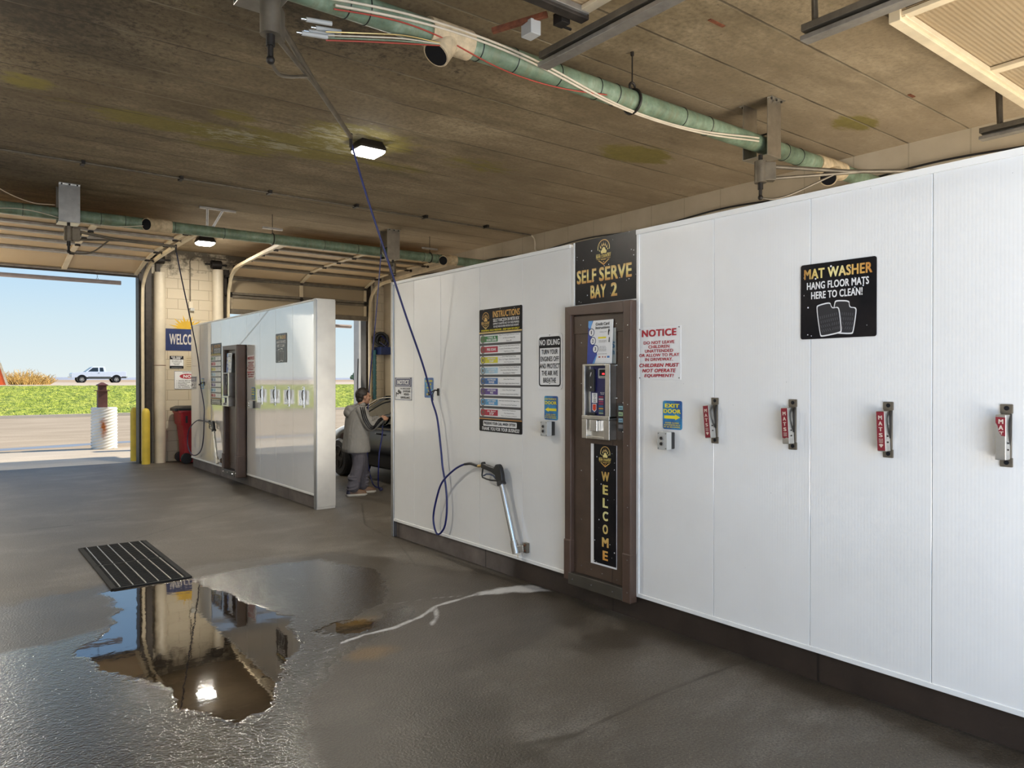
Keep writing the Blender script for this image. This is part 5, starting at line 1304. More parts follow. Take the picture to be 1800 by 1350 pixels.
# connectors beside the first boom
for i, (dx, dy, dz, t) in enumerate(((0.0, 0.0, 0.0, 'lowest'), (0.05, 0.06, 0.03, 'second'), (0.10, 0.10, 0.07, 'third'), (0.03, 0.02, 0.09, 'highest'))):
    r = empty('hose_connector', (1.66 + dx, 4.12 + dy * 0.3, 3.66 + dz), 'silver tube connector by the top boom, ' + t + ' of the bunch', 'connector', 'tube connectors by the top boom')
    m = MB(); m.cyl((0, 0, 0), (0.15, -0.02, 0.012), 0.014, seg=12); m.build('barrel', MT['greyplastic'], r, smooth=True)
    m = MB(); m.cyl((-0.03, 0.004, -0.002), (0, 0, 0), 0.009, seg=10); m.build('tip', MT['chrome'], r, smooth=True)
for i, (mat, t, dz) in enumerate((('cable', 'cream', 0.0), ('redcable', 'red', -0.03), ('pipe', 'green', -0.015), ('brass', 'yellow', 0.02))):
    cable([(1.80, 4.10, 3.68 + dz), (2.0, 4.02, 3.70 + dz), (2.25, 3.97, 3.74 + dz), (2.5, 3.95, 3.77 + dz * 0.3)], 0.0045, MT[mat], t + ' wire sweeping from the connectors to the nearer pipe')

# ---------------------------------------------------------------- ceiling conduit and small fittings
r = empty('ceiling_conduit', (0, 10.07, 4.235), 'thin grey conduit running across the middle of the ceiling', 'conduit')
m = MB(); m.cyl((-0.7, -0.05, 0), (8.35, 0.1, 0), 0.014, seg=10); m.build('pipe', MT['dullsteel'], r, smooth=True)
for x in (1.35, 2.45, 3.6, 4.9, 6.1, 7.3):
    m = MB(); m.box(x - 0.02, x + 0.02, -0.04, 0.09, -0.02, 0.025); m.build('clip', MT['darkmetal'], r)
r = empty('wall_conduit', (8.43, 10.1, 3.9), 'short cream conduit dropping down the far wall from the ceiling', 'conduit')
m = MB(); m.tube(catmull([(-0.08, 0.08, 0.335), (-0.02, 0.08, 0.30), (-0.012, 0.05, 0.22), (-0.012, 0.05, 0.05)], 6), 0.014, 8); m.build('pipe', MT['cream'], r, smooth=True)
m = MB(); m.box(-0.05, 0.015, -0.02, 0.12, -0.06, 0.06); m.build('box', MT['cream'], r, bevel=0.004)
for k, (z, t) in enumerate(((3.95, 'upper'), (3.90, 'lower'))):
    P = [(8.42, y, z + 0.03 * math.sin(y * 2.3 + k * 2) - (0.10 if k else 0) * max(0, math.sin(y * 0.9))) for y in np.linspace(0.5, 14.5, 40)]
    cable(P, 0.012 if k == 0 else 0.008, MT['rubber'], t + ' black cable sagging along the far wall above the white divider', n=3)
for x, y, L, t in ((4.49, 3.33, 0.17, 'rusty perforated strap on the ceiling near the top edge'), (7.05, 3.08, 0.10, 'short rusty strap on the ceiling toward the upper right corner')):
    m = MB(); m.box(-L / 2, L / 2, -0.014, 0.014, -0.006, 0)
    o = m.build('ceiling_strap', MT['rust']); o.location = (x, y, CH); tag(o, t, 'strap')

# ---------------------------------------------------------------- overhead bay doors
def overhead(name, label, x0, x1, path, mid, rail='galv', stile='creamrail', sheet='sheet'):
    r = empty(name, (0, 0, 0), label, 'door', kind='structure')
    P = [Vector((0, a, b)) for a, b in path]
    def off(i):
        a = P[max(0, i - 1)]; b = P[min(len(P) - 1, i + 1)]; t = (b - a).normalized(); return Vector((0, -t.z, t.y)) * -1 if False else Vector((0, t.z, -t.y))
    for i in range(len(P) - 1):
        a, b = P[i], P[i + 1]; t = (b - a).normalized(); n = Vector((0, t.z, -t.y))          # n points down / into the bay
        if n.z > 0.3 or (abs(n.z) < 0.3 and n.y > 0): n = -n
        c = (a + b) / 2
        m = MB(); m.bar((x0, c.y - n.y * 0.015, c.z - n.z * 0.015), (x1, c.y - n.y * 0.015, c.z - n.z * 0.015), (b - a).length + 0.012, 0.006, up=tuple(n)); m.build('section', MT[sheet if isinstance(sheet, str) else sheet[i]], r)
        for x in (x0 + 0.03, mid, x1 - 0.03):
            m = MB(); m.bar(Vector((x, a.y, a.z)) + n * 0.008 + t * 0.02, Vector((x, b.y, b.z)) + n * 0.008 - t * 0.02, 0.09 if x == mid else 0.07, 0.028, up=tuple(n)); m.build('stile', MT[stile], r, bevel=0.003)
        for q, k in ((a, 0.032), (b, -0.032)):
            c2 = q + t * k + n * 0.012
            m = MB(); m.bar((x0, c2.y, c2.z), (x1, c2.y, c2.z), 0.05, 0.038, up=tuple(n)); m.build('rail', MT[rail], r, bevel=0.003)
        if i < len(P) - 2:
            for x in (x0 + 0.03, mid, x1 - 0.03):
                m = MB(); c2 = b + n * 0.035; m.bar(c2 + Vector((x - 0.03, 0, 0)), c2 + Vector((x + 0.03, 0, 0)), 0.09, 0.014, up=tuple(n)); m.cyl(c2 + Vector((x - 0.04, 0, 0)) + n * 0.008, c2 + Vector((x + 0.04, 0, 0)) + n * 0.008, 0.012, seg=8)
                if x != mid: m.cyl(c2 + Vector((x - 0.01, 0, 0)), c2 + Vector((x + (0.11 if x > mid else -0.11), 0, 0)), 0.009, seg=8); m.cyl(c2 + Vector((x + (0.09 if x > mid else -0.09), 0, 0)), c2 + Vector((x + (0.12 if x > mid else -0.12), 0, 0)), 0.028, seg=12)
                m.build('hinge', MT['darkmetal'], r)
    t = (P[1] - P[0]).normalized()
    m = MB(); m.bar((x0 - 0.02, P[0].y, P[0].z), (x1 + 0.02, P[0].y, P[0].z), 0.07, 0.10); m.build('bottom_rail', MT['darkframe'] if rail == 'galv' else MT[rail], r, bevel=0.004)
    return r
overhead('door_1', 'raised translucent overhead door of the left rear bay opening', -0.33, 3.04, [(15.88, 3.70), (14.82, 3.88), (14.12, 3.93), (13.42, 3.94), (12.77, 3.94), (12.13, 3.94), (11.8, 3.94)], 1.81)
overhead('door_2', 'half raised translucent overhead door of the middle rear bay opening', 4.78, 7.94, [(15.82, 3.08), (15.82, 3.43), (15.82, 3.80), (15.25, 3.98), (14.55, 4.02), (13.85, 4.03), (13.15, 4.03), (12.5, 4.03)], 6.35, rail='dullsteel', sheet=['sheet_shade', 'sheet_shade', 'sheet', 'sheet', 'sheet', 'sheet', 'sheet'])  # lower sections take a darker sheet copy, their shade put into its colour
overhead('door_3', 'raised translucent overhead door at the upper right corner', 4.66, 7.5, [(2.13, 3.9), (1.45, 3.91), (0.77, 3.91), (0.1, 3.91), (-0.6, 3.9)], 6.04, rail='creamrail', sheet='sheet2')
d4 = overhead('door_4', 'raised overhead door edge with a sticker at the top of the frame', -0.30, 3.12, [(3.30, 3.9), (2.62, 3.91), (1.94, 3.91), (1.26, 3.91), (0.5, 3.91)], 1.4, rail='galv')
m = MB(); m.box(2.86, 3.06, 3.26, 3.2635, 3.885, 3.93); st = m.build('rail_sticker', MT['signwhite'], d4)
def track(label, pts, w=0.055, curve=True):
    r = empty('door_track', pts[0], label, 'track')
    o = Vector(pts[0]); Q = [Vector(p) - o for p in (catmull(pts, 5) if curve else pts)]
    m = MB()
    for a, b in zip(Q[:-1], Q[1:]): m.bar(a, b, w, 0.05, up=(1, 0, 0) if abs((b - a).normalized().x) < 0.9 else (0, 0, 1))
    m.build('channel', MT['creamrail'] if curve else MT['galv'], r)
    return r
track('cream curved door track beside the open left doorway', [(3.125, 15.80, 0.05), (3.125, 15.80, 1.5), (3.125, 15.80, 3.2), (3.135, 15.70, 3.58), (3.15, 15.35, 3.80), (3.14, 14.9, 3.86), (3.13, 13.5, 3.89), (3.12, 11.85, 3.90)])
track('cream curved door track left of the half raised rear door', [(4.74, 15.72, 0.05), (4.74, 15.72, 1.5), (4.74, 15.72, 3.2), (4.74, 15.62, 3.62), (4.72, 15.3, 3.86), (4.70, 14.8, 3.92), (4.66, 13.5, 3.96), (4.62, 12.3, 3.98)])
track('cream curved door track right of the half raised rear door', [(7.99, 15.72, 0.05), (7.99, 15.72, 1.5), (7.99, 15.72, 3.2), (7.98, 15.6, 3.6), (7.95, 15.2, 3.80), (7.9, 14.6, 3.84), (7.82, 13.4, 3.86), (7.72, 12.0, 3.87)])
def straight_track(x, y0, z, label, hang):
    r = empty('door_track', (x, y0, z), label, 'track')
    m = MB(); L = y0 + 1.0
    m.box(-0.035, 0.035, -L, 0, 0.03, 0.075); m.build('upper_channel', MT['dullsteel'], r, bevel=0.003)
    m = MB(); m.box(-0.045, 0.045, -L, 0.0, -0.03, 0.0); m.box(0.03, 0.045, -L, 0.0, 0.0, 0.03); m.build('lower_lip', MT['galv'], r, bevel=0.003)
    for h in hang:
        m = MB(); perforated(m, (0.0, h, 0.07), (-0.03, h, CH - z), 0.035); m.build('hanger', MT['dullsteel'], r)
        m = MB(); perforated(m, (0.02, h + 0.02, 0.07), (0.06, h + 0.05, CH - z), 0.035); m.build('hanger', MT['dullsteel'], r)
    return r
straight_track(3.22, 3.80, 3.78, 'grey door track ending below the green pipe at the top of the frame', (-1.6,))
straight_track(4.30, 2.53, 3.80, 'grey door track hanging near the upper right door', (-0.08,))
straight_track(7.30, 2.60, 3.80, 'grey door track with a perforated hanger at the right edge', (-0.16,))
# opener arm at the front door edge
r = empty('door_bracket', (2.95, 3.42, 3.86), 'rusty roller bracket beside the raised door edge at the top of the frame', 'bracket')
m = MB(); m.bar((-0.18, 0.34, 0.0), (0.02, 0.04, 0.05), 0.03, 0.03); m.build('arm', MT['rust'], r)
m = MB(); m.box(-0.06, 0.02, 0.10, 0.20, -0.06, 0.03); m.build('box', MT['greyplastic'], r, bevel=0.004)
m = MB(); m.box(0.05, 0.12, -0.06, 0.02, -0.02, 0.05); m.cyl((0.06, 0.02, 0.0), (0.2, 0.02, 0.0), 0.009, seg=8); m.build('roller', MT['darkmetal'], r, bevel=0.002)
# spring ends
for x, t in ((3.42, 'left'), (4.52, 'right')):
    r = empty('door_spring', (x, 15.80, 4.03), 'black greasy door spring drum above the ' + t + ' end of the cream pillar', 'spring')
    m = MB(); m.cyl((-0.10, 0, 0.0), (0.10, 0, 0.0), 0.085, seg=18); m.cyl((-0.22, 0, 0), (0.22, 0, 0), 0.02, seg=8); m.build('drum', MT['darkmetal'], r, bevel=0.006)
    m = MB(); m.box(-0.04, 0.03, 0.02, 0.09, -0.34 if x < 4 else -0.16, 0.05); m.build('bracket', MT['darkframe'], r)

# ---------------------------------------------------------------- back wall pillar
def cover_pipe(x, r_, ztop, label, band=None):
    o = empty('cover_pipe', (x, 15.775, 0), label, 'pipe')
    m = MB(); m.cyl((0, 0, 0.0), (0, 0, ztop), r_, seg=24); m.build('tube', MT['cream'], o, smooth=True)
    m = MB(); m.torus((0, 0, 1.93), (0, 0, 1), r_ + 0.002, 0.006, 24, 6); m.build('band', MT['rust'], o, smooth=True)
    return o
cover_pipe(3.43, 0.105, 3.77, 'tall cream pipe standing left of the WELCOME banner')
cover_pipe(4.545, 0.108, 3.92, 'tall cream pipe standing right of the pillar above the white wall')
r = empty('outlet', (4.05, WY, 3.17), 'white outlet box with conduit high on the cream pillar', 'outlet')
m = MB(); m.box(-0.055, 0.02, -0.055, 0, -0.07, 0.07); m.build('box', MT['cream'], r, bevel=0.005)
m = MB(); m.box(-0.03, 0.05, -0.065, -0.0, -0.12, -0.06); m.build('plug', MT['greyplastic'], r, bevel=0.004)
m = MB(); m.tube(catmull([(-0.02, -0.02, 0.07), (-0.02, -0.02, 0.75), (-0.02, -0.02, 0.90), (0.06, -0.02, 0.99), (0.2, -0.02, 1.0), (0.7, -0.02, 0.99)], 6), 0.012, 8); m.build('conduit', MT['dullsteel'], r, smooth=True)
o, w, h = sign('welcome_banner', 0, 0, 0, 0, MT['blueprint'], 'blue WELCOME banner with a yellow half sun on the cream pillar', M=back_frame(3.525, 2.232), w=0.82, h=0.444, t=0.002)
p = PR(0.0036); p.text('WELCOME', 0.41, 0.125, 0.60, 0.215, 0.03); p.done('lettering', MT['letterwhite'], o)
p = PR(0.0036); S = []
cx, n = 0.44, 23
for k in range(n + 1):
    a = PI * k / n
    rr_ = 0.185 if k % 2 == 0 else (0.36 if (k // 2) % 2 == 0 else 0.27)
    S.append((cx + rr_ * 1.0 * math.cos(a), h + 0.002 + rr_ * 0.80 * math.sin(a)))
p.poly(S); p.done('sun', MT['sunprint'], o)
o, w, h = sign('dump_sign', 0, 0, 0, 0, MT['black'], 'small black and white DO NOT DUMP sign on the cream pillar', M=back_frame(3.64, 1.87), w=0.262, h=0.255)
p = PR(N1); p.rect(0.004, 0.055, w - 0.004, 0.185); p.rect(0.03, 0.018, w - 0.03, 0.022); p.done('panel', MT['signwhite'], o)
p = PR(N2); p.text('DO NOT', w / 2, 0.220, 0.20, 0.026, 0.04); p.text('DUMP', w / 2, 0.190, 0.15, 0.026, 0.04); p.done('heading_lettering', MT['signwhite'], o)
p = PR(N2)
for i, s_ in enumerate(('OIL, PAINT OR', 'ANYTHING ELSE', 'INTO OUR', 'DRAINS')): p.text(s_, w / 2, 0.160 - 0.030 * i, 0.013 * len(s_) + 0.02, 0.017, 0.02)
p.done('lettering', MT['black'], o)
o, w, h = sign('paper_notice', 0, 0, 0, 0, simple('faded_paper', (0.52, 0.44, 0.30), 0.6, var=0.1), 'faded paper notice beside the small DO NOT DUMP sign', M=back_frame(3.93, 1.86), w=0.24, h=0.27, t=0.002)
p = PR(0.004)
for i in range(5): p.rect(0.03, 0.05 + 0.042 * i, 0.19 - 0.02 * (i % 2), 0.058 + 0.042 * i)
p.done('lettering', simple('faded_ink', (0.2, 0.15, 0.1), 0.6), o)
o, w, h = sign('no_list_sign', 0, 0, 0, 0, MT['signwhite'], 'white sign with a red oval NO heading low on the cream pillar', M=back_frame(3.722, 1.452), w=0.50, h=0.37)
p = PR(N1); p.outline(0.003, 0.003, w - 0.003, h - 0.003, 0.006, 0.007)
p.text('ABSOLUTELY', w / 2, 0.332, 0.19, 0.016, 0.02)
for i, s_ in enumerate(('TRUCK BED ROCKS', 'MOTORCYCLES', 'PAINTING', 'DUMPING OF TRASH', 'OIL DUMPING')):
    p.text(s_, 0.075, 0.165 - 0.034 * i, 0.021 * len(s_), 0.021, 0.025, align='l'); p.disc(0.05, 0.175 - 0.034 * i, 0.006)
p.done('lettering', MT['black'], o)
p = PR(N1); p.disc(w / 2, 0.262, 0.145, 0.052, 32); p.done('oval', MT['red'], o)
p = PR(N2); p.text('NO', w / 2, 0.232, 0.15, 0.060, 0.04); p.done('oval_lettering', MT['signwhite'], o)
# waste bin
r = empty('waste_bin', Matrix.Translation((4.0, 15.48, 0)), 'red wheeled waste bin with black lid beside the farther white wall', 'waste bin')
def rrz(w, d, z, rad=0.06, ox=0.0): return [(x + ox, y, z) for x, y in rrect(-w / 2, -d / 2, w / 2, d / 2, rad, 4)]
m = MB(); m.loft([rrz(0.46, 0.46, 0.02), rrz(0.50, 0.50, 0.45), rrz(0.56, 0.56, 0.74), rrz(0.62, 0.58, 0.77), rrz(0.66, 0.60, 0.98), rrz(0.70, 0.64, 1.0), rrz(0.70, 0.64, 1.045)]); m.build('body', MT['canred'], r, smooth=45)
m = MB(); m.loft([rrz(0.72, 0.66, 1.045), rrz(0.74, 0.68, 1.06), rrz(0.74, 0.68, 1.09), rrz(0.60, 0.56, 1.125)]); m.build('lid', MT['canblack'], r, smooth=45)
m = MB(); m.box(-0.41, -0.35, -0.20, 0.20, 1.03, 1.09); m.build('handle', MT['canblack'], r, bevel=0.01)
for s in (-1, 1):
    m = MB(); m.cyl((-0.21, s * 0.20, 0.105), (-0.21, s * 0.26, 0.105), 0.105, seg=24); m.build('wheel', MT['rubber'], r, bevel=0.012)
p = PR(0.0); p.M = Matrix(((1, 0, 0, 0), (0, 0, -1, -0.301), (0, 1, 0, 0), (0, 0, 0, 1)))
p.rect(-0.24, 0.80, -0.20, 0.94); p.done('slot', MT['canblack'], r)
p = PR(0.0); p.M = Matrix(((1, 0, 0, 0), (0, 0, -1, -0.2835), (0, 1, 0, 0), (0, 0, 0, 1)))
p.text('TUBE', -0.25, 0.60, 0.12, 0.04, 0.02); pm = p.done('moulded_lettering', MT['signwhite'], r); pm.rotation_euler = (0, math.radians(0), 0)
bpy.data.objects.remove(pm)
# bollards
def bollard(x, y, label):
    r_ = 0.076
    m = MB(); m.lathe([(r_, 0), (r_, 0.98), (r_ * 0.92, 1.03), (r_ * 0.65, 1.07), (r_ * 0.25, 1.088), (0.002, 1.09)], 24)
    o = m.build('bollard', MT['bollard'], None, smooth=True); o.location = (x, y, 0); tag(o, label, 'bollard'); return o
bollard(3.15, 15.66, 'yellow dome topped bollard just inside the left rear doorway')
bollard(3.10, 16.46, 'yellow dome topped bollard just outside the left rear doorway')
# hose reel and box high in the far corner of the second bay
r = empty('hose_reel', (8.28, 15.78, 2.58), 'dark hose reel on a blue shelf in the far corner of the second bay', 'hose reel')
m = MB(); m.torus((-0.02, -0.1, 0.02), (0.35, 1, 0), 0.15, 0.035, 26, 8); m.torus((0.03, -0.05, 0.0), (0.25, 1, 0), 0.12, 0.04, 26, 8); m.build('coil', MT['rubber'], r, smooth=True)
m = MB(); m.cyl((-0.02, -0.16, 0.02), (0.0, 0.1, 0.02), 0.05, seg=16); m.build('hub', MT['darkmetal'], r)
m = MB(); m.box(-0.1, 0.17, -0.25, 0.1, -0.34, -0.16); m.build('shelf', MT['blueprint'], r, bevel=0.008)
m = MB(); m.tube(catmull([(-0.05, -0.2, 0.1), (0.1, -0.22, -0.05), (0.05, -0.24, -0.15), (-0.1, -0.2, -0.05)], 6), 0.010, 6); m.build('loose_hose', MT['hose'], r, smooth=True)
o = MB()
P = [(8.13 + 0.006 * (k % 2), 15.76, 2.35 - 0.03 * k) for k in range(40)]
o.tube(P, [0.045 if k % 4 else 0.036 for k in range(40)], 10); tag(o.build('corrugated_hose', simple('teal_hose', (0.03, 0.13, 0.15), 0.4), None, smooth=True), 'teal ribbed hose hanging beside the rear door track', 'hose')
cable([(8.16, 15.85, 4.1), (8.17, 15.85, 3.4), (8.15, 15.84, 2.9), (8.2, 15.8, 2.75)], 0.008, MT['dullsteel'], 'thin dark conduit running down the far corner of the second bay')
cable([(8.06, 15.86, 4.1), (8.06, 15.86, 2.0), (8.06, 15.86, 0.3)], 0.018, MT['rust'], 'brown pipe running down the wall in the far corner', 'wall_pipe', 'pipe')
# drain grate
r = empty('floor_drain', (1.345, 7.32, 0), 'black steel floor drain grate in the bay floor', 'drain')
gw, gl = 0.56, 1.74
m = MB(); m.box(-gw / 2, gw / 2, -gl / 2, gl / 2, 0.0005, 0.003); m.build('pit', MT['drainblack'], r)
for s in (-1, 1):
    m = MB(); m.box(s * gw / 2 - 0.02, s * gw / 2 + 0.02, -gl / 2, gl / 2, 0.0, 0.012); m.build('side_rim', MT['drainblack'], r)
for y in (-gl / 2, 0, gl / 2):
    m = MB(); m.box(-gw / 2, gw / 2, y - 0.012, y + 0.012, 0.0, 0.012); m.build('end_rim', MT['drainblack'], r)
for k in range(6):
    x = -gw / 2 + gw * (k + 0.5) / 6
    for s in (0, 1):
        m = MB(); m.box(x - 0.004, x + 0.004, -gl / 2 + s * gl / 2 + 0.015, s * gl / 2 - 0.015, 0.004, 0.016); m.build('bar', MT['galv'], r)
for k in range(46):
    y = -gl / 2 + gl * (k + 0.5) / 46
    m = MB(); m.box(-gw / 2 + 0.02, gw / 2 - 0.02, y - 0.008, y + 0.008, 0.003, 0.010); m.build('slat', MT['drainblack'], r)
# ---------------------------------------------------------------- things outside the rear doors
r = empty('culvert_planter', (3.09, 19.9, 0), 'white corrugated culvert pipe with a rust run, standing on the apron', 'bollard')
rw = random.Random(11)
seg, nz = 64, 150
vs, fs = [], []
for i in range(nz + 1):
    z = 0.98 * i / nz
    for k in range(seg):
        a = 2 * PI * k / seg
        R = 0.272 + 0.012 * math.sin(2 * PI * (z / 0.072) - 6 * a) + (0.006 * math.sin(a * 3) if i > nz - 6 else 0)
        vs.append((R * math.cos(a), R * math.sin(a), z))
for i in range(nz):
    for k in range(seg): fs.append((i * seg + k, i * seg + (k + 1) % seg, (i + 1) * seg + (k + 1) % seg, (i + 1) * seg + k))
fs.append(tuple(nz * seg + k for k in range(seg))); fs.append(tuple(range(seg - 1, -1, -1)))
MB().add(vs, fs).build('barrel', MT['drum'], r, smooth=60)
r = empty('vent_post', (3.05, 19.9, 0.98), 'square brown capped post rising out of the white culvert pipe', 'post')
m = MB(); m.box(-0.10, 0.10, -0.10, 0.10, -0.0, 0.40); m.box(-0.085, 0.085, -0.085, 0.085, 0.40, 0.52); m.build('post', MT['postbrown'], r, bevel=0.006)
m = MB(); m.box(-0.145, 0.145, -0.145, 0.145, 0.39, 0.41); m.build('collar', MT['postbrown'], r)
m = MB(); m.loft([[(-0.10, -0.10, 0.52), (0.10, -0.10, 0.52), (0.10, 0.10, 0.52), (-0.10, 0.10, 0.52)], [(-0.12, -0.12, 0.535), (0.12, -0.12, 0.535), (0.12, 0.12, 0.535), (-0.12, 0.12, 0.535)], [(-0.02, -0.02, 0.60), (0.02, -0.02, 0.60), (0.02, 0.02, 0.60), (-0.02, 0.02, 0.60)]]); m.build('cap', MT['postbrown'], r)
def clearance_bar(x0, x1, z, label):
    r = empty('clearance_bar', (x1, 16.45, z), label, 'bar')
    m = MB(); m.cyl((x0 - x1, 0, 0), (0, 0, 0), 0.042, seg=16); m.build('tube', simple('mauve_grey_plastic', (0.42, 0.36, 0.36), 0.5), r, smooth=True)
    for f in (0.12, 0.62) if x1 < 4 else (0.35, 0.88):
        x = (x0 - x1) * f
        m = MB()
        n = int((CH + 0.02 - z) / 0.045)
        for k in range(n): m.torus((x, 0, 0.05 + 0.045 * k), (1, 0, 0) if k % 2 else (0, 1, 0), 0.016, 0.0035, 10, 5)
        m.build('chain', MT['darkmetal'], r)
    return r
clearance_bar(-0.6, 2.86, 3.585, 'grey clearance bar chained across the top of the left rear doorway')
clearance_bar(4.9, 7.86, 2.93, 'grey clearance bar chained across the half raised rear doorway')
m = MB(); m.box(-0.11, 0.11, -0.15, 0.15, -0.02, 4.28)
o = m.build('porch_column', simple('pale_block_column', (0.62, 0.58, 0.52), 0.6, var=0.12, scale=2)); o.location = (8.86, 18.0, 0); tag(o, 'pale block column outside the half raised rear doorway', 'column')
cable([(8.72, 17.83, 2.2), (8.70, 17.83, 1.4), (8.74, 17.83, 0.6), (8.74, 17.83, 0.0)], 0.015, MT['darkmetal'], 'dark cable running down the pale outdoor column')
# bush and orange sign at the left edge
def bush(x, y, z, w, h, label):
    r = random.Random(3); m = MB()
    for k in range(420):
        a = r.uniform(0, 2 * PI); rad = w * math.sqrt(r.random()); b = Vector((rad * math.cos(a), rad * math.sin(a) * 0.6, 0))
        L = h * r.uniform(0.35, 1.0) * (1 - 0.6 * rad / w); t = b + Vector((b.x * 0.35 + r.uniform(-.12, .12), r.uniform(-.1, .1), L))
        m.tube([b, (b + t) / 2 + Vector((r.uniform(-.06, .06), 0, 0)), t], [0.03, 0.02, 0.006], 4)
        for j in range(3):
            q = b.lerp(t, r.uniform(0.3, 1.0)); m.tube([q, q + Vector((r.uniform(-.25, .25), r.uniform(-.15, .15), r.uniform(0.05, .25)))], [0.016, 0.005], 4)
    o = m.build('dry_bush', simple('dry_straw', (0.62, 0.42, 0.13), 0.8, var=0.35, scale=3)); o.location = (x, y, z); return tag(o, label, 'bush')
bush(5.05, 68.0, 1.24, 1.75, 1.5, 'dry straw coloured bush beside the highway at the left')
r = empty('orange_sign', (2.55, 66.0, 1.24), 'slanted orange A-shaped sign cut off by the left edge', 'sign')
A = [(0.0, 0.0), (1.05, 0.0), (0.25, 1.95), (-0.25, 1.95), (-1.05, 0.0), (-0.4, 0.0), (0.0, 1.1), (0.4, 0.0)]
m = MB(); m.M = Matrix(((1, 0, 0, 0), (0, 0, -1, 0), (0, 1, 0, 0), (0, 0, 0, 1)))
m.prism([(0.80, 0), (1.25, 0), (0.80, 1.62), (-0.80, 1.62), (-1.25, 0), (-0.80, 0), (-0.55, 0.8), (0.55, 0.8)], -0.25, 0.25); m.build('frame', MT['orange'], r)
m = MB(); m.M = Matrix(((1, 0, 0, 0), (0, 0, -1, 0), (0, 1, 0, 0), (0, 0, 0, 1)))
m.prism([(1.25, 0), (1.42, 0), (0.95, 1.64), (0.80, 1.64)], -0.27, 0.27); m.prism([(-1.25, 0), (-1.42, 0), (-0.95, 1.64), (-0.80, 1.64)], -0.27, 0.27); m.build('edge_trim', MT['creamrail'], r)
m = MB(); m.box(-0.9, 0.9, -0.27, 0.27, 1.62, 1.80); m.build('cap', MT['darkmetal'], r)
# distant tree line past the half raised door
def treeline(x0, x1, y, label):
    r = random.Random(9); m = MB(); n = 110
    for k in range(n):
        x = x0 + (x1 - x0) * r.random(); h = r.uniform(3.5, 8.5); w = h * r.uniform(0.22, 0.4); yy = y + r.uniform(-8, 8)
        for j in range(5): m.ball((x + r.uniform(-w, w) * 0.7, yy + r.uniform(-w, w), h * r.uniform(0.25, 0.95)), (w * r.uniform(.4, .7), w * .6, h * r.uniform(0.12, 0.25)), 8, 6)
        m.cyl((x, yy, 0), (x, yy, h * 0.6), 0.2, 0.1, 6)
    o = m.build('tree_line', simple('hazy_foliage', (0.20, 0.25, 0.12), 0.9, var=0.4, scale=0.4)); return tag(o, label, 'trees', kind='stuff')
treeline(160, 330, 330, 'hazy line of distant trees seen under the half raised door')

# ---------------------------------------------------------------- vehicles
def wheel(parent, c, R, w, side, rim, spokes=5):
    """axle along local x"""
    o = empty('wheel', Vector(c)); o.parent = parent; o.matrix_world = Matrix.Identity(4); o.location = c
    m = MB(); P = [(R * 0.62, -w / 2), (R * 0.9, -w / 2), (R, -w * 0.35), (R, w * 0.35), (R * 0.9, w / 2), (R * 0.62, w / 2)]
    m.M = Matrix.Rotation(PI / 2, 4, 'Y'); m.lathe(P, 32); m.build('tyre', MT['rubber'], o, smooth=True)
    m = MB(); m.M = Matrix.Rotation(PI / 2, 4, 'Y'); s = side * w * 0.5
    m.torus((0, 0, s * 1.0), (0, 0, 1), R * 0.58, R * 0.04, 32, 8); m.cyl((0, 0, s * 0.5), (0, 0, s * 1.12), R * 0.16, seg=14)
    for k in range(spokes):
        a = 2 * PI * k / spokes; d = Vector((math.cos(a), math.sin(a), 0)); m.bar(d * R * 0.1 + Vector((0, 0, s * 1.05)), d * R * 0.58 + Vector((0, 0, s * 1.05)), R * 0.20, 0.02, up=(0, 0, 1))
    m.cyl((0, 0, -s * 0.2), (0, 0, s * 1.01), R * 0.58, seg=28); m.build('rim', rim, o, smooth=40)
    return o
def car_ring(y, hw, zb, zs, zt, crown):
    """closed section across the body at station y: sill, side, shoulder, deck"""
    pts = [(hw * 0.80, zb), (hw * 0.95, zb + 0.05), (hw, zb + (zs - zb) * 0.35), (hw * 0.995, zb + (zs - zb) * 0.7), (hw * 0.96, zs), (hw * 0.88, zs + (zt - zs) * 0.75), (hw * 0.55, zt + crown * 0.7), (0.0, zt + crown)]
    R = [(x, y, z) for x, z in pts]; L = [(-x, y, z) for x, z in reversed(pts[:-1])]
    return R + L
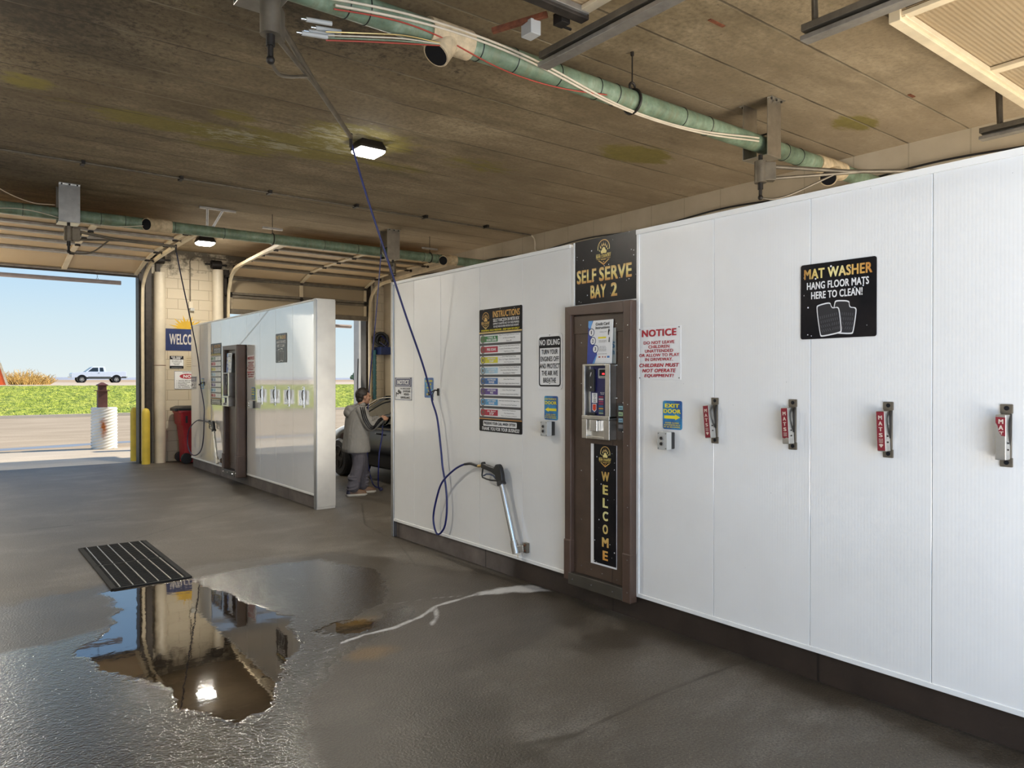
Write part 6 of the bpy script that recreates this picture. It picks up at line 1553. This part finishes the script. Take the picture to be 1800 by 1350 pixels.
def sedan(M, label):
    r = empty('car', M, label, 'car')
    paint = simple('black_car_paint', (0.006, 0.0065, 0.008), 0.15, 0.0, var=0.05)
    paint.node_tree.nodes['Principled BSDF'].inputs['Specular IOR Level'].default_value = 0.3
    st = [(-2.38, 0.62, 0.40, 0.62, 0.70, 0.01), (-2.30, 0.80, 0.30, 0.80, 0.90, 0.03), (-2.0, 0.87, 0.24, 0.86, 0.98, 0.04), (-1.5, 0.90, 0.22, 0.88, 0.99, 0.04), (-0.7, 0.91, 0.20, 0.88, 0.97, 0.02), (0.2, 0.91, 0.20, 0.87, 0.95, 0.02), (0.9, 0.91, 0.20, 0.86, 0.96, 0.04), (1.5, 0.89, 0.22, 0.80, 0.90, 0.05), (2.0, 0.84, 0.24, 0.70, 0.80, 0.05), (2.28, 0.74, 0.28, 0.58, 0.66, 0.03), (2.38, 0.60, 0.36, 0.50, 0.55, 0.01)]
    m = MB(); m.loft([car_ring(*q) for q in st]); b = m.build('body', paint, r, smooth=50); sb = b.modifiers.new('s', 'SUBSURF'); sb.levels = 2; sb.render_levels = 2
    gh = [(-1.78, 0.74, 0.95, 0.97), (-1.25, 0.66, 0.95, 1.24), (-0.75, 0.60, 0.94, 1.385), (-0.1, 0.59, 0.93, 1.415), (0.35, 0.60, 0.93, 1.38), (0.80, 0.66, 0.93, 1.20), (1.28, 0.74, 0.94, 0.97)]
    def gring(y, ht, zb, zr):
        pts = [(0.86, zb), (0.86 + (ht - 0.86) * 0.55, zb + (zr - zb) * 0.55), (ht + 0.02, zb + (zr - zb) * 0.9), (ht * 0.8, zr), (0, zr + 0.015)]
        return [(x, y, z) for x, z in pts] + [(-x, y, z) for x, z in reversed(pts[:-1])]
    m = MB(); m.loft([gring(*q) for q in gh]); g = m.build('roof', paint, r, smooth=50); sb = g.modifiers.new('s', 'SUBSURF'); sb.levels = 2; sb.render_levels = 2
    glass = MT['glass']
    def sidepane(s, pts, name):
        m = MB(); vs = []
        for y, z, n in pts:
            t = (z - 0.93) / 0.45; x = 0.875 + (0.625 - 0.875) * t + 0.008
            vs.append((s * x, y, z))
        m.add(vs, [tuple(range(len(vs)))]); o = m.build(name, glass, r); sl = o.modifiers.new('t', 'SOLIDIFY'); sl.thickness = 0.012; sl.offset = 0
    for s in (-1, 1):
        sidepane(s, [(0.98, 0.97, 0), (0.55, 1.22, 0), (0.28, 1.315, 0), (-0.12, 1.335, 0), (-0.14, 0.96, 0)], 'front_window')
        sidepane(s, [(-0.24, 0.96, 0), (-0.22, 1.335, 0), (-0.65, 1.315, 0), (-1.05, 1.20, 0), (-1.22, 1.08, 0), (-1.2, 0.98, 0)], 'rear_window')
        m = MB(); P = [(s * (0.905), 1.06, 0.955), (s * (0.80), 0.62, 1.20), (s * (0.735), 0.30, 1.335), (s * (0.72), -0.2, 1.365), (s * (0.735), -0.68, 1.335), (s * (0.80), -1.1, 1.20), (s * (0.87), -1.32, 1.05)]
        m.tube(catmull(P, 5), 0.011, 6); m.build('window_trim', MT['chrome'], r, smooth=True)
        m = MB(); m.ball((s * 1.0, 0.78, 1.0), (0.10, 0.06, 0.075), 12, 8); m.bar((s * 0.86, 0.8, 0.95), (s * 0.96, 0.79, 0.98), 0.03, 0.03); m.build('mirror', paint, r, smooth=True)
        for y in (-0.02, -1.02):
            m = MB(); m.tube([(s * 0.922, y - 0.09, 0.80), (s * 0.938, y - 0.05, 0.80), (s * 0.938, y + 0.05, 0.80), (s * 0.922, y + 0.09, 0.80)], 0.012, 8); m.build('door_handle', paint, r, smooth=True)
        m = MB(); m.ball((s * 0.70, -2.27, 0.76), (0.16, 0.06, 0.07), 12, 8); m.build('tail_lamp', simple('tail_lamp_red', (0.30, 0.01, 0.01), 0.15), r, smooth=True)
        m = MB(); m.ball((s * 0.66, 2.16, 0.62), (0.15, 0.12, 0.07), 12, 8); m.build('head_lamp', MT['chrome'], r, smooth=True)
        for y in (1.42, -1.38):
            m = MB(); m.M = Matrix.Translation((s * 0.70, y, 0.33)) @ Matrix.Rotation(PI / 2, 4, 'Y'); m.lathe([(0.36, -0.10), (0.37, 0.215)], 30); m.build('wheel_arch', MT['black'], r, smooth=True)
            wheel(r, (s * 0.84, y, 0.32), 0.32, 0.20, s, MT['darkmetal'])
    for y0, z0, y1, z1, nm in ((1.22, 1.0, 0.42, 1.36, 'windscreen'), (-1.72, 1.0, -0.85, 1.355, 'rear_screen')):
        m = MB(); m.add([(-0.70, y0, z0), (0.70, y0, z0), (0.56, y1, z1), (-0.56, y1, z1)], [(0, 1, 2, 3)]); o = m.build(nm, glass, r); sl = o.modifiers.new('t', 'SOLIDIFY'); sl.thickness = 0.05; sl.offset = 0
    return r
sedan(Matrix.Translation((6.32, 10.35, 0)), 'black wet car being washed in the second bay behind the person')
def pickup(M, label):
    """front towards local -x"""
    r = empty('pickup_truck', M, label, 'truck')
    paint = simple('pale_blue_white_paint', (0.70, 0.76, 0.86), 0.3, var=0.03, coat=0.5); two = simple('dark_sill_paint', (0.07, 0.075, 0.07), 0.4)
    def arch(cx, R, z0, n=8): return [(cx - R * math.cos(PI * k / n), max(z0, 0.40 + R * math.sin(PI * k / n))) for k in range(n + 1)]
    low = [(-2.72, 0.55), (-2.72, 1.02), (-2.62, 1.10), (-1.35, 1.20), (-1.28, 1.22), (0.62, 1.22), (0.68, 1.24), (2.68, 1.26), (2.74, 1.22), (2.74, 0.62), (2.30, 0.62)] + list(reversed(arch(1.72, 0.48, 0.62))) + [(1.15, 0.62), (-1.1, 0.62)] + list(reversed(arch(-1.72, 0.48, 0.62))) + [(-2.25, 0.58)]
    F = Matrix(((1, 0, 0, 0), (0, 0, -1, 0), (0, 1, 0, 0), (0, 0, 0, 1)))
    m = MB(); m.M = F; m.prism(low, -0.95, 0.95); m.build('body', paint, r, bevel=0.05, bseg=3)
    m = MB(); m.M = F; m.prism([(-1.12, 0.42), (1.15, 0.42), (1.15, 0.70), (-1.12, 0.70)], -0.955, 0.955); m.prism([(2.25, 0.5), (2.74, 0.5), (2.74, 0.72), (2.25, 0.72)], -0.955, 0.955); m.build('lower_stripe', two, r, bevel=0.03)
    m = MB(); m.loft([[(-1.38, -0.90, 1.2), (0.68, -0.90, 1.2), (0.68, 0.90, 1.2), (-1.38, 0.90, 1.2)], [(-0.72, -0.76, 1.74), (0.60, -0.76, 1.76), (0.60, 0.76, 1.76), (-0.72, 0.76, 1.74)], [(-0.60, -0.66, 1.80), (0.52, -0.66, 1.82), (0.52, 0.66, 1.82), (-0.60, 0.66, 1.80)]]); m.build('cab', paint, r, bevel=0.03)
    for s in (-1, 1):
        def pane(pts, nm):
            m = MB(); vs = []
            for x, z in pts: vs.append((x, s * (0.90 - (z - 1.2) * 0.26 + 0.004), z))
            m.add(vs, [tuple(range(len(vs)))]); o = m.build(nm, MT['glass'], r); sl = o.modifiers.new('t', 'SOLIDIFY'); sl.thickness = 0.02; sl.offset = 0
        pane([(-1.12, 1.25), (-0.62, 1.68), (-0.10, 1.70), (-0.10, 1.25)], 'front_window'); pane([(0.06, 1.25), (0.06, 1.70), (0.40, 1.70), (0.46, 1.25)], 'rear_window')
        m = MB(); m.box(-0.14, 0.02, s * 0.955 - 0.012, s * 0.955 + 0.012, 1.06, 1.10); m.build('door_handle', MT['darkmetal'], r)
        m = MB(); m.box(-2.745, -2.60, s * 0.78 - 0.15, s * 0.78 + 0.16, 0.84, 1.0); m.build('head_lamp', MT['chrome'], r, bevel=0.02)
        for x in (-1.72, 1.72):
            m = MB(); m.M = F; m.cyl((x, 0.42, -s * 0.60), (x, 0.42, -s * 0.953), 0.47, seg=28); m.build('wheel_arch', MT['black'], r)
            w = wheel(r, (x, s * 0.83, 0.36), 0.36, 0.24, s, MT['greyplastic']); w.rotation_euler = (0, 0, PI / 2)
    m = MB(); m.box(-2.88, -2.70, -0.94, 0.94, 0.52, 0.72); m.build('front_bumper', MT['chrome'], r, bevel=0.03)
    m = MB(); m.box(2.74, 2.88, -0.9, 0.9, 0.52, 0.70); m.build('rear_bumper', MT['chrome'], r, bevel=0.03)
    m = MB(); m.add([(-1.34, -0.78, 1.24), (-1.34, 0.78, 1.24), (-0.76, 0.68, 1.72), (-0.76, -0.68, 1.72)], [(0, 1, 2, 3)]); o = m.build('windscreen', MT['glass'], r); sl = o.modifiers.new('t', 'SOLIDIFY'); sl.thickness = 0.03; sl.offset = 0
    return r
pickup(Matrix.Translation((14.15, 95.0, 1.29)), 'pale blue pickup truck driving along the highway in the distance')
# ---------------------------------------------------------------- the person washing the car
def merged(name, mb, mat, parent, voxel, smooth_it=4, dec=None):
    """one continuous surface out of overlapping limb volumes"""
    me = bpy.data.meshes.new(name); me.from_pydata(mb.v, [], mb.f); me.update()
    bm = bmesh.new(); bm.from_mesh(me); bmesh.ops.recalc_face_normals(bm, faces=bm.faces); bm.to_mesh(me); bm.free()
    t = bpy.data.objects.new(name, me); COL.objects.link(t)
    k = t.modifiers.new('r', 'REMESH'); k.mode = 'VOXEL'; k.voxel_size = voxel
    if smooth_it: k = t.modifiers.new('s', 'SMOOTH'); k.factor = 0.5; k.iterations = smooth_it
    if dec: k = t.modifiers.new('d', 'DECIMATE'); k.ratio = dec
    dg = bpy.context.evaluated_depsgraph_get(); dg.update()
    m2 = bpy.data.meshes.new_from_object(t.evaluated_get(dg))
    bpy.data.objects.remove(t); bpy.data.meshes.remove(me)
    m2.name = name
    return finish(name, m2, mat, parent, 75)
def limb(m, pts, rad, seg=14, n=5):
    """tapering limb with round ends; rad is one value per point or (rx, ry)"""
    P = catmull(pts, n); R = []
    for i in range(len(pts) - 1):
        for k in range(n): R.append(rad[i] + (rad[i + 1] - rad[i]) * k / n)
    R.append(rad[-1])
    m.tube(P, R, seg); m.ball(P[0], R[0] * 0.99, 12, 8); m.ball(P[-1], R[-1] * 0.99, 12, 8)
def ell(cx, cy, z, rx, ry, n=24, tilt=0.0, p=2.3):
    out = []
    for k in range(n):
        a = 2 * PI * k / n; c, s = math.cos(a), math.sin(a)
        c2 = math.copysign(abs(c) ** (2 / p), c); s2 = math.copysign(abs(s) ** (2 / p), s)
        out.append((cx + rx * c2, cy + ry * s2, z + tilt * rx * c2))
    return out
PM = Matrix.Translation((4.655, 9.655, 0)) @ Matrix.Rotation(math.radians(-8), 4, 'Z')
person = empty('person', PM, 'person in a grey hooded jacket holding a spray gun at the black car', 'person')
def fabric(name, a, b, sc, bs):
    t = NT(name); n = t.noise(sc, 5, 0.6); w = t.noise(bs, 4, 0.55, v=t.mapv((1, 1, 0.45)), dist=0.8)
    t.set(color=t.ramp(n, [(0.3, a), (0.7, b)]), rough=0.85, normal=t.bump(w, 0.9, 0.03)); return t.m
skin = simple('skin', (0.42, 0.23, 0.15), 0.5, var=0.1, scale=14)
jacket_m = fabric('grey_jacket_cloth', (0.215, 0.208, 0.195), (0.275, 0.265, 0.25), 5, 7)
trouser_m = fabric('grey_trouser_cloth', (0.085, 0.080, 0.098), (0.12, 0.112, 0.135), 5, 9)
HC = Vector((0.145, 0.0, 1.405))
# body: trunk, neck, head with face, arms, hands and legs in one skin
b = MB()
b.loft([ell(0.03, 0, 0.78, 0.115, 0.155), ell(0.04, 0, 0.92, 0.10, 0.14), ell(0.06, 0, 1.06, 0.115, 0.16), ell(0.07, 0, 1.18, 0.11, 0.175), ell(0.08, 0, 1.235, 0.06, 0.10)])
limb(b, [(0.085, 0, 1.20), (0.105, 0, 1.28), (0.125, 0, 1.345)], [0.062, 0.052, 0.052])
b.ball(HC + Vector((-0.012, 0, 0.018)), (0.094, 0.074, 0.092), 22, 16)
b.ball(HC + Vector((0.028, 0, -0.030)), (0.062, 0.058, 0.078), 18, 12)
b.ball(HC + Vector((0.055, 0, -0.085)), (0.030, 0.032, 0.022), 12, 8)                          # chin
b.tube([HC + Vector((0.086, 0, 0.012)), HC + Vector((0.106, 0, -0.022)), HC + Vector((0.098, 0, -0.034))], [0.008, 0.0125, 0.011], 8)   # nose
b.tube([HC + Vector((0.078, -0.034, 0.022)), HC + Vector((0.088, 0, 0.026)), HC + Vector((0.078, 0.034, 0.022))], 0.010, 8)              # brow
b.tube([HC + Vector((0.080, -0.020, -0.056)), HC + Vector((0.089, 0, -0.055)), HC + Vector((0.080, 0.020, -0.056))], 0.0075, 8)          # lips
for s in (-1, 1):
    b.ball(HC + Vector((-0.004, s * 0.076, -0.008)), (0.020, 0.010, 0.030), 10, 8)              # ears
    b.ball(HC + Vector((0.052, s * 0.042, -0.022)), (0.026, 0.022, 0.022), 10, 8)               # cheeks
AR = [(0.055, -0.175, 1.205), (0.10, -0.215, 1.08), (0.165, -0.225, 0.985), (0.27, -0.185, 1.03), (0.365, -0.14, 1.075)]
AL = [(0.055, 0.175, 1.205), (0.12, 0.21, 1.08), (0.20, 0.20, 0.99), (0.30, 0.12, 1.04), (0.395, 0.035, 1.085)]
limb(b, AR, [0.052, 0.046, 0.041, 0.036, 0.027]); limb(b, AL, [0.052, 0.046, 0.041, 0.036, 0.027])
def hand(m, w, f, up, side):
    """w wrist, f towards the knuckles, up back of the hand, side towards the thumb; fingers close round a grip"""
    f, up, side = f.normalized(), up.normalized(), side.normalized()
    k = w + f * 0.075
    m.loft([[w + side * x + up * z for x, z in ((-0.022, -0.012), (0.022, -0.012), (0.022, 0.012), (-0.022, 0.012))], [k + side * x + up * z for x, z in ((-0.038, -0.012), (0.036, -0.012), (0.036, 0.011), (-0.038, 0.011))]])
    for i, L in enumerate((0.95, 1.05, 1.0, 0.8)):
        o = k + side * (0.029 - 0.019 * i)
        p1 = o + f * 0.030 * L - up * 0.006; p2 = p1 + f * 0.010 * L - up * 0.026 * L; p3 = p2 - f * 0.016 * L - up * 0.014 * L
        m.tube([o - f * 0.012, o, p1, p2, p3], [0.0095, 0.0095, 0.009, 0.008, 0.007], 8); m.ball(p3, 0.007, 8, 6)
    t0 = w + f * 0.022 + side * 0.020; t1 = t0 + side * 0.026 + f * 0.020 - up * 0.006; t2 = t1 + f * 0.026 - up * 0.018 - side * 0.004
    m.tube([t0, t1, t2], [0.012, 0.0105, 0.0085], 8); m.ball(t2, 0.0085, 8, 6)
hand(b, Vector(AR[-1]), Vector((0.9, 0.35, 0.25)), Vector((-0.1, -0.8, 0.6)), Vector((-0.25, 0.45, 0.85)))
hand(b, Vector(AL[-1]), Vector((0.95, -0.25, 0.15)), Vector((-0.1, 0.7, 0.7)), Vector((-0.1, -0.6, 0.75)))
LR = [(0.02, -0.085, 0.80), (0.035, -0.10, 0.62), (0.03, -0.105, 0.43), (-0.02, -0.10, 0.24), (-0.05, -0.10, 0.08)]
LL = [(0.03, 0.085, 0.80), (0.10, 0.10, 0.62), (0.155, 0.105, 0.43), (0.155, 0.105, 0.24), (0.155, 0.105, 0.08)]
limb(b, LR, [0.088, 0.078, 0.056, 0.050, 0.036]); limb(b, LL, [0.088, 0.078, 0.056, 0.050, 0.036])
for L in (LR, LL): b.loft([[(L[-1][0] + x, L[-1][1] + y, z) for x, y in rrect(-0.07, -0.035, 0.17, 0.035, 0.03)] for z in (0.03, 0.075)])
body = merged('body', b, skin, person, 0.0055, 5)
for s in (-1, 1):
    m = MB(); m.ball(HC + Vector((0.080, s * 0.030, 0.004)), (0.007, 0.011, 0.006), 12, 8); m.build('eye', MT['black'], body, smooth=True)
# hair
m = MB(); m.ball(HC + Vector((-0.020, 0, 0.026)), (0.104, 0.086, 0.102), 40, 30); m.ball(HC + Vector((-0.055, 0, -0.035)), (0.055, 0.066, 0.055), 24, 16)
out = []
for v in m.v:
    q = Vector(v) - HC
    if q.x > 0.022 + 0.35 * max(0, q.z - 0.02) and q.z < 0.055 + 0.1 * q.x: q *= 0.72
    elif q.x > -0.03 and q.z < 0.012: q *= 0.75
    else: q *= 1.0 + 0.035 * math.sin(q.y * 160 + q.x * 90) * math.sin(q.z * 140 + q.x * 60)
    out.append(tuple(HC + q))
m.v = out
hm = NT('dark_hair'); hn = hm.noise(60, 3, 0.6, v=hm.mapv((1, 1, 3))); hm.set(color=hm.ramp(hn, [(0.3, (0.008, 0.006, 0.005)), (0.7, (0.03, 0.022, 0.018))]), rough=0.55, normal=hm.bump(hn, 0.8, 0.004))
m.build('hair', hm.m, body, smooth=80)
# jacket
j = MB()
j.loft([ell(0.035, 0, 0.615, 0.185, 0.225), ell(0.032, 0, 0.66, 0.192, 0.232), ell(0.035, 0, 0.80, 0.178, 0.222), ell(0.045, 0, 0.95, 0.172, 0.215), ell(0.055, 0, 1.08, 0.168, 0.22), ell(0.06, 0, 1.18, 0.148, 0.212), ell(0.07, 0, 1.235, 0.105, 0.16), ell(0.09, 0, 1.275, 0.072, 0.085)])
limb(j, AR[:-1] + [(0.345, -0.148, 1.066)], [0.082, 0.076, 0.070, 0.060, 0.048], 18)
limb(j, AL[:-1] + [(0.372, 0.055, 1.075)], [0.082, 0.076, 0.070, 0.060, 0.048], 18)
for k in range(7):                                                             # soft creases round the elbows and waist
    a = k / 6; p = Vector(AR[1]).lerp(Vector(AR[3]), a); j.torus(p, Vector(AR[3]) - Vector(AR[1]), 0.070 - 0.008 * a, 0.007, 18, 6)
jk = merged('jacket', j, jacket_m, person, 0.008, 6)
hd = MB()
hd.torus((0.045, 0, 1.262), (-0.35, 0, 1), 0.095, 0.033, 26, 12); hd.ball((-0.065, 0, 1.215), (0.062, 0.115, 0.07), 20, 14); hd.ball((-0.10, 0, 1.175), (0.045, 0.095, 0.065), 18, 12)
merged('hood', hd, jacket_m, jk, 0.008, 6)
m = MB(); m.torus((0.10, 0, 1.295), (-0.3, 0, 1), 0.058, 0.016, 26, 10); m.build('collar', MT['black'], jk, smooth=True)
for A, sgn in ((AR, -1), (AL, 1)):
    path = [Vector((0.085, sgn * 0.085, 1.272)), Vector((0.065, sgn * 0.14, 1.262))] + [Vector(p) for p in A[:-1]] + [Vector((0.345, -0.148, 1.066)) if sgn < 0 else Vector((0.372, 0.055, 1.075))]
    rads = [0.006, 0.020, 0.084, 0.079, 0.074, 0.064, 0.052]
    outs = [Vector((0, 0, 1)), Vector((0, sgn * 0.4, 0.9)), Vector((-0.15, sgn * 0.75, 0.65)), Vector((-0.3, sgn * 0.95, 0.1)), Vector((-0.25, sgn * 0.95, -0.1)), Vector((0.0, sgn * 0.85, 0.3)), Vector((0.0, sgn * 0.8, 0.4))]
    for q in (-1, 0, 1):
        pts = []
        for i, p in enumerate(path):
            t = (path[min(i + 1, len(path) - 1)] - path[max(i - 1, 0)]).normalized(); o = outs[i] - t * outs[i].dot(t); o.normalize(); sd = t.cross(o)
            o2 = (o + sd * 0.30 * q).normalized(); pts.append(p + o2 * (rads[i] + 0.0) + (sd * 0.022 * q if i < 2 else Vector((0, 0, 0))))
        m = MB(); m.tube(catmull(pts, 6), 0.0085, 6); m.build('sleeve_stripe', MT['black'], jk, smooth=True)
# trousers
t_ = MB()
t_.loft([ell(0.03, 0, 0.60, 0.145, 0.195), ell(0.03, 0, 0.74, 0.15, 0.195), ell(0.03, 0, 0.86, 0.13, 0.175)])
limb(t_, [(0.02, -0.085, 0.74), (0.035, -0.10, 0.60), (0.035, -0.105, 0.43), (-0.015, -0.10, 0.26), (-0.045, -0.10, 0.125)], [0.118, 0.108, 0.092, 0.086, 0.088], 18)
limb(t_, [(0.04, 0.085, 0.74), (0.10, 0.10, 0.60), (0.155, 0.105, 0.43), (0.155, 0.105, 0.26), (0.155, 0.105, 0.125)], [0.118, 0.108, 0.092, 0.086, 0.088], 18)
rr_ = random.Random(4)
for L in ((-0.045, -0.10), (0.155, 0.105)):
    for k in range(5): t_.torus((L[0] + 0.012 * rr_.uniform(-1, 1) + 0.006 * k, L[1], 0.115 + 0.045 * k), (rr_.uniform(-.3, .3), rr_.uniform(-.3, .3), 1), 0.080 + 0.002 * (k % 2), 0.012, 18, 6)
merged('trousers', t_, trouser_m, person, 0.008, 5)
# shoes
for L, an in ((LR[-1], -6), (LL[-1], -4)):
    T = Matrix.Translation((L[0], L[1], 0)) @ Matrix.Rotation(math.radians(an), 4, 'Z')
    m = MB(); m.M = T
    def sh(z, x0, x1, w, n=6): return [(x, y, z) for x, y in rrect(x0, -w, x1, w, w * 0.92, n)]
    m.loft([sh(0.028, -0.088, 0.198, 0.047), sh(0.055, -0.086, 0.192, 0.046), sh(0.078, -0.080, 0.150, 0.043), sh(0.10, -0.072, 0.07, 0.040), sh(0.125, -0.068, 0.045, 0.038)])
    s_ = m.build('shoe', simple('tan_navy_shoe', (0.115, 0.062, 0.035), 0.6, var=0.5, scale=9), person, smooth=60)
    m = MB(); m.M = T; m.loft([sh(0.0, -0.085, 0.185, 0.044), sh(0.012, -0.100, 0.205, 0.051), sh(0.034, -0.098, 0.200, 0.049)]); m.build('sole', simple('pale_sole', (0.42, 0.40, 0.36), 0.6), s_, smooth=60)
    m = MB(); m.M = T; m.loft([sh(0.034, -0.094, -0.02, 0.049), sh(0.09, -0.082, -0.02, 0.045)]); m.build('heel_panel', simple('navy_panel', (0.02, 0.022, 0.05), 0.6), s_, smooth=60)
    m = MB(); m.M = T
    for k in range(4): m.tube([(0.05 + 0.024 * k, -0.026, 0.093 - 0.006 * k), (0.055 + 0.024 * k, 0, 0.104 - 0.010 * k), (0.05 + 0.024 * k, 0.026, 0.093 - 0.006 * k)], 0.004, 6)
    m.build('laces', MT['signwhite'], s_, smooth=True)
# the gun in the hands and its hose
G = PM @ Matrix.Translation((0.455, -0.085, 1.105))
r = empty('spray_gun', G, 'black spray gun held in the hands of the person at the car', 'spray gun')
m = MB(); m.tube([(-0.06, -0.005, -0.115), (-0.02, 0, -0.03), (0.0, 0, 0.005)], [0.016, 0.017, 0.018], 10); m.build('grip', MT['rubber'], r, smooth=True)
m = MB(); m.bar((-0.03, 0, 0.012), (0.10, 0.0, 0.03), 0.035, 0.045); m.build('receiver', MT['rubber'], r, bevel=0.008)
m = MB(); m.tube([(0.10, 0, 0.03), (0.26, 0.0, 0.045)], 0.011, 10); m.build('nozzle', MT['steel'], r, smooth=True)
m = MB(); m.tube(catmull([(0.04, 0, -0.005), (0.05, 0, -0.06), (0.0, 0, -0.115), (-0.055, 0, -0.12)], 5), 0.005, 6); m.build('trigger_guard', MT['rubber'], r, smooth=True)
ge = PM @ Vector((0.395, -0.09, 0.985))
cable([tuple(ge), (5.01, 9.48, 0.84), (4.95, 9.45, 0.60), (4.94, 9.46, 0.34), (4.98, 9.54, 0.12), (5.07, 9.66, 0.03), (5.20, 9.85, 0.02), (5.12, 10.0, 0.10), (5.06, 10.05, 0.6), (5.12, 10.1, 1.5), (5.25, 10.13, 2.6), (5.35, 10.15, 3.58)], 0.0095, MT['hose'], 'blue wash hose hanging from the person\'s spray gun to the rear boom', 'wash_hose', 'hose', 8)
